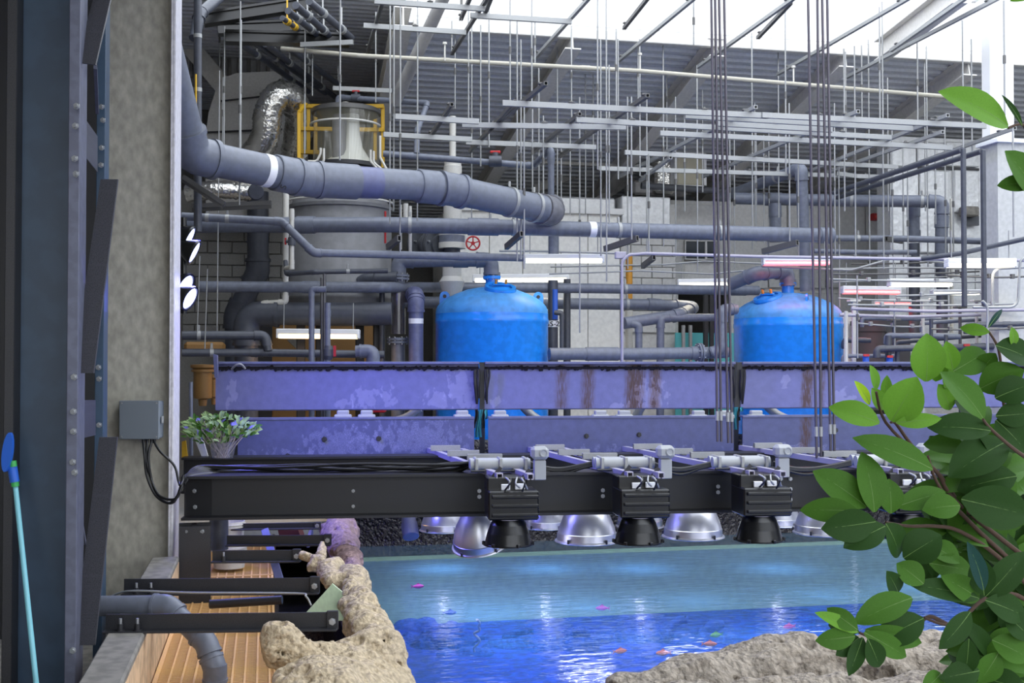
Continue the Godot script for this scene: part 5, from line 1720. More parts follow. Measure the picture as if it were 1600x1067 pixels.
# ---------------------------------------------------------------- hung strut grid and its rods
func build_struts():
	var low := 5.2
	var high := 6.6
	# struts that run across: [x0, y0, x1, y1, level, what sets it apart]
	var across := [
		[785, 161, 1200, 181, low, "longest bright one over the two tanks"], [1190, 180, 1540, 197, low, "reaching the white column"], [900, 187, 1392, 215, low, "just under the longest one"],
		[722, 195, 978, 199, low, "above the slanting main's open end"], [617, 182, 748, 190, low, "behind the top of the white stack"], [599, 210, 737, 218, low, "beside the yellow guard frame"],
		[728, 222, 931, 230, low, "over the red handled air valve"], [1031, 208, 1487, 231, low, "over the tall riser elbow"], [976, 238, 1402, 261, low, "behind the tall riser elbow"], [936, 263, 1395, 277, low, "lowest, over the manifold pipe"],
		[1070, 181, 1425, 201, low, "doubled close under the longest one"], [1306, 271, 1396, 283, low, "short, over the right end of the manifold"], [1120, 193, 1300, 203, low, "short, between the cable groups"],
		[568, 40, 728, 51, high, "high, crossing the first rafter"], [585, 2, 757, 14, high, "highest, near the pipe rack"], [735, 24, 893, 34, high, "high, along the edge of the skylight"], [470, 70, 552, 66, high, "short, under the pipe rack"], [520, 138, 612, 142, 6.3, "short, behind the yellow guard frame"]]
	var i := 0
	for k in across:
		var a := onY(k[0], k[1], k[4])
		var b := onY(k[2], k[3], k[4])
		var t := thing("strut_channel", "pale galvanised strut channel running across, %s" % k[5], "strut", (a + b) * 0.5, "struts running across")
		var mb := MB.new()
		mb.extrude(uchan(0.045, 0.062, 0.008, false), a, b)
		part(t, "channel", mb, M.galv)
		var len_ := (b - a).length()
		for f in int(len_ / 1.3):
			mb = MB.new()
			var c := a.lerp(b, (f + 0.5) / int(len_ / 1.3))
			mb.block(c + Vector3(0, 0.04, 0), Vector3(0.07, 0.012, 0.07), 0.002)
			mb.block(c + Vector3(0, 0.055, 0), Vector3(0.03, 0.02, 0.03), 0.004)
			part(t, "nut_plate", mb, M.galv_dark)
		i += 1
	var away := [
		[600, -6, 574, 82, high, "dark, beside the first rafter"], [762, -4, 706, 84, high, "dark, crossing the first long sprinkler run"], [921, -4, 835, 92, high, "third across the skylight"], [1086, -4, 962, 99, high, "fourth across the skylight"], [1242, -4, 1090, 105, high, "by the first cable group"],
		[1422, -4, 1215, 116, high, "by the second cable group"], [1562, -4, 1322, 121, high, "longest, by the white column"], [1510, -4, 1392, 79, high, "beside the skylight beam"], [1013, -4, 975, 44, high, "short dark one in the bright skylight"], [1236, 4, 1184, 59, high, "short pair mate before the cables"], [735, -4, 720, 30, high, "short dark one over the white stack"], [768, -4, 757, 23, high, "shortest dark one in the skylight"],
		[805, 158, 734, 237, low, "dark, in front of the slanting main"], [853, 130, 766, 201, low, "rising behind the slanting main"], [1012, 149, 948, 193, low, "meeting the longest bright strut"], [939, 196, 874, 245, low, "ending above the tall thin drop pipe"], [906, 178, 832, 238, low, "crossing above the thin valve pipe"],
		[1181, 167, 969, 275, low, "long, through the first cable group"], [1341, 174, 1098, 276, low, "long, through the second cable group"], [1481, 180, 1268, 266, low, "long, above the tall riser"], [1473, 206, 1286, 272, low, "long, just below its neighbour"], [1586, 200, 1300, 303, low, "longest, reaching the concrete pier"], [706, 163, 672, 214, low, "short dark one beside the white stack"], [1048, 246, 1000, 282, 5.0, "short, before the dark duct"]]
	i = 0
	for k in away:
		var a := onY(k[0], k[1], k[4] + 0.06)
		var b := onY(k[2], k[3], k[4] + 0.06)
		var t := thing("strut_channel", "grey strut channel running to the back, %s" % k[5], "strut", (a + b) * 0.5, "struts running to the back")
		var mb := MB.new()
		mb.extrude(uchan(0.045, 0.045, 0.008, true), a, b)
		part(t, "channel", mb, M.galv_dark if i < 2 or i > 7 and i < 17 or i == 22 else M.galv)
		mb = MB.new()
		for e in [a.lerp(b, 0.06), a.lerp(b, 0.9)]:
			mb.block(e + Vector3(0, 0.03, 0), Vector3(0.08, 0.02, 0.05), 0.003)
		part(t, "strut_fitting", mb, M.galv_dark)
		i += 1
	# short hung channel pieces that carry pipes
	i = 0
	for k in [[996, 372, 945, 389, 14.6, "over the bent conduit"], [815, 365, 791, 386, 14.4, "under the open end of the slanting main"], [1246, 379, 1192, 393, 15.0, "under the header pipe by the cables"], [624, 372, 606, 386, 14.0, "at the side of the grey vessel"], [1022, 402, 1004, 416, 16.0, "beside the window"], [1385, 373, 1410, 377, 17.0, "under the manifold"]]:
		var mb := MB.new()
		mb.extrude(uchan(0.05, 0.075, 0.01, true), P(k[0], k[1], k[4]), P(k[2], k[3], k[4] + 0.5))
		solo("trapeze_channel", "short dark trapeze channel hung %s" % k[5], "strut", mb, M.galv_dark, "trapeze channels")
		i += 1
	# hanger rods
	var zones := [[0, 480, "in the dim left corner"], [480, 660, "round the clear headed vessel"], [660, 780, "round the white pipe stack"], [780, 880, "above the slanting main's open end"], [880, 960, "before the white plant room"], [960, 1060, "before the grey block wall"], [1060, 1150, "round the first cable group"], [1150, 1260, "over the second blue tank"], [1260, 1340, "round the second cable group"], [1340, 1420, "before the manifold pipe"], [1420, 1620, "before the foil clad wall and pier"]]
	var rows := [
		[343, 20, 105, 18], [374, 0, 320, 12.6], [376, 30, 240, 14.5], [350, 40, 230, 15.6], [348, 120, 232, 15.6], [531, -20, 250, 12.9], [476, 30, 240, 15.5], [488, 20, 150, 16],
		[587, 18, 160, 16], [609, -10, 350, 14.5], [615, -10, 330, 14.6], [625, 5, 395, 14.2], [652, -10, 345, 14.8], [706, 32, 80, 16], [711, 50, 170, 16.4], [721, -10, 20, 15], [732, 15, 195, 15.5], [737, 38, 345, 16], [751, 38, 260, 15.5], [764, -10, 230, 15],
		[797, -10, 160, 14.5], [808, 30, 408, 14.6], [814, 60, 405, 14.7], [819, 165, 420, 14.4], [832, 170, 300, 15], [831, -10, 165, 15], [836, 35, 98, 15.5], [849, 180, 320, 15], [842, 100, 350, 16],
		[871, 60, 340, 17], [877, 230, 325, 17], [891, 190, 335, 17], [893, 40, 190, 16], [906, 150, 520, 15.4], [915, 60, 335, 18], [927, 20, 310, 18], [934, -10, 265, 14.5], [948, -10, 440, 14.8], [952, 100, 350, 15], [939, 60, 400, 15.2],
		[963, 45, 165, 15.5], [966, 60, 280, 15.5], [981, 150, 420, 16], [987, 150, 374, 14.6], [1000, 60, 275, 16.5], [997, 70, 160, 17], [1011, 145, 395, 16.5], [1014, 240, 395, 14.8], [1037, 60, 385, 17], [1042, 60, 240, 18], [1056, 150, 402, 17.2],
		[1070, 180, 330, 17], [1084, 0, 70, 14], [1090, 100, 425, 16.8], [1098, 140, 300, 18],
		[1141, 180, 400, 17.6], [1148, 200, 420, 17.8], [1176, 50, 390, 16.5], [1180, 160, 360, 18], [1182, 190, 380, 17.8], [1194, 210, 380, 18], [1202, 200, 400, 18.2], [1217, 50, 340, 17.5], [1228, 10, 270, 15.5], [1234, 160, 380, 16], [1248, 190, 420, 16.6],
		[1268, 210, 420, 17], [1305, 160, 400, 16.5], [1320, 75, 330, 15.5], [1322, 80, 250, 16.8], [1337, 70, 400, 16], [1312, 260, 480, 16.8],
		[1347, 70, 200, 17], [1359, 60, 420, 17], [1375, 10, 190, 15.5], [1381, 0, 420, 16], [1388, 120, 330, 17.5], [1395, 190, 400, 17], [1412, 220, 420, 17.4],
		[1419, 260, 430, 16.8], [1434, 65, 190, 16], [1450, 70, 420, 17.2], [1446, 90, 330, 17.8], [1478, 190, 430, 17], [1490, 230, 400, 17], [1506, 30, 330, 15.2], [1519, 60, 240, 15.5], [1536, 60, 180, 16], [1584, 200, 370, 13.5], [1570, 0, 180, 12.5], [1462, 230, 350, 17.5], [1398, 470, 540, 15.5], [1340, 430, 560, 15.2]]
	var count := {}
	rows.sort_custom(func(p, q): return p[0] < q[0])
	for k in rows:
		var zn := ""
		for z in zones:
			if k[0] >= z[0] and k[0] < z[1]:
				zn = z[2]
		var n: int = count.get(zn, 0)
		count[zn] = n + 1
		var p := P(k[0], k[2], k[3])
		var q := P(k[0], k[1], k[3])
		q = Vector3(p.x, q.y, p.z)
		var t := thing("hanger_rod", "thin steel hanger rod %s, %s there from the left" % [zn, ORD[n]], "rod", p, "hanger rods")
		var mb := MB.new()
		mb.tube([p, q], 0.0105, 6)
		part(t, "rod", mb, M.galv)
		mb = MB.new()
		mb.tube([p + Vector3.UP * (q.y - p.y) * 0.45, p + Vector3.UP * ((q.y - p.y) * 0.45 + 0.09)], 0.018, 6)
		part(t, "coupling_nut", mb, M.galv_dark)
	# steel cables that hold the lamp frames
	i = 0
	for k in [[1111, 1121, 690, "first"], [1117, 1127, 690, "first"], [1123, 1138, 692, "first"], [1131, 1144, 692, "first"], [1262, 1276, 716, "second"], [1277, 1283, 716, "second"], [1284, 1298, 712, "second"], [1292, 1304, 712, "second"]]:
		var a := P(k[0], -30, 11.4)
		var b := P(k[1], k[2], 11.2)
		var t := thing("suspension_cable", "dark steel suspension cable, %s from the left in the %s group of four" % [ORD[i % 4], k[3]], "cable", b, "%s group of suspension cables" % k[3])
		var mb := MB.new()
		mb.tube([a, b], 0.0135, 8)
		part(t, "cable_strand", mb, M.cable_steel)
		mb = MB.new()
		mb.tube([a.lerp(b, 0.935), a.lerp(b, 0.955)], 0.019, 8)
		part(t, "turnbuckle", mb, M.galv)
		i += 1

# ---------------------------------------------------------------- walkway beside the pool
func build_walkway():
	var xr := onY(191, 1067, 0.7).x
	var xl := onY(128, 1067, 0.7).x
	shell("wall_kerb", slab_box(Vector3(xl, -1.0, -10.0), Vector3(xr, 0.66, -2.6)), M.beige_wall)
	var cap := MB.new()
	cap.block(Vector3((xl + xr) * 0.5 - 0.01, 0.68, -6.3), Vector3(xr - xl + 0.02, 0.05, 7.4), 0.012)
	shell("trim_4", cap, M.cap_grey)
	shell("floor_left", slab_box(Vector3(WEST, -1.0, -11.0), Vector3(xl, 0.2, -2.6)), M.cap_grey)
	# orange fibreglass grating in panels
	var z := -5.2
	var names := ["in the corner by the slanting grey pipe", "crossed by the black angle brackets", "under the white buckets", "behind the white buckets"]
	for k in 4:
		var z1 := z - 2.0
		var t := thing("grating_panel", "orange brown fibreglass walkway grating panel, %s" % names[k], "grating", Vector3((xr + 0.06) * 0.5, 0.26, (z + z1) * 0.5), "walkway grating panels")
		var mb := MB.new()
		var x := xr + 0.03
		while x < 0.06:
			mb.block(Vector3(x, 0.295, (z + z1) * 0.5), Vector3(0.013, 0.022, 1.98))
			x += 0.078
		var q := z - 0.01
		while q > z1 + 0.01:
			mb.block(Vector3((xr + 0.08) * 0.5, 0.296, q), Vector3(0.05 - xr, 0.006, 0.011))
			q -= 0.034
		var bars := part(t, "grating_bars", mb, M.grating)
		bars.set_meta("kind", "stuff")
		mb = MB.new()
		for e in [Vector3(xr + 0.02, 0.28, 0), Vector3(0.07, 0.28, 0)]:
			mb.block(e + Vector3(0, 0, (z + z1) * 0.5), Vector3(0.02, 0.055, 1.985))
		for e in [z - 0.012, z1 + 0.012]:
			mb.block(Vector3((xr + 0.08) * 0.5, 0.28, e), Vector3(0.05 - xr, 0.055, 0.02))
		part(t, "edge_frame", mb, M.grating)
		z = z1 - 0.012
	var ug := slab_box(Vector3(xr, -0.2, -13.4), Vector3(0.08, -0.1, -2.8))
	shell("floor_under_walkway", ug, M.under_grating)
	shell("wall_walk_side", slab_box(Vector3(0.09, -1.0, -14.5), Vector3(0.12, 0.22, -2.8)), M.steel_dark)  # added dark plate that keeps the space beside the walk black
	shell("floor_service_gap", slab_box(Vector3(0.12, -1.0, -15.0), Vector3(0.9, -0.85, -2.8)), M.wet_rock_shade)  # near-black colour stands in for the shade down in the gap
	# black angle brackets from the kerb to the rock
	var i := 0
	for k in [[160, 990, 526, 986, 24, 2, "lying on the kerb cap"], [189, 931, 497, 929, 22, 2, "carrying the white cable"], [329, 880, 468, 879, 17, 1, "meeting the pitted rock knob"], [352, 854, 516, 853, 15, 0, "behind the white buckets"], [352, 829, 500, 827, 9, 0, "tucked under the lamp beam"]]:
		var a := onY(k[0], k[1], 0.7)
		var b := onY(k[2], k[3], 0.7)
		var t := thing("angle_bracket", "black steel angle bracket between kerb and rock, the one %s" % k[6], "bracket", a, "black angle brackets")
		var d := (b - a).normalized()
		var o := d.cross(Vector3.UP)
		if o.z < 0:
			o = -o
		var h := w(k[4], (a - EYE).length())
		var mb := MB.new()
		mb.box(Transform3D(Basis(d, Vector3.UP, d.cross(Vector3.UP)), (a + b) * 0.5 + Vector3(0, h * 0.5, 0) - o * 0.07), Vector3((b - a).length(), h, 0.012), 0.002)
		part(t, "upright_leg", mb, M.steel_dark)
		mb = MB.new()
		mb.box(Transform3D(Basis(d, Vector3.UP, d.cross(Vector3.UP)), (a + b) * 0.5 + Vector3(0, 0.006, 0) - o * 0.03), Vector3((b - a).length(), 0.012, 0.085), 0.002)
		part(t, "level_leg", mb, M.steel_dark)
		for e in k[5]:
			var p: Vector3 = a + d * (0.10 + 0.1 * e) - o * 0.02
			mb = MB.new()
			mb.tube([p, p + Vector3.UP * 0.085], 0.009, 8)
			var an := part(t, "anchor_stud", mb, M.steel)
			mb = MB.new()
			mb.bolt(p + Vector3.UP * 0.008, Vector3.UP, 0.017, 0.045)
			part(an, "anchor_nut", mb, M.steel_dark)
		mb = MB.new()
		mb.box(Transform3D(Basis(d, Vector3.UP, d.cross(Vector3.UP)), b - d * 0.03 + Vector3(0, h * 0.55, 0) - o * 0.05), Vector3(0.07, h * 1.15, 0.03), 0.004)
		var ep := part(t, "end_plate", mb, M.steel_dark)
		mb = MB.new()
		mb.bolt(b - d * 0.03 + Vector3(0, h * 0.5, 0) - o * 0.035, o, 0.015, 0.022)
		part(ep, "end_bolt", mb, M.steel)
		i += 1
	# grey pipe with two bends
	pipe("overflow_pipe", "grey plastic pipe with two mitred bends running from the column down to the walkway grating", [P(120, 947, 7.5), P(262, 946, 7.4), P(322, 1004, 7.3), P(336, 1045, 7.25), P(336, 1110, 7.25)], 0.066, M.pvc, {"sides": 20, "rad": 0.1, "couplings": [[3, 0.1, 1.6]]})
	rod("worn_pipe", "black pipe with flaking paint lying across the walkway grating behind the post", P(328, 944, 8.7), P(441, 937, 8.7), 0.034, M.steel_dark, "pipe", "", 12)
	rod("pipe_stub", "wide dark blue pipe stub hanging below the lamp beam beside the post", P(342, 800, 10.5), P(342, 858, 10.5), 0.084, M.pvc_dark, "pipe", "", 20)
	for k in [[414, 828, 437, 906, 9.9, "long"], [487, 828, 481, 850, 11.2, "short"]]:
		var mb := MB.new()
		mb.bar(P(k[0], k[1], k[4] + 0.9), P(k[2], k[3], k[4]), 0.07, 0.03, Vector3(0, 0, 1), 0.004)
		solo("purple_lit_strut", "%s strut coloured violet for purple light standing between the grating and the rock" % k[5], "strut", mb, M.purple_light_tone)  # purple light is put into the strut colour
	var fl := MB.new()
	fl.slab([P(434, 828, 11.3), P(466, 828, 11.3), P(470, 840, 11.3), P(440, 852, 11.3)], ray(800, 570).normalized() * 0.2)
	solo("brown_bag", "red brown bundle behind the angle brackets beside the violet strut", "bundle", fl, mat("maroon", c8(96, 48, 44), 0.8))
	# pale green sheet propped against the rock
	fl = MB.new()
	fl.slab([P(470, 966, 7.5), P(519, 912, 7.9), P(536, 926, 7.8), P(537, 970, 7.4)], ray(800, 570).normalized() * 0.02)
	solo("green_sheet", "pale green translucent sheet leaning between bracket and rock", "sheet", fl, M.glass_sheet)
	fl = MB.new()
	fl.tube(spline([P(160, 940, 7.9), P(185, 927, 7.85), P(215, 923, 7.8), P(300, 926, 7.8), P(460, 927, 7.8), P(478, 932, 7.75), P(486, 946, 7.7)], 8), 0.007, 8)
	solo("white_cable", "thin pale cable lying along the black angle bracket and drooping at the rock", "cable", fl, M.galv)
	# white buckets
	for k in [[358, 886, 11.2, 26, 28, "stained white bucket standing on the walkway grating"], [357, 846, 11.25, 25, 24, "white bucket stacked in the stained one below the beam"]]:
		var p := P(k[0], k[1], k[2])
		var t := thing("white_bucket", k[5], "bucket", p)
		var r := w(k[3], k[2])
		var h := w(k[4] + 8, k[2])
		var mb := MB.new()
		mb.lathe([Vector2(0, 0), Vector2(r * 0.9, 0), Vector2(r, h), Vector2(r * 0.94, h), Vector2(r * 0.86, 0.02), Vector2(0, 0.02)], Transform3D(Basis(), p), 28)
		var bw := part(t, "bucket_wall", mb, M.bucket)
		for f in [0.72, 0.84]:
			mb = MB.new()
			mb.lathe([Vector2(r * (0.9 + 0.1 * f), h * f), Vector2(r * 1.05, h * f), Vector2(r * 1.05, h * f + 0.012), Vector2(r * 0.98, h * f + 0.012)], Transform3D(Basis(), p), 28)
			part(bw, "rib", mb, M.bucket)

# ---------------------------------------------------------------- lamp frames and pool lamps
func spot(under: Node3D, at: Vector3, towards: Vector3, c: Color, e: float, angle: float, size: float):
	var l := SpotLight3D.new()
	l.name = "lamp_light"
	l.light_color = c
	l.light_energy = e
	l.light_size = size
	l.spot_range = 30.0
	l.spot_attenuation = 2.0
	l.spot_angle = angle
	l.spot_angle_attenuation = 1.0
	l.shadow_enabled = true
	var z := -towards.normalized()
	var x := Vector3.UP.cross(z)
	if x.length() < 0.05:
		x = Vector3.RIGHT
	x = x.normalized()
	l.transform = Transform3D(Basis(x, z.cross(x), z), at - spot_of(under))
	under.add_child(l)

func build_fixtures():
	var y := line_y(300, 744, 9.83)
	var step := []
	for px in [795.0, 989.0, 1170.0, 1392.0]:
		step.append(plan(px, 9.7, 0) - plan(795, 9.7, 0))
	var low := ray(800, 570).normalized()
	var xr := (plan(1200, 9.7, 0) - plan(600, 9.7, 0)).normalized()
	var zr := xr.cross(Vector3.UP)
	var bs := Basis(xr, Vector3.UP, zr)
	var places := ["first from the left", "second from the left", "third from the left", "fourth, behind the leaves"]
	# frame of rails lying over both black beams
	var base := plan(795, 9.9, y)
	var fr := thing("lamp_carrier", "", "lamp frame", base, "lamp frames")
	fr.set_meta("label", "grey rail frame lying over both black beams, " + places[0])
	for k in [[781, 744, 671, 703], [829, 745, 722, 704]]:
		var mb := MB.new()
		mb.extrude(uchan(0.055, 0.05, 0.008, true), onY(k[0], k[1], y + 0.03), onY(k[2], k[3], y + 0.03))
		part(fr, "rail", mb, M.rail_grey)
	for k in [[673, 719, 700, 12.0], [699, 748, 708, 11.5], [730, 784, 714, 11.0]]:
		var mb := MB.new()
		var a := onY(k[0], k[2], y + 0.085)
		var b := a + xr * w(k[1] - k[0], k[3])
		mb.extrude(uchan(0.06, 0.055, 0.008, true), a, b)
		part(fr, "cross_channel", mb, M.galv)
		for f in [0.3, 0.7]:
			mb = MB.new()
			mb.block(a.lerp(b, f) + Vector3(0, -0.035, 0), Vector3(0.05, 0.012, 0.07), 0.002)
			part(fr, "clip_plate", mb, M.galv_dark)
	var c0 := onY(733, 724, y + 0.09)
	var c1 := c0 + xr * w(92, 10.2)
	for e in [0.0, 0.11]:
		var mb := MB.new()
		mb.tube([c0 + zr * e, c1 + zr * e], 0.048, 14)
		part(fr, "driver_tube", mb, M.box_grey)
	for f in [0.1, 0.5, 0.92]:
		var mb := MB.new()
		mb.box(Transform3D(bs, c0.lerp(c1, f) + zr * 0.055), Vector3(0.03, 0.11, 0.24), 0.006)
		part(fr, "saddle", mb, M.galv)
	var mb3 := MB.new()
	mb3.tube([c0 + zr * 0.2 + Vector3(0, -0.05, 0), c1 + zr * 0.2 + Vector3(0, -0.05, 0) + xr * 0.12], 0.01, 8)
	part(fr, "tie_rod", mb3, M.steel_dark)
	# sensor heads on square posts
	var sp := plan(843, 9.75, y)
	var sh := thing("sensor_head", "", "sensor", sp, "sensor heads")
	sh.set_meta("label", "rounded grey sensor head on a box post, " + places[0])
	var mb := MB.new()
	mb.box(Transform3D(bs, P(843, 734, 9.75 * 1.01)), Vector3(w(18, 10), w(30, 10), 0.09), 0.006)
	part(sh, "box_post", mb, M.box_grey)
	mb = MB.new()
	mb.box(Transform3D(bs, P(843, 707.5, 9.85)), Vector3(w(27, 10), w(20, 10), 0.13), 0.03)
	var hd := part(sh, "head", mb, M.box_grey)
	mb = MB.new()
	var hz := P(848, 707, 9.85) + zr * 0.066
	mb.lathe([Vector2(0.036, 0), Vector2(0.036, 0.006), Vector2(0.028, 0.008), Vector2(0.02, 0.002), Vector2(0, 0.001)], Transform3D(Basis(xr, zr, zr.cross(xr) * -1.0), hz), 20)
	part(hd, "round_lens", mb, M.box_grey)
	# black pool lamp
	var lp := thing("pool_lamp", "", "lamp", P(795, 852, 9.55), "black pool lamps")
	lp.set_meta("label", "black bell shaped pool lamp on the front beam, " + places[0])
	mb = MB.new()
	mb.box(Transform3D(bs, P(799, 786, 9.6)), Vector3(w(78, 9.6), w(45, 9.6), 0.36), 0.012)
	var ho := part(lp, "housing", mb, M.black_lamp)
	for k in 3:
		mb = MB.new()
		mb.box(Transform3D(bs, P(801, 772 + 14 * k, 9.6) + zr * 0.185), Vector3(w(72, 9.6), 0.028, 0.05), 0.006)
		part(ho, "cooling_fin", mb, M.black_lamp)
	mb = MB.new()
	mb.box(Transform3D(bs, P(790, 754, 9.65)), Vector3(w(62, 9.6), w(22, 9.6), 0.26), 0.01)
	var tb := part(lp, "terminal_box", mb, M.black_lamp)
	for k in [[788, 759, 9], [810, 758, 10]]:
		mb = MB.new()
		mb.box(Transform3D(bs, P(k[0], k[1], 9.6) + zr * 0.1), Vector3(w(k[2] + 5, 9.6), w(9, 9.6), 0.03), 0.004)
		part(tb, "connector", mb, M.label_white)
	for k in [[790, 746, 796, 752, 794, 763], [798, 747, 797, 755, 789, 766], [808, 746, 806, 756, 812, 762], [815, 747, 818, 752, 824, 764], [812, 748, 820, 754, 816, 768]]:
		mb = MB.new()
		mb.tube(spline([P(k[0], k[1], 9.45), P(k[2], k[3], 9.38), P(k[4], k[5], 9.42)], 5), 0.008, 6)
		part(tb, "lead", mb, M.black_rubber if k[0] in [798, 812] else M.galv)
	mb = MB.new()
	for k in [[770, 745, 783, 730], [818, 745, 828, 733]]:
		mb.bar(P(k[0], k[1], 9.6), P(k[2], k[3], 9.6), 0.03, 0.03)
	part(lp, "yoke", mb, M.steel_dark)
	for k in [770, 779, 789, 797]:
		mb = MB.new()
		mb.bolt(P(839, k, 9.5), xr, 0.008, 0.015)
		part(ho, "side_screw", mb, M.steel)
	var rim := P(794, 851, 9.55)
	var at := Transform3D(Basis(), rim)
	mb = MB.new()
	mb.lathe([Vector2(0.125, 0.215), Vector2(0.150, 0.17), Vector2(0.175, 0.10), Vector2(0.192, 0.03), Vector2(0.196, 0.012), Vector2(0.208, 0.010), Vector2(0.208, 0.0), Vector2(0.188, 0.0), Vector2(0.165, 0.10), Vector2(0.11, 0.20)], at, 36)
	var br := part(lp, "bell_reflector", mb, M.black_lamp)
	for k in 6:
		mb = MB.new()
		var e := Vector3(cos(TAU * k / 6 + 0.3), 0, sin(TAU * k / 6 + 0.3))
		mb.box(Transform3D(Basis(e, Vector3.UP, e.cross(Vector3.UP)), rim + e * 0.206 + Vector3.UP * 0.014), Vector3(0.024, 0.03, 0.03), 0.004)
		part(br, "rim_clip", mb, M.black_lamp)
	mb = MB.new()
	mb.lathe([Vector2(0, 0.03), Vector2(0.17, 0.03), Vector2(0.17, 0.036), Vector2(0, 0.036)], at, 28)
	part(lp, "lamp_lens", mb, M.lamp_lens)
	spot(lp, rim + Vector3(0, 0.015, 0), Vector3.DOWN, Color(0.80, 0.87, 1.0), LAMP_E, 62, 0.15)
	for k in range(1, 4):
		for o in [[fr, "lamp_carrier", "grey rail frame lying over both black beams, "], [sh, "sensor_head", "rounded grey sensor head on a box post, "], [lp, "pool_lamp", "black bell shaped pool lamp on the front beam, "]]:
			again(o[0], o[1], o[2] + places[k], o[0].position + step[k])
	# spun aluminium reflectors behind, in two rows
	var rc := P(917, 846, 10.9)
	var al := thing("reflector_lamp", "", "lamp", rc, "aluminium reflector lamps")
	at = Transform3D(Basis(), rc)
	mb = MB.new()
	mb.lathe([Vector2(0.07, 0.44), Vector2(0.09, 0.40), Vector2(0.16, 0.33), Vector2(0.225, 0.235), Vector2(0.262, 0.14), Vector2(0.275, 0.09)], at, 40, true)
	mb.lathe([Vector2(0.265, 0.09), Vector2(0.21, 0.24), Vector2(0.15, 0.32), Vector2(0.07, 0.39)], at, 40, true)
	part(al, "spun_dome", mb, M.alu)
	mb = MB.new()
	mb.lathe([Vector2(0.275, 0.09), Vector2(0.281, 0.085), Vector2(0.285, 0.022)], at, 72)
	part(al, "fluted_band", mb, M.alu_band)
	mb = MB.new()
	mb.lathe([Vector2(0.285, 0.022), Vector2(0.302, 0.018), Vector2(0.306, 0.006), Vector2(0.290, 0.0), Vector2(0.276, 0.0), Vector2(0.272, 0.09)], at, 40)
	var arm := part(al, "rim", mb, M.alu)
	for k in 5:
		mb = MB.new()
		var e := Vector3(cos(TAU * k / 5 + 1.2), 0, sin(TAU * k / 5 + 1.2))
		mb.box(Transform3D(Basis(e, Vector3.UP, e.cross(Vector3.UP)), rc + e * 0.30 + Vector3.UP * 0.03), Vector3(0.016, 0.04, 0.02), 0.003)
		part(arm, "rim_clip", mb, M.steel_dark)
	mb = MB.new()
	mb.lathe([Vector2(0.07, 0.44), Vector2(0.09, 0.46), Vector2(0.09, 0.62), Vector2(0, 0.64)], at, 20)
	part(al, "lamp_socket", mb, M.black_lamp)
	mb = MB.new()
	mb.lathe([Vector2(0, 0.02), Vector2(0.262, 0.02), Vector2(0.262, 0.028), Vector2(0, 0.028)], at, 32)
	part(al, "lamp_lens", mb, M.lamp_lens)
	spot(al, rc + Vector3(0, 0.008, 0), Vector3.DOWN, Color(0.74, 0.82, 1.0), LAMP_E, 66, 0.2)
	al.set_meta("label", "shiny spun aluminium pool lamp hanging between the first two black lamps")
	var tilted := again(al, "reflector_lamp", "shiny aluminium pool lamp tilted towards the terrace behind the first black lamp", P(752, 850, 10.6))
	tilted.basis = Basis(turn.x, 0.32) * Basis(turn.z, 0.16) * 0.9
	again(al, "reflector_lamp", "shiny spun aluminium pool lamp hanging between the second and third black lamps", P(1083, 839, 11.2))
	again(al, "reflector_lamp", "shiny spun aluminium pool lamp half hidden by the tips of the leafy branches", P(1287, 833, 11.5))
	again(al, "reflector_lamp", "shiny spun aluminium pool lamp wholly behind the leafy branches", P(1440, 826, 11.9))
	var i := 0
	for k in [[693, 829, "farther aluminium lamp showing a rim beside the tilted one"], [853, 824, "farther aluminium lamp peeping out between the first two black lamps"], [1000, 823, "farther aluminium lamp just showing beside the second black lamp"], [1215, 820, "farther aluminium lamp showing a thin rim beside the third black lamp"]]:
		var o := again(al, "reflector_lamp", k[2], P(k[0], k[1], 13.0))
		o.basis = Basis().scaled(Vector3.ONE * 0.9)
		for e in o.get_children():                       # these burn a small bulb instead of a wide lens
			if e.name == "lamp_lens":
				o.remove_child(e)
				e.free()
		var bm := MB.new()
		bm.lathe([Vector2(0, 0.02), Vector2(0.05, 0.03), Vector2(0.06, 0.06), Vector2(0.03, 0.1), Vector2(0, 0.11)], Transform3D(Basis(), o.position), 16)
		part(o, "bulb", bm, M.lamp_lens)
		i += 1
	# cables along the beam
	for k in 9:
		mb = MB.new()
		var q := []
		var o := k * 1.55
		q.append(P(287, 748 + k, 9.75))
		q.append(P(294 + k, 741 + k * 0.4, 9.9))
		q.append(P(310 + 3 * k, 729 + o, 10.1))
		for x in [360, 420, 480, 540, 600, 660, 710]:
			q.append(P(x, 733.5 + (o - 6.0) * 0.95 + 3.0 * sin(x * 0.019 + k * 1.7) + (0 if x < 650 else -1 - (x - 650) * 0.06), 10.15 + 0.02 * k))
		q.append(P(735, 722 + o * 0.5, 10.15))
		mb.tube(spline(q, 6), 0.0135, 7)
		solo("beam_cable", "black cable lying along the lamp beam, %s from the top of its bundle" % ORD[k], "cable", mb, M.black_rubber if k != 7 else M.galv_dark, "cable bundle on the lamp beam")
	var gaps := [[828, 935, "first and second"], [1018, 1122, "second and third"], [1208, 1330, "third and fourth"]]
	for g in gaps:
		for k in 4:
			mb = MB.new()
			var a: float = g[0]
			var b: float = g[1]
			var o := k * 2.1
			mb.tube(spline([P(a, 722 + o, 10.25), P(a + 20, 729 + o * 0.9, 10.25), P(lerpf(a, b, 0.45), 732 + o * 0.8 + (4 if k == 3 else 0), 10.25), P(b - 25, 726 + o * 0.8, 10.25), P(b, 720 + o, 10.25)], 6), 0.0135, 7)
			solo("beam_cable", "black cable slung between the %s lamp frames, %s from the top" % [g[2], ORD[k]], "cable", mb, M.black_rubber, "cables between the lamp frames")

const LAMP_E := 2.0

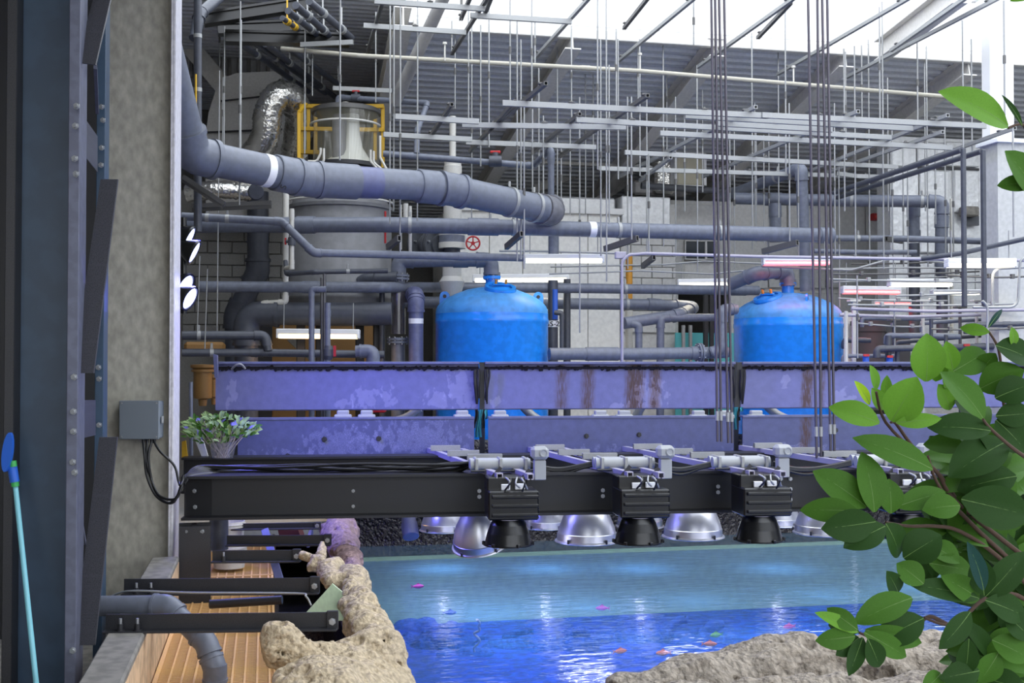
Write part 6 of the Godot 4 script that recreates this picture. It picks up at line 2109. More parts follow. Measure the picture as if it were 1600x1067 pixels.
# ---------------------------------------------------------------- tube lights
func area(under: Node3D, at: Vector3, b: Basis, size: Vector2, c: Color, e: float):
	var l := AreaLight3D.new()
	l.name = "tube_glow"
	l.area_size = size
	l.light_color = c
	l.light_energy = e
	l.area_range = 30.0
	l.area_attenuation = 2.0
	l.shadow_enabled = true
	l.transform = Transform3D(b, at - spot_of(under))
	under.add_child(l)

func tube_light(label: String, x0: float, y0: float, x1: float, y1: float, c: float, m: Material, col: Color, e: float, tall := 12.0):
	var a := P(x0, y0, c)
	var b := P(x1, y1, c)
	var d := (b - a).normalized()
	var z := d.cross(Vector3.UP).normalized()
	var yv := z.cross(d)
	var bs := Basis(d, yv, z)
	var mid := (a + b) * 0.5
	var len_ := (b - a).length()
	var h := w(tall, c)
	var t := thing("tube_light", label, "tube light", mid - yv * h, "fluorescent tube lights")
	var mb := MB.new()
	mb.box(Transform3D(bs, mid + yv * h * 0.15), Vector3(len_, h * 0.55, 0.16), 0.01)
	part(t, "housing", mb, M.white_paint)
	for s in [-1, 1]:
		mb = MB.new()
		var p: Vector3 = mid - yv * h * 0.36 + z * 0.05 * s
		mb.tube([p - d * len_ * 0.47, p + d * len_ * 0.47], h * 0.22, 12)
		part(t, "fluorescent_tube", mb, m)
		mb = MB.new()
		mb.box(Transform3D(bs, mid - yv * h * 0.3 + d * len_ * 0.485 * s), Vector3(len_ * 0.03, h * 0.5, 0.16), 0.008)
		part(t, "end_cap", mb, M.white_paint)
		mb = MB.new()
		mb.tube([mid + yv * h * 0.4 + d * len_ * 0.42 * s, mid + yv * (h * 0.4 + 0.35) + d * len_ * 0.42 * s], 0.007, 6)
		part(t, "hanger_chain", mb, M.galv)
	# the light leaves downwards, just under the tubes
	area(t, mid - yv * (h * 0.62 + 0.02), Basis(d, -z, yv), Vector2(len_ * 0.94, 0.14), col, e)

func build_tube_lights():
	var wc := Color(1.0, 0.96, 0.86)
	var rc := Color(1.0, 0.35, 0.3)
	tube_light("warm white tube light hanging under the wide pipe in the left bay", 433, 520, 562, 521, 15.2, M.tube_warm, Color(1.0, 0.78, 0.5), 1.6, 15)
	tube_light("long white tube light before the white plant room, the upper one", 818, 403, 944, 403, 15.8, M.tube_white, wc, 0.7, 13)
	tube_light("long white tube light behind the neck of the first blue tank", 738, 434, 889, 433, 18.0, M.tube_white, wc, 0.7, 12)
	tube_light("white tube light between the blue tanks over the dark recess", 1058, 441, 1142, 440, 18.4, M.tube_white, wc, 0.5, 11)
	tube_light("red glowing tube light beside the second cable group over the second tank", 1191, 407, 1297, 407, 16.2, M.tube_red, rc, 0.7, 13)
	tube_light("red glowing tube light right of the second blue tank, the upper one", 1315, 452, 1406, 453, 17.0, M.tube_red, rc, 0.5, 12)
	tube_light("red glowing tube light right of the second blue tank, the lower one", 1364, 472, 1422, 472, 18.0, M.tube_red, rc, 0.4, 10)
	tube_light("bright white tube light before the concrete pier", 1478, 410, 1585, 410, 14.2, M.tube_white, wc, 0.8, 14)
	tube_light("bright white tube light before the two wide right pipes", 1388, 441, 1488, 441, 16.4, M.tube_white, wc, 0.7, 12)
	tube_light("dim white tube light low behind the two dark posts", 1455, 456, 1530, 456, 17.2, M.tube_white, wc, 0.4, 8)

# ---------------------------------------------------------------- blue floodlights at the concrete column
func build_floods():
	var names := ["topmost", "second from the top", "third from the top", "lowest"]
	var k := 0
	for f in [[295, 372, 11.0, 19, 0.0, -0.06], [303, 394, 10.9, 19, 0.0, -0.08], [289, 447, 10.8, 20, 0.0, 0.25], [296, 466, 10.7, 19, 0.0, 0.2]]:
		var p := P(f[0], f[1], f[2])
		var aim: Vector3 = (turn.x * 1.0 - turn.y * 0.5 + turn.z * f[5]).normalized()
		var t := thing("floodlight", "round black floodlight glowing blue-white beside the column, %s of four" % names[k], "floodlight", p, "blue floodlights")
		var x := aim.cross(Vector3.UP).normalized()
		var bs := Basis(x, aim, x.cross(aim))
		var r := w(f[3] * 0.95, f[2])
		var mb := MB.new()
		mb.lathe([Vector2(0, -0.16), Vector2(r * 0.45, -0.15), Vector2(r * 0.9, -0.06), Vector2(r * 1.12, -0.01), Vector2(r * 1.16, 0.012), Vector2(r * 1.0, 0.012), Vector2(r * 0.96, -0.005)], Transform3D(bs, p), 28)
		part(t, "bowl", mb, M.black_lamp)
		mb = MB.new()
		mb.lathe([Vector2(r * 0.97, -0.004), Vector2(r * 0.9, 0.006), Vector2(0, 0.01)], Transform3D(bs, p), 28)
		part(t, "flood_lens", mb, M.flood_lens)
		mb = MB.new()
		mb.bar(p - aim * 0.12, p - aim * 0.12 - turn.x * 0.22 + Vector3(0, 0.06, 0), 0.03, 0.05)
		part(t, "yoke", mb, M.black_lamp)
		spot(t, p + aim * 0.03, aim, Color(0.42, 0.42, 1.0), FLOOD_E, 86, r)
		k += 1
	# the bracket they sit on
	rod("flood_mast", "black mast behind the blue floodlights", P(287, 340, 11.0), P(287, 490, 11.0), 0.03, M.black_lamp, "mast", "", 8)
	for q in [[343, 110, 530, 14.2, "longest, by the block masonry"], [312, 400, 520, 13.8, "just under the floodlights"], [324, 420, 545, 13.9, "between the other two"]]:
		rod("thin_wire", "thin wire hanging beside the floodlights, %s" % q[4], P(q[0], q[1], q[3]), P(q[0] - 4, q[2], q[3]), 0.008, M.galv, "wire", "thin wires by the floodlights")

const FLOOD_E := 4.5

# ---------------------------------------------------------------- rock: rounded lobes joined into one skin, roughened by noise
func rock_skin(lobes: Array, cell: float, rough: float, seed_: int) -> MB:      # lobes: [a, b, radius a, radius b]
	var lo := Vector3(1e9, 1e9, 1e9)
	var hi := -lo
	for l in lobes:
		var m: float = maxf(l[2], l[3]) + rough * 2.0 + cell * 3.0
		for e in [l[0], l[1]]:
			lo = lo.min(e - Vector3.ONE * m)
			hi = hi.max(e + Vector3.ONE * m)
	var n := Vector3i(((hi - lo) / cell).ceil()) + Vector3i.ONE
	var f := PackedFloat32Array()
	f.resize(n.x * n.y * n.z)
	f.fill(1.0)
	var k := 0.05
	for l in lobes:
		var a: Vector3 = l[0]
		var d: Vector3 = l[1] - a
		var dd := maxf(d.length_squared(), 1e-9)
		var m: float = maxf(l[2], l[3]) + rough * 2.0 + cell * 2.0
		var q0 := Vector3i(((a.min(l[1]) - Vector3.ONE * m - lo) / cell).floor()).clamp(Vector3i.ZERO, n - Vector3i.ONE)
		var q1 := Vector3i(((a.max(l[1]) + Vector3.ONE * m - lo) / cell).ceil()).clamp(Vector3i.ZERO, n - Vector3i.ONE)
		for z in range(q0.z, q1.z + 1):
			for y in range(q0.y, q1.y + 1):
				var at := (z * n.y + y) * n.x
				for x in range(q0.x, q1.x + 1):
					var p := lo + Vector3(x, y, z) * cell
					var s := clampf((p - a).dot(d) / dd, 0.0, 1.0)
					var e := p.distance_to(a + d * s) - lerpf(l[2], l[3], s)
					var o := f[at + x]
					var h := clampf(0.5 + 0.5 * (o - e) / k, 0.0, 1.0)
					f[at + x] = lerpf(o, e, h) - k * h * (1.0 - h)
	var big := FastNoiseLite.new()
	big.seed = seed_
	big.frequency = 3.2
	big.fractal_octaves = 4
	var pit := FastNoiseLite.new()
	pit.seed = seed_ + 1
	pit.noise_type = FastNoiseLite.TYPE_CELLULAR
	pit.cellular_return_type = FastNoiseLite.RETURN_DISTANCE
	pit.cellular_distance_function = FastNoiseLite.DISTANCE_EUCLIDEAN
	pit.frequency = 8.0
	pit.fractal_type = FastNoiseLite.FRACTAL_NONE
	var fine := pit.duplicate()
	fine.frequency = 17.0
	fine.seed = seed_ + 2
	for z in n.z:
		for y in n.y:
			var at := (z * n.y + y) * n.x
			for x in n.x:
				var e := f[at + x]
				if absf(e) < rough * 3.2 + cell * 2.0:
					var p := lo + Vector3(x, y, z) * cell
					var c := pit.get_noise_3dv(p)          # about -1 at the heart of a cell
					var mask := clampf(0.55 + 1.6 * big.get_noise_3dv(p * 0.6 + Vector3(7, 3, 1)), 0.0, 1.0)
					f[at + x] = e - rough * big.get_noise_3dv(p) * 1.7 + rough * 2.3 * mask * clampf(-c - 0.62, 0.0, 0.32) * 3.0 + rough * 0.8 * clampf(-fine.get_noise_3dv(p) - 0.62, 0.0, 0.3) * 3.0
	# surface nets
	var place := {}
	var pts := PackedVector3Array()
	var nor := PackedVector3Array()
	var sx := 1
	var sy := n.x
	var sz := n.x * n.y
	var corner := [0, sx, sy, sx + sy, sz, sx + sz, sy + sz, sx + sy + sz]
	var edges := [[0, 1], [0, 2], [0, 4], [1, 3], [1, 5], [2, 3], [2, 6], [3, 7], [4, 5], [4, 6], [5, 7], [6, 7]]
	for z in n.z - 1:
		for y in n.y - 1:
			var row := (z * n.y + y) * n.x
			for x in n.x - 1:
				var at := row + x
				var e0 := f[at]
				if absf(e0) > cell * 4.0:
					continue
				var mask := 0
				for i in 8:
					if f[at + corner[i]] < 0.0:
						mask |= 1 << i
				if mask == 0 or mask == 255:
					continue
				var sum := Vector3.ZERO
				var cnt := 0
				for e in edges:
					var i: int = e[0]
					var j: int = e[1]
					if ((mask >> i) & 1) != ((mask >> j) & 1):
						var fa := f[at + corner[i]]
						var fb := f[at + corner[j]]
						var s := fa / (fa - fb)
						sum += Vector3(i & 1, (i >> 1) & 1, (i >> 2) & 1).lerp(Vector3(j & 1, (j >> 1) & 1, (j >> 2) & 1), s)
						cnt += 1
				place[at] = pts.size()
				pts.append(lo + (Vector3(x, y, z) + sum / cnt) * cell)
				nor.append(Vector3(f[at + sx] + f[at + sx + sy] + f[at + sx + sz] + f[at + 7 * 0 + sx + sy + sz] - f[at] - f[at + sy] - f[at + sz] - f[at + sy + sz], f[at + sy] + f[at + sx + sy] + f[at + sy + sz] + f[at + sx + sy + sz] - f[at] - f[at + sx] - f[at + sz] - f[at + sx + sz], f[at + sz] + f[at + sx + sz] + f[at + sy + sz] + f[at + sx + sy + sz] - f[at] - f[at + sx] - f[at + sy] - f[at + sx + sy]).normalized())
	var mb := MB.new()
	for at in place:
		for ax in 3:
			var d: int = [sx, sy, sz][ax]
			var u: int = [sy, sz, sx][ax]
			var q: int = [sz, sx, sy][ax]
			if at + d >= f.size():
				continue
			if (f[at] < 0.0) == (f[at + d] < 0.0):
				continue
			var i0 = place[at]
			var i1 = place.get(at - u)
			var i2 = place.get(at - u - q)
			var i3 = place.get(at - q)
			if i1 == null or i2 == null or i3 == null:
				continue
			mb.tri(pts[i0], pts[i1], pts[i2], nor[i0], nor[i1], nor[i2])
			mb.tri(pts[i0], pts[i2], pts[i3], nor[i0], nor[i2], nor[i3])
	return mb

func lobes(rows: Array) -> Array:        # [px, py, depth, radius px, px, py, depth, radius px]
	var out := []
	for r in rows:
		out.append([P(r[0], r[1], r[2]), P(r[4], r[5], r[6]), w(r[3], r[2]), w(r[7], r[6])])
	return out

func build_rocks():
	var near := rock_skin(lobes([
		[441, 1002, 6.75, 30, 452, 1022, 6.75, 28], [432, 1018, 6.7, 24, 424, 1000, 6.75, 14], [456, 1022, 6.75, 30, 545, 1052, 6.8, 44],
		[545, 1052, 6.9, 46, 590, 1010, 7.1, 34], [505, 1120, 6.4, 90, 585, 1110, 6.8, 70], [598, 1015, 7.1, 32, 570, 975, 7.4, 28], [566, 975, 7.4, 26, 545, 950, 7.6, 20],
		[597, 985, 7.3, 16, 560, 930, 7.7, 18], [545, 935, 7.8, 16, 548, 916, 8.0, 13], [602, 1050, 7.05, 36, 618, 1110, 7.0, 50], [470, 1085, 6.5, 50, 520, 1200, 6.3, 90]]), 0.0155, 0.030, 4)
	solo("pitted_rock", "big pitted cream rock with a rounded knob before the lowest angle bracket", "rock", near, M.coral_rock, "rocks of the left pool edge")
	var mid := rock_skin(lobes([
		[555, 900, 8.3, 18, 520, 908, 8.2, 12], [556, 925, 8.0, 14, 558, 905, 8.2, 15], [520, 885, 8.8, 17, 512, 893, 8.7, 16], [510, 892, 8.7, 15, 520, 910, 8.4, 11],
		[545, 895, 8.6, 14, 560, 905, 8.4, 14], [475, 868, 9.3, 9, 500, 878, 9.2, 11], [503, 868, 9.4, 12, 504, 850, 9.6, 5], [500, 880, 9.1, 10, 486, 885, 9.1, 8], [560, 960, 7.9, 22, 568, 920, 8.3, 12]]), 0.015, 0.020, 9)
	solo("knobbly_rock", "knobbly tan rock ridge curling above the pale green sheet", "rock", mid, M.coral_rock, "rocks of the left pool edge")
	var far := rock_skin(lobes([
		[528, 828, 11.2, 24, 535, 860, 10.4, 22], [508, 826, 11.4, 9, 522, 845, 10.8, 16], [545, 830, 11.6, 12, 550, 880, 9.8, 16], [545, 870, 10.0, 22, 552, 900, 9.4, 14], [530, 800, 12.0, 20, 540, 830, 11.4, 20]]), 0.024, 0.026, 15)
	solo("mauve_rock", "mauve tinted pitted rock of the pool edge rising under the lamp beam", "rock", far, M.mauve_rock, "rocks of the left pool edge")
	var edge := rock_skin(lobes([
		[985, 1120, 4.7, 62, 1110, 1085, 4.8, 66], [1110, 1085, 4.8, 62, 1230, 1070, 5.0, 72], [1230, 1072, 5.0, 72, 1360, 1062, 5.1, 68], [1360, 1062, 5.1, 66, 1480, 1060, 5.2, 66], [1480, 1060, 5.2, 66, 1680, 1070, 5.3, 70],
		[1100, 1160, 4.4, 90, 1700, 1160, 4.6, 110], [1040, 1150, 4.5, 80, 1100, 1170, 4.4, 90]]), 0.019, 0.034, 23)
	solo("shore_rock", "long grey weathered rock at the near edge of the pool under the leaves", "rock", edge, M.grey_rock)
	# reef heads under the water
	var i := 0
	for k in [[632, 990, 0.34, "by the pitted rock"], [668, 1020, 0.42, "beside the pale riser"], [790, 1022, 0.30, "under the tilted lamp"], [722, 1032, 0.26, "nearest the air hose"], [880, 1024, 0.34, "in the middle"], [985, 1010, 0.40, "right of the middle"], [1100, 1012, 0.3, "under the third lamp"], [1240, 1010, 0.42, "by the shore rock"], [610, 930, 0.22, "by the mauve rock"], [1040, 1004, 0.22, "below the second lamp"]]:
		var p := onY(k[0], k[1], -0.88)
		var r: float = k[2]
		var rr := rock_skin([[p, p + Vector3(r * 0.8, 0.08, 0.1), r * 0.55, r * 0.4], [p + Vector3(-r * 0.4, 0.0, -0.2), p + Vector3(-r, 0.05, 0.1), r * 0.4, r * 0.25], [p + Vector3(0.1, 0.1, -0.3), p + Vector3(0.3, 0.2, -0.2), r * 0.3, r * 0.25]], 0.045, 0.04, 40 + i)
		solo("reef_head", "dim blue reef head under the water, %s" % k[3], "reef", rr, M.reef if i % 3 else M.reef_pale, "reef heads in the pool")
		i += 1

# ---------------------------------------------------------------- small things
func build_small_things():
	# telescopic net pole that leans on the navy column
	var t := thing("net_pole", "pale turquoise long handled pool net leaning against the navy steel column", "pole net", P(62, 1120, 6.2))
	var mb := MB.new()
	mb.tube([P(62, 1120, 6.2), P(24, 758, 6.45)], w(4.2, 6.3), 12)
	part(t, "pole", mb, M.broom_handle)
	mb = MB.new()
	mb.tube([P(24, 760, 6.44), P(23, 752, 6.44)], w(6, 6.4), 12)
	part(t, "collar", mb, M.broom_green)
	mb = MB.new()
	mb.tube([P(23, 753, 6.44), P(19, 728, 6.44)], w(7.5, 6.4), 12)
	part(t, "grip", mb, M.broom_blue)
	mb = MB.new()
	mb.tube([P(21, 729, 6.43), P(20, 720, 6.43)], w(5.5, 6.4), 12)
	part(t, "collar", mb, M.broom_green)
	mb = MB.new()
	var pts := PackedVector2Array()
	var o := P(14, 706, 6.42)
	for a in 18:
		var f := TAU * a / 18
		pts.append(Vector2(cos(f) * w(7.5, 6.4), sin(f) * w(31, 6.4)).rotated(0.12))
	mb.extrude(pts, o, o - ray(800, 570).normalized() * 0.03)
	part(t, "paddle", mb, M.broom_blue)
	# yellow tag hung near the column
	mb = MB.new()
	mb.slab([P(284, 690, 11.8), P(290, 688, 11.8), P(293, 714, 11.8), P(284, 715, 11.8)], ray(800, 570).normalized() * 0.02)
	solo("yellow_tag", "small yellow warning tag beside the white column edge", "tag", mb, M.yellow)
	# pipe stub and pole behind the pot plant
	rod("grey_pole", "upright grey pole beside the potted shrub", P(298, 597, 12.0), P(299, 716, 12.0), 0.02, M.pvc, "pole", "", 10)
	# violet pipe mouth in the water by the reflectors
	pipe("inlet_pipe", "short dark blue pipe mouth dipping into the water beside the aluminium lamps", [P(637, 800, 13.2), P(642, 838, 13.0)], 0.085, M.pvc_blue, {"elbows": false, "couplings": [[0, 0.75, 2.0]]})
	# pale waving riser of air bubbles hose
	mb = MB.new()
	var q := []
	for k in 10:
		q.append(onY(745 + (8 if k == 3 else 0) + 5 * sin(k * 1.3), 968 + 5.5 * k, -0.1 - 0.06 * k))
	mb.tube(spline(q, 4), 0.012, 6)
	solo("air_hose", "thin pale wavering air hose under the water", "hose", mb, M.pvc_white)
	# fish
	var i := 0
	for f in [[1232, 979, -0.15, "pink_fish", "pink fish near the shore rock in the lit water"], [654, 916, -0.2, "pink_fish", "pink fish by the far wall beside the rock"], [940, 950, -0.2, "pink_fish", "small pink fish at the edge of the turquoise band"], [970, 1017, -0.3, "orange_fish", "orange fish swimming beside the brightest reflection"], [1035, 1020, -0.3, "orange_fish", "orange fish close to the grey shore rock"], [1110, 1006, -0.3, "orange_fish", "orange fish just off the tip of the shore rock"], [1118, 992, -0.3, "green_fish", "pale green fish beyond the shore rock"], [704, 957, -0.25, "reef", "dark blue fish under the tilted lamp"]]:
		var p := onY(f[0], f[1], f[2])
		var s := 0.055
		var d := Vector3(1, 0, 0.25 * (i % 3 - 1)).normalized() * (1.0 if i % 2 else -1.0)
		var t2 := thing("fish", f[4], "fish", p, "fish in the pool")
		mb = MB.new()
		var prof := []
		var rad := []
		for k in 9:
			prof.append(p + d * s * (k / 4.0 - 1.0) * 1.1)
			rad.append(s * 0.42 * pow(sin(PI * (0.06 + 0.9 * k / 8.0)), 0.8) + 0.002)
		mb.tube(prof, rad, 10)
		part(t2, "body", mb, M[f[3]])
		mb = MB.new()
		var e := p - d * s * 1.05
		mb.flat(e, e - d * s * 0.6 + Vector3(0, s * 0.5, 0), e - d * s * 0.35, Vector3(0, 0, 1))
		mb.flat(e, e - d * s * 0.6 - Vector3(0, s * 0.5, 0), e - d * s * 0.35, Vector3(0, 0, 1))
		part(t2, "tail_fin", mb, M[f[3]])
		mb = MB.new()
		mb.flat(p + Vector3(0, s * 0.35, 0) + d * s * 0.4, p + Vector3(0, s * 0.75, 0) - d * s * 0.1, p + Vector3(0, s * 0.3, 0) - d * s * 0.6, Vector3(0, 0, 1))
		part(t2, "back_fin", mb, M[f[3]])
		i += 1

# ---------------------------------------------------------------- plants
func leaf(mb: MB, base: Vector3, tip: Vector3, face: Vector3, wide: float, cup := 0.25, arch := 0.1, blunt := 0.75):
	# an obovate leaf: width and a folded, arched blade; face is the way its upper side looks
	var along := tip - base
	var len_ := along.length()
	var d := along / len_
	var side := d.cross(face).normalized()
	var nrm := side.cross(d).normalized()
	var nl := 9
	var nw := 3
	var g := []
	for j in nl + 1:
		var t := float(j) / nl
		var hw := wide * 0.5 * pow(sin(PI * pow(clampf(t * 0.985 + 0.01, 0, 1), 1.0 / (0.62 + 0.6 * blunt))), 0.72)
		if j == nl:
			hw = wide * 0.02
		var row := []
		for i in range(-nw, nw + 1):
			var s := float(i) / nw
			row.append(base + d * len_ * t + nrm * (len_ * arch * (4.0 * t * (1.0 - t)) + absf(s) * hw * cup) + side * hw * s)
		g.append(row)
	sheet2(mb, g, nrm)

func sheet2(mb: MB, g: Array, towards: Vector3):
	var s := MB.new()
	sheet(s, g)
	var flip := 0.0
	for n in s.n:
		flip += n.dot(towards)
	var v := s.v
	for i in range(0, v.size(), 3):
		var a := s.n[i]
		var b := s.n[i + 1]
		var c := s.n[i + 2]
		if flip < 0.0:
			a = -a; b = -b; c = -c
		mb.tri(v[i], v[i + 1], v[i + 2], a, b, c, s.t[i], s.t[i + 1], s.t[i + 2])

func midrib(mb: MB, base: Vector3, tip: Vector3, face: Vector3, r: float, arch: float):
	var d := (tip - base)
	var side := d.normalized().cross(face).normalized()
	var nrm := side.cross(d.normalized())
	var p := []
	var rr := []
	for j in 7:
		var t := j / 6.0 * 0.9
		p.append(base + d * t + nrm * (d.length() * arch * 4.0 * t * (1.0 - t) - r * 0.3))
		rr.append(r * (1.0 - 0.8 * t))
	mb.tube(p, rr, 5, false)

func build_potted_plant():
	var c := 11.55
	var at := P(348, 716, c)
	var t := thing("potted_shrub", "small leafy potted shrub with pale twigs standing on the black beam beside the column", "potted plant", at)
	var mb := MB.new()
	mb.lathe([Vector2(0.10, 0), Vector2(0.135, 0.16), Vector2(0.14, 0.17), Vector2(0.128, 0.17), Vector2(0.095, 0.01), Vector2(0, 0.01)], Transform3D(Basis(), at), 24)
	var pm := mat("clear_pot", Color(0.6, 0.6, 0.66, 0.16), 0.12)
	pm.transparency = BaseMaterial3D.TRANSPARENCY_ALPHA
	part(t, "pot", mb, pm)
	var r := RandomNumberGenerator.new()
	r.seed = 5
	for k in 30:
		mb = MB.new()
		var a := r.randf() * TAU
		var p := at + Vector3(cos(a) * 0.08 * r.randf(), 0.01, sin(a) * 0.08 * r.randf())
		var q := at + Vector3(r.randf_range(-0.3, 0.24), r.randf_range(0.2, 0.42), r.randf_range(-0.15, 0.15))
		mb.tube(spline([p, p.lerp(q, 0.5) + Vector3(r.randf_range(-0.04, 0.04), 0.03, 0), q], 4), [0.005, 0.005, 0.0048, 0.0046, 0.0044, 0.0042, 0.004, 0.0038, 0.0036], 5)
		part(t, "twig", mb, M.twig_pale)
	for k in 290:
		mb = MB.new()
		# crown outline of the photograph: wide to the left, dense on top
		var u := r.randf_range(-1, 1)
		var x := 345 + 54 * u
		var ytop := 650 + 14 * u * u + (4 if u > 0.5 else 0)
		var ylow := 698 - 20 * absf(u) + (6 if u < -0.3 else 0)
		var p := P(x, lerpf(ytop, ylow, pow(r.randf(), 1.4)), c + r.randf_range(-0.22, 0.22))
		var d := Vector3(u * 0.9 + r.randf_range(-0.6, 0.6), r.randf_range(-0.1, 1.0), r.randf_range(-0.7, 0.7)).normalized()
		leaf(mb, p, p + d * r.randf_range(0.055, 0.09), (Vector3(0, 0.7, 0.6) + Vector3(r.randf_range(-0.5, 0.5), 0, 0)).normalized(), r.randf_range(0.03, 0.046), 0.3, 0.08)
		part(t, "leaf", mb, M.leaf_lilac if k % 13 == 0 else M.leaf_pot if k % 3 else M.leaf_mid)
	mb = MB.new()
	mb.slab([P(300, 676, 11.8), P(318, 690, 11.8), P(326, 716, 11.8), P(316, 716, 11.8)], ray(800, 570).normalized() * 0.02)
	solo("white_chute", "white slanting chute edge behind the potted shrub", "chute", mb, M.white_paint)

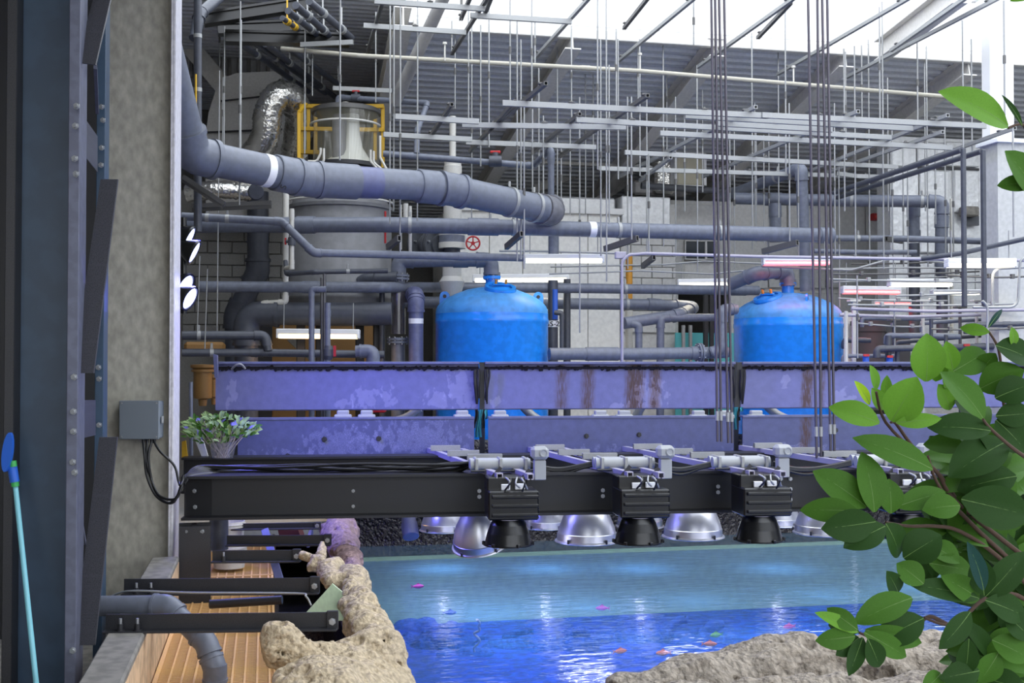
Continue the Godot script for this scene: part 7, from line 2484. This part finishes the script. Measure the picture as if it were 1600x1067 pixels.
func build_foreground_plant():
	var t := thing("leafy_shrub", "large shrub of broad glossy green leaves leaning in over the near pool edge", "shrub", P(1640, 1120, 2.9))
	var r := RandomNumberGenerator.new()
	r.seed = 19
	# named by the photograph: base x, base y, tip x, tip y, width, depth, kind, facing
	var toward := turn.z
	var rows := [
		[1575, 198, 1466, 143, 48, 2.4, 0], [1597, 196, 1565, 148, 9, 2.4, 2], [1618, 306, 1570, 236, 50, 2.5, 1], [1615, 288, 1558, 290, 26, 2.5, 1], [1612, -6, 1578, 2, 14, 2.4, 0],
		[1447, 596, 1448, 521, 49, 2.8, 0], [1489, 577, 1478, 533, 26, 2.8, 0], [1546, 519, 1500, 512, 17, 2.8, 0], [1544, 512, 1566, 483, 8, 2.8, 4], [1583, 541, 1581, 511, 15, 2.8, 0],
		[1369, 610, 1359, 570, 17, 2.7, 0], [1359, 632, 1335, 595, 15, 2.65, 3], [1374, 661, 1295, 636, 37, 2.6, 0], [1393, 658, 1433, 589, 54, 2.6, 0], [1400, 660, 1471, 654, 21, 2.6, 0], [1385, 622, 1386, 586, 16, 2.75, 0], [1380, 640, 1362, 606, 22, 2.7, 0],
		[1537, 655, 1469, 581, 50, 2.7, 1], [1548, 673, 1449, 668, 42, 2.65, 2], [1457, 733, 1332, 684, 40, 2.6, 1], [1366, 800, 1346, 706, 48, 2.6, 1], [1354, 792, 1270, 736, 46, 2.6, 1], [1340, 798, 1250, 797, 34, 2.55, 1], [1392, 802, 1389, 748, 34, 2.6, 1], [1400, 792, 1477, 768, 32, 2.65, 1],
		[1490, 580, 1540, 550, 40, 2.85, 1], [1530, 580, 1556, 552, 30, 2.85, 1], [1530, 608, 1600, 578, 48, 2.8, 1], [1556, 540, 1616, 566, 44, 2.8, 2], [1555, 622, 1612, 600, 42, 2.75, 2], [1556, 650, 1612, 646, 36, 2.75, 2], [1572, 690, 1482, 746, 58, 2.7, 2], [1588, 744, 1496, 766, 52, 2.7, 2], [1556, 656, 1604, 706, 50, 2.75, 2], [1530, 655, 1490, 622, 40, 2.9, 2], [1485, 640, 1466, 600, 30, 2.9, 0], [1470, 560, 1462, 596, 24, 2.9, 0], [1476, 606, 1498, 574, 30, 2.9, 0],
		[1368, 815, 1283, 826, 46, 2.5, 2], [1383, 822, 1318, 856, 40, 2.5, 2], [1384, 818, 1404, 870, 42, 2.55, 2], [1412, 872, 1471, 836, 50, 2.55, 2], [1500, 790, 1441, 797, 38, 2.6, 1], [1452, 880, 1518, 892, 36, 2.6, 1], [1403, 926, 1385, 892, 27, 2.5, 2], [1443, 912, 1401, 880, 36, 2.5, 1], [1528, 934, 1422, 914, 32, 2.5, 2],
		[1425, 934, 1334, 974, 42, 2.45, 1], [1443, 966, 1368, 1005, 46, 2.45, 2], [1340, 988, 1273, 957, 20, 2.4, 0], [1340, 984, 1292, 950, 26, 2.4, 1], [1336, 994, 1274, 1001, 30, 2.4, 1], [1342, 988, 1294, 976, 26, 2.42, 2], [1348, 996, 1326, 1056, 24, 2.4, 2], [1356, 998, 1374, 1042, 30, 2.4, 2], [1342, 996, 1306, 1024, 28, 2.42, 2], [1350, 988, 1416, 1026, 30, 2.42, 1], [1352, 984, 1440, 1004, 30, 2.45, 1],
		[1537, 922, 1511, 846, 24, 2.45, 4], [1540, 932, 1602, 862, 40, 2.5, 2], [1540, 938, 1602, 964, 40, 2.5, 2], [1538, 930, 1528, 868, 36, 2.5, 2], [1530, 936, 1470, 900, 34, 2.5, 1], [1516, 956, 1467, 1014, 32, 2.45, 2], [1514, 998, 1508, 1054, 30, 2.45, 2], [1530, 1048, 1468, 1060, 36, 2.45, 2], [1550, 1000, 1610, 1030, 40, 2.5, 1], [1502, 780, 1610, 806, 60, 2.65, 2], [1560, 1020, 1530, 1066, 34, 2.5, 1], [1570, 960, 1612, 1000, 40, 2.5, 2], [1540, 1060, 1604, 1078, 40, 2.5, 2], [1450, 850, 1500, 880, 36, 2.6, 1], [1470, 1052, 1440, 1080, 30, 2.45, 1]]
	var kinds := [M.leaf_top_lit, M.leaf_mid, M.leaf_shaded, M.leaf_young, M.leaf_teal]
	for k in rows:
		var tilt := r.randf_range(-0.35, 0.35)
		var b := P(k[0], k[1], k[5] + 0.06 * tilt)
		var e := P(k[2], k[3], k[5] - 0.06 * tilt)
		var f: Vector3 = (toward + turn.x * r.randf_range(-0.35, 0.35) + turn.y * r.randf_range(0.0, 0.7)).normalized()
		var mb := MB.new()
		leaf(mb, b, e, f, w(k[4] * 1.14, k[5]), 0.22, 0.07)
		var lf := part(t, "leaf", mb, kinds[k[6]])
		mb = MB.new()
		midrib(mb, b, e, f, w(0.8, k[5]), 0.07)
		part(lf, "midrib", mb, M.vein)
	# leaf rosettes deeper in the bush
	for k in 40:
		var x := r.randf_range(1440, 1640)
		var y := r.randf_range(700, 1060)
		if x < 1470 and (y < 730 or y > 830):
			x += 90
		if x < 1520 and y > 860:
			x += 90
		var c := r.randf_range(2.75, 3.3)
		for m in 5:
			var a := TAU * m / 5 + r.randf()
			var l := r.randf_range(60, 95)
			var b := P(x, y, c)
			var e := P(x + cos(a) * l, y + sin(a) * l * 0.8, c + r.randf_range(-0.08, 0.08))
			var f: Vector3 = (toward * 0.8 + turn.y * 0.7 + turn.x * r.randf_range(-0.5, 0.5)).normalized()
			var mb := MB.new()
			leaf(mb, b, e, f, w(r.randf_range(30, 46), c), 0.25, 0.08)
			part(t, "leaf", mb, kinds[1 + m % 2])
	for k in [[1369, 612, 1384, 660, 1440, 716, 1466, 740, 1500, 790, 1640, 900], [1392, 660, 1400, 662, 1420, 690, 1445, 720, 1470, 745, 1500, 790], [1450, 712, 1460, 745, 1480, 780, 1500, 800, 1540, 840, 1640, 930], [1536, 655, 1546, 668, 1570, 690, 1590, 706, 1610, 720, 1660, 760], [1384, 816, 1420, 822, 1460, 822, 1500, 830, 1560, 870, 1640, 950], [1444, 965, 1480, 976, 1510, 960, 1540, 935, 1590, 930, 1660, 980], [1342, 988, 1370, 1000, 1400, 1010, 1445, 966, 1470, 970, 1500, 990], [1575, 200, 1600, 196, 1610, 240, 1620, 320, 1640, 420, 1680, 600], [1545, 518, 1560, 545, 1566, 590, 1570, 640, 1590, 700, 1660, 800]]:
		var p := []
		for j in 6:
			p.append(P(k[j * 2], k[j * 2 + 1], (3.05 if k[0] == 1545 else 2.62) + 0.03 * j))
		var q := spline(p, 4)
		var rr := []
		for j in q.size():
			rr.append(lerpf(0.003, 0.0062, float(j) / q.size()))
		var mb := MB.new()
		mb.tube(q, rr, 7)
		part(t, "branch", mb, M.bark)
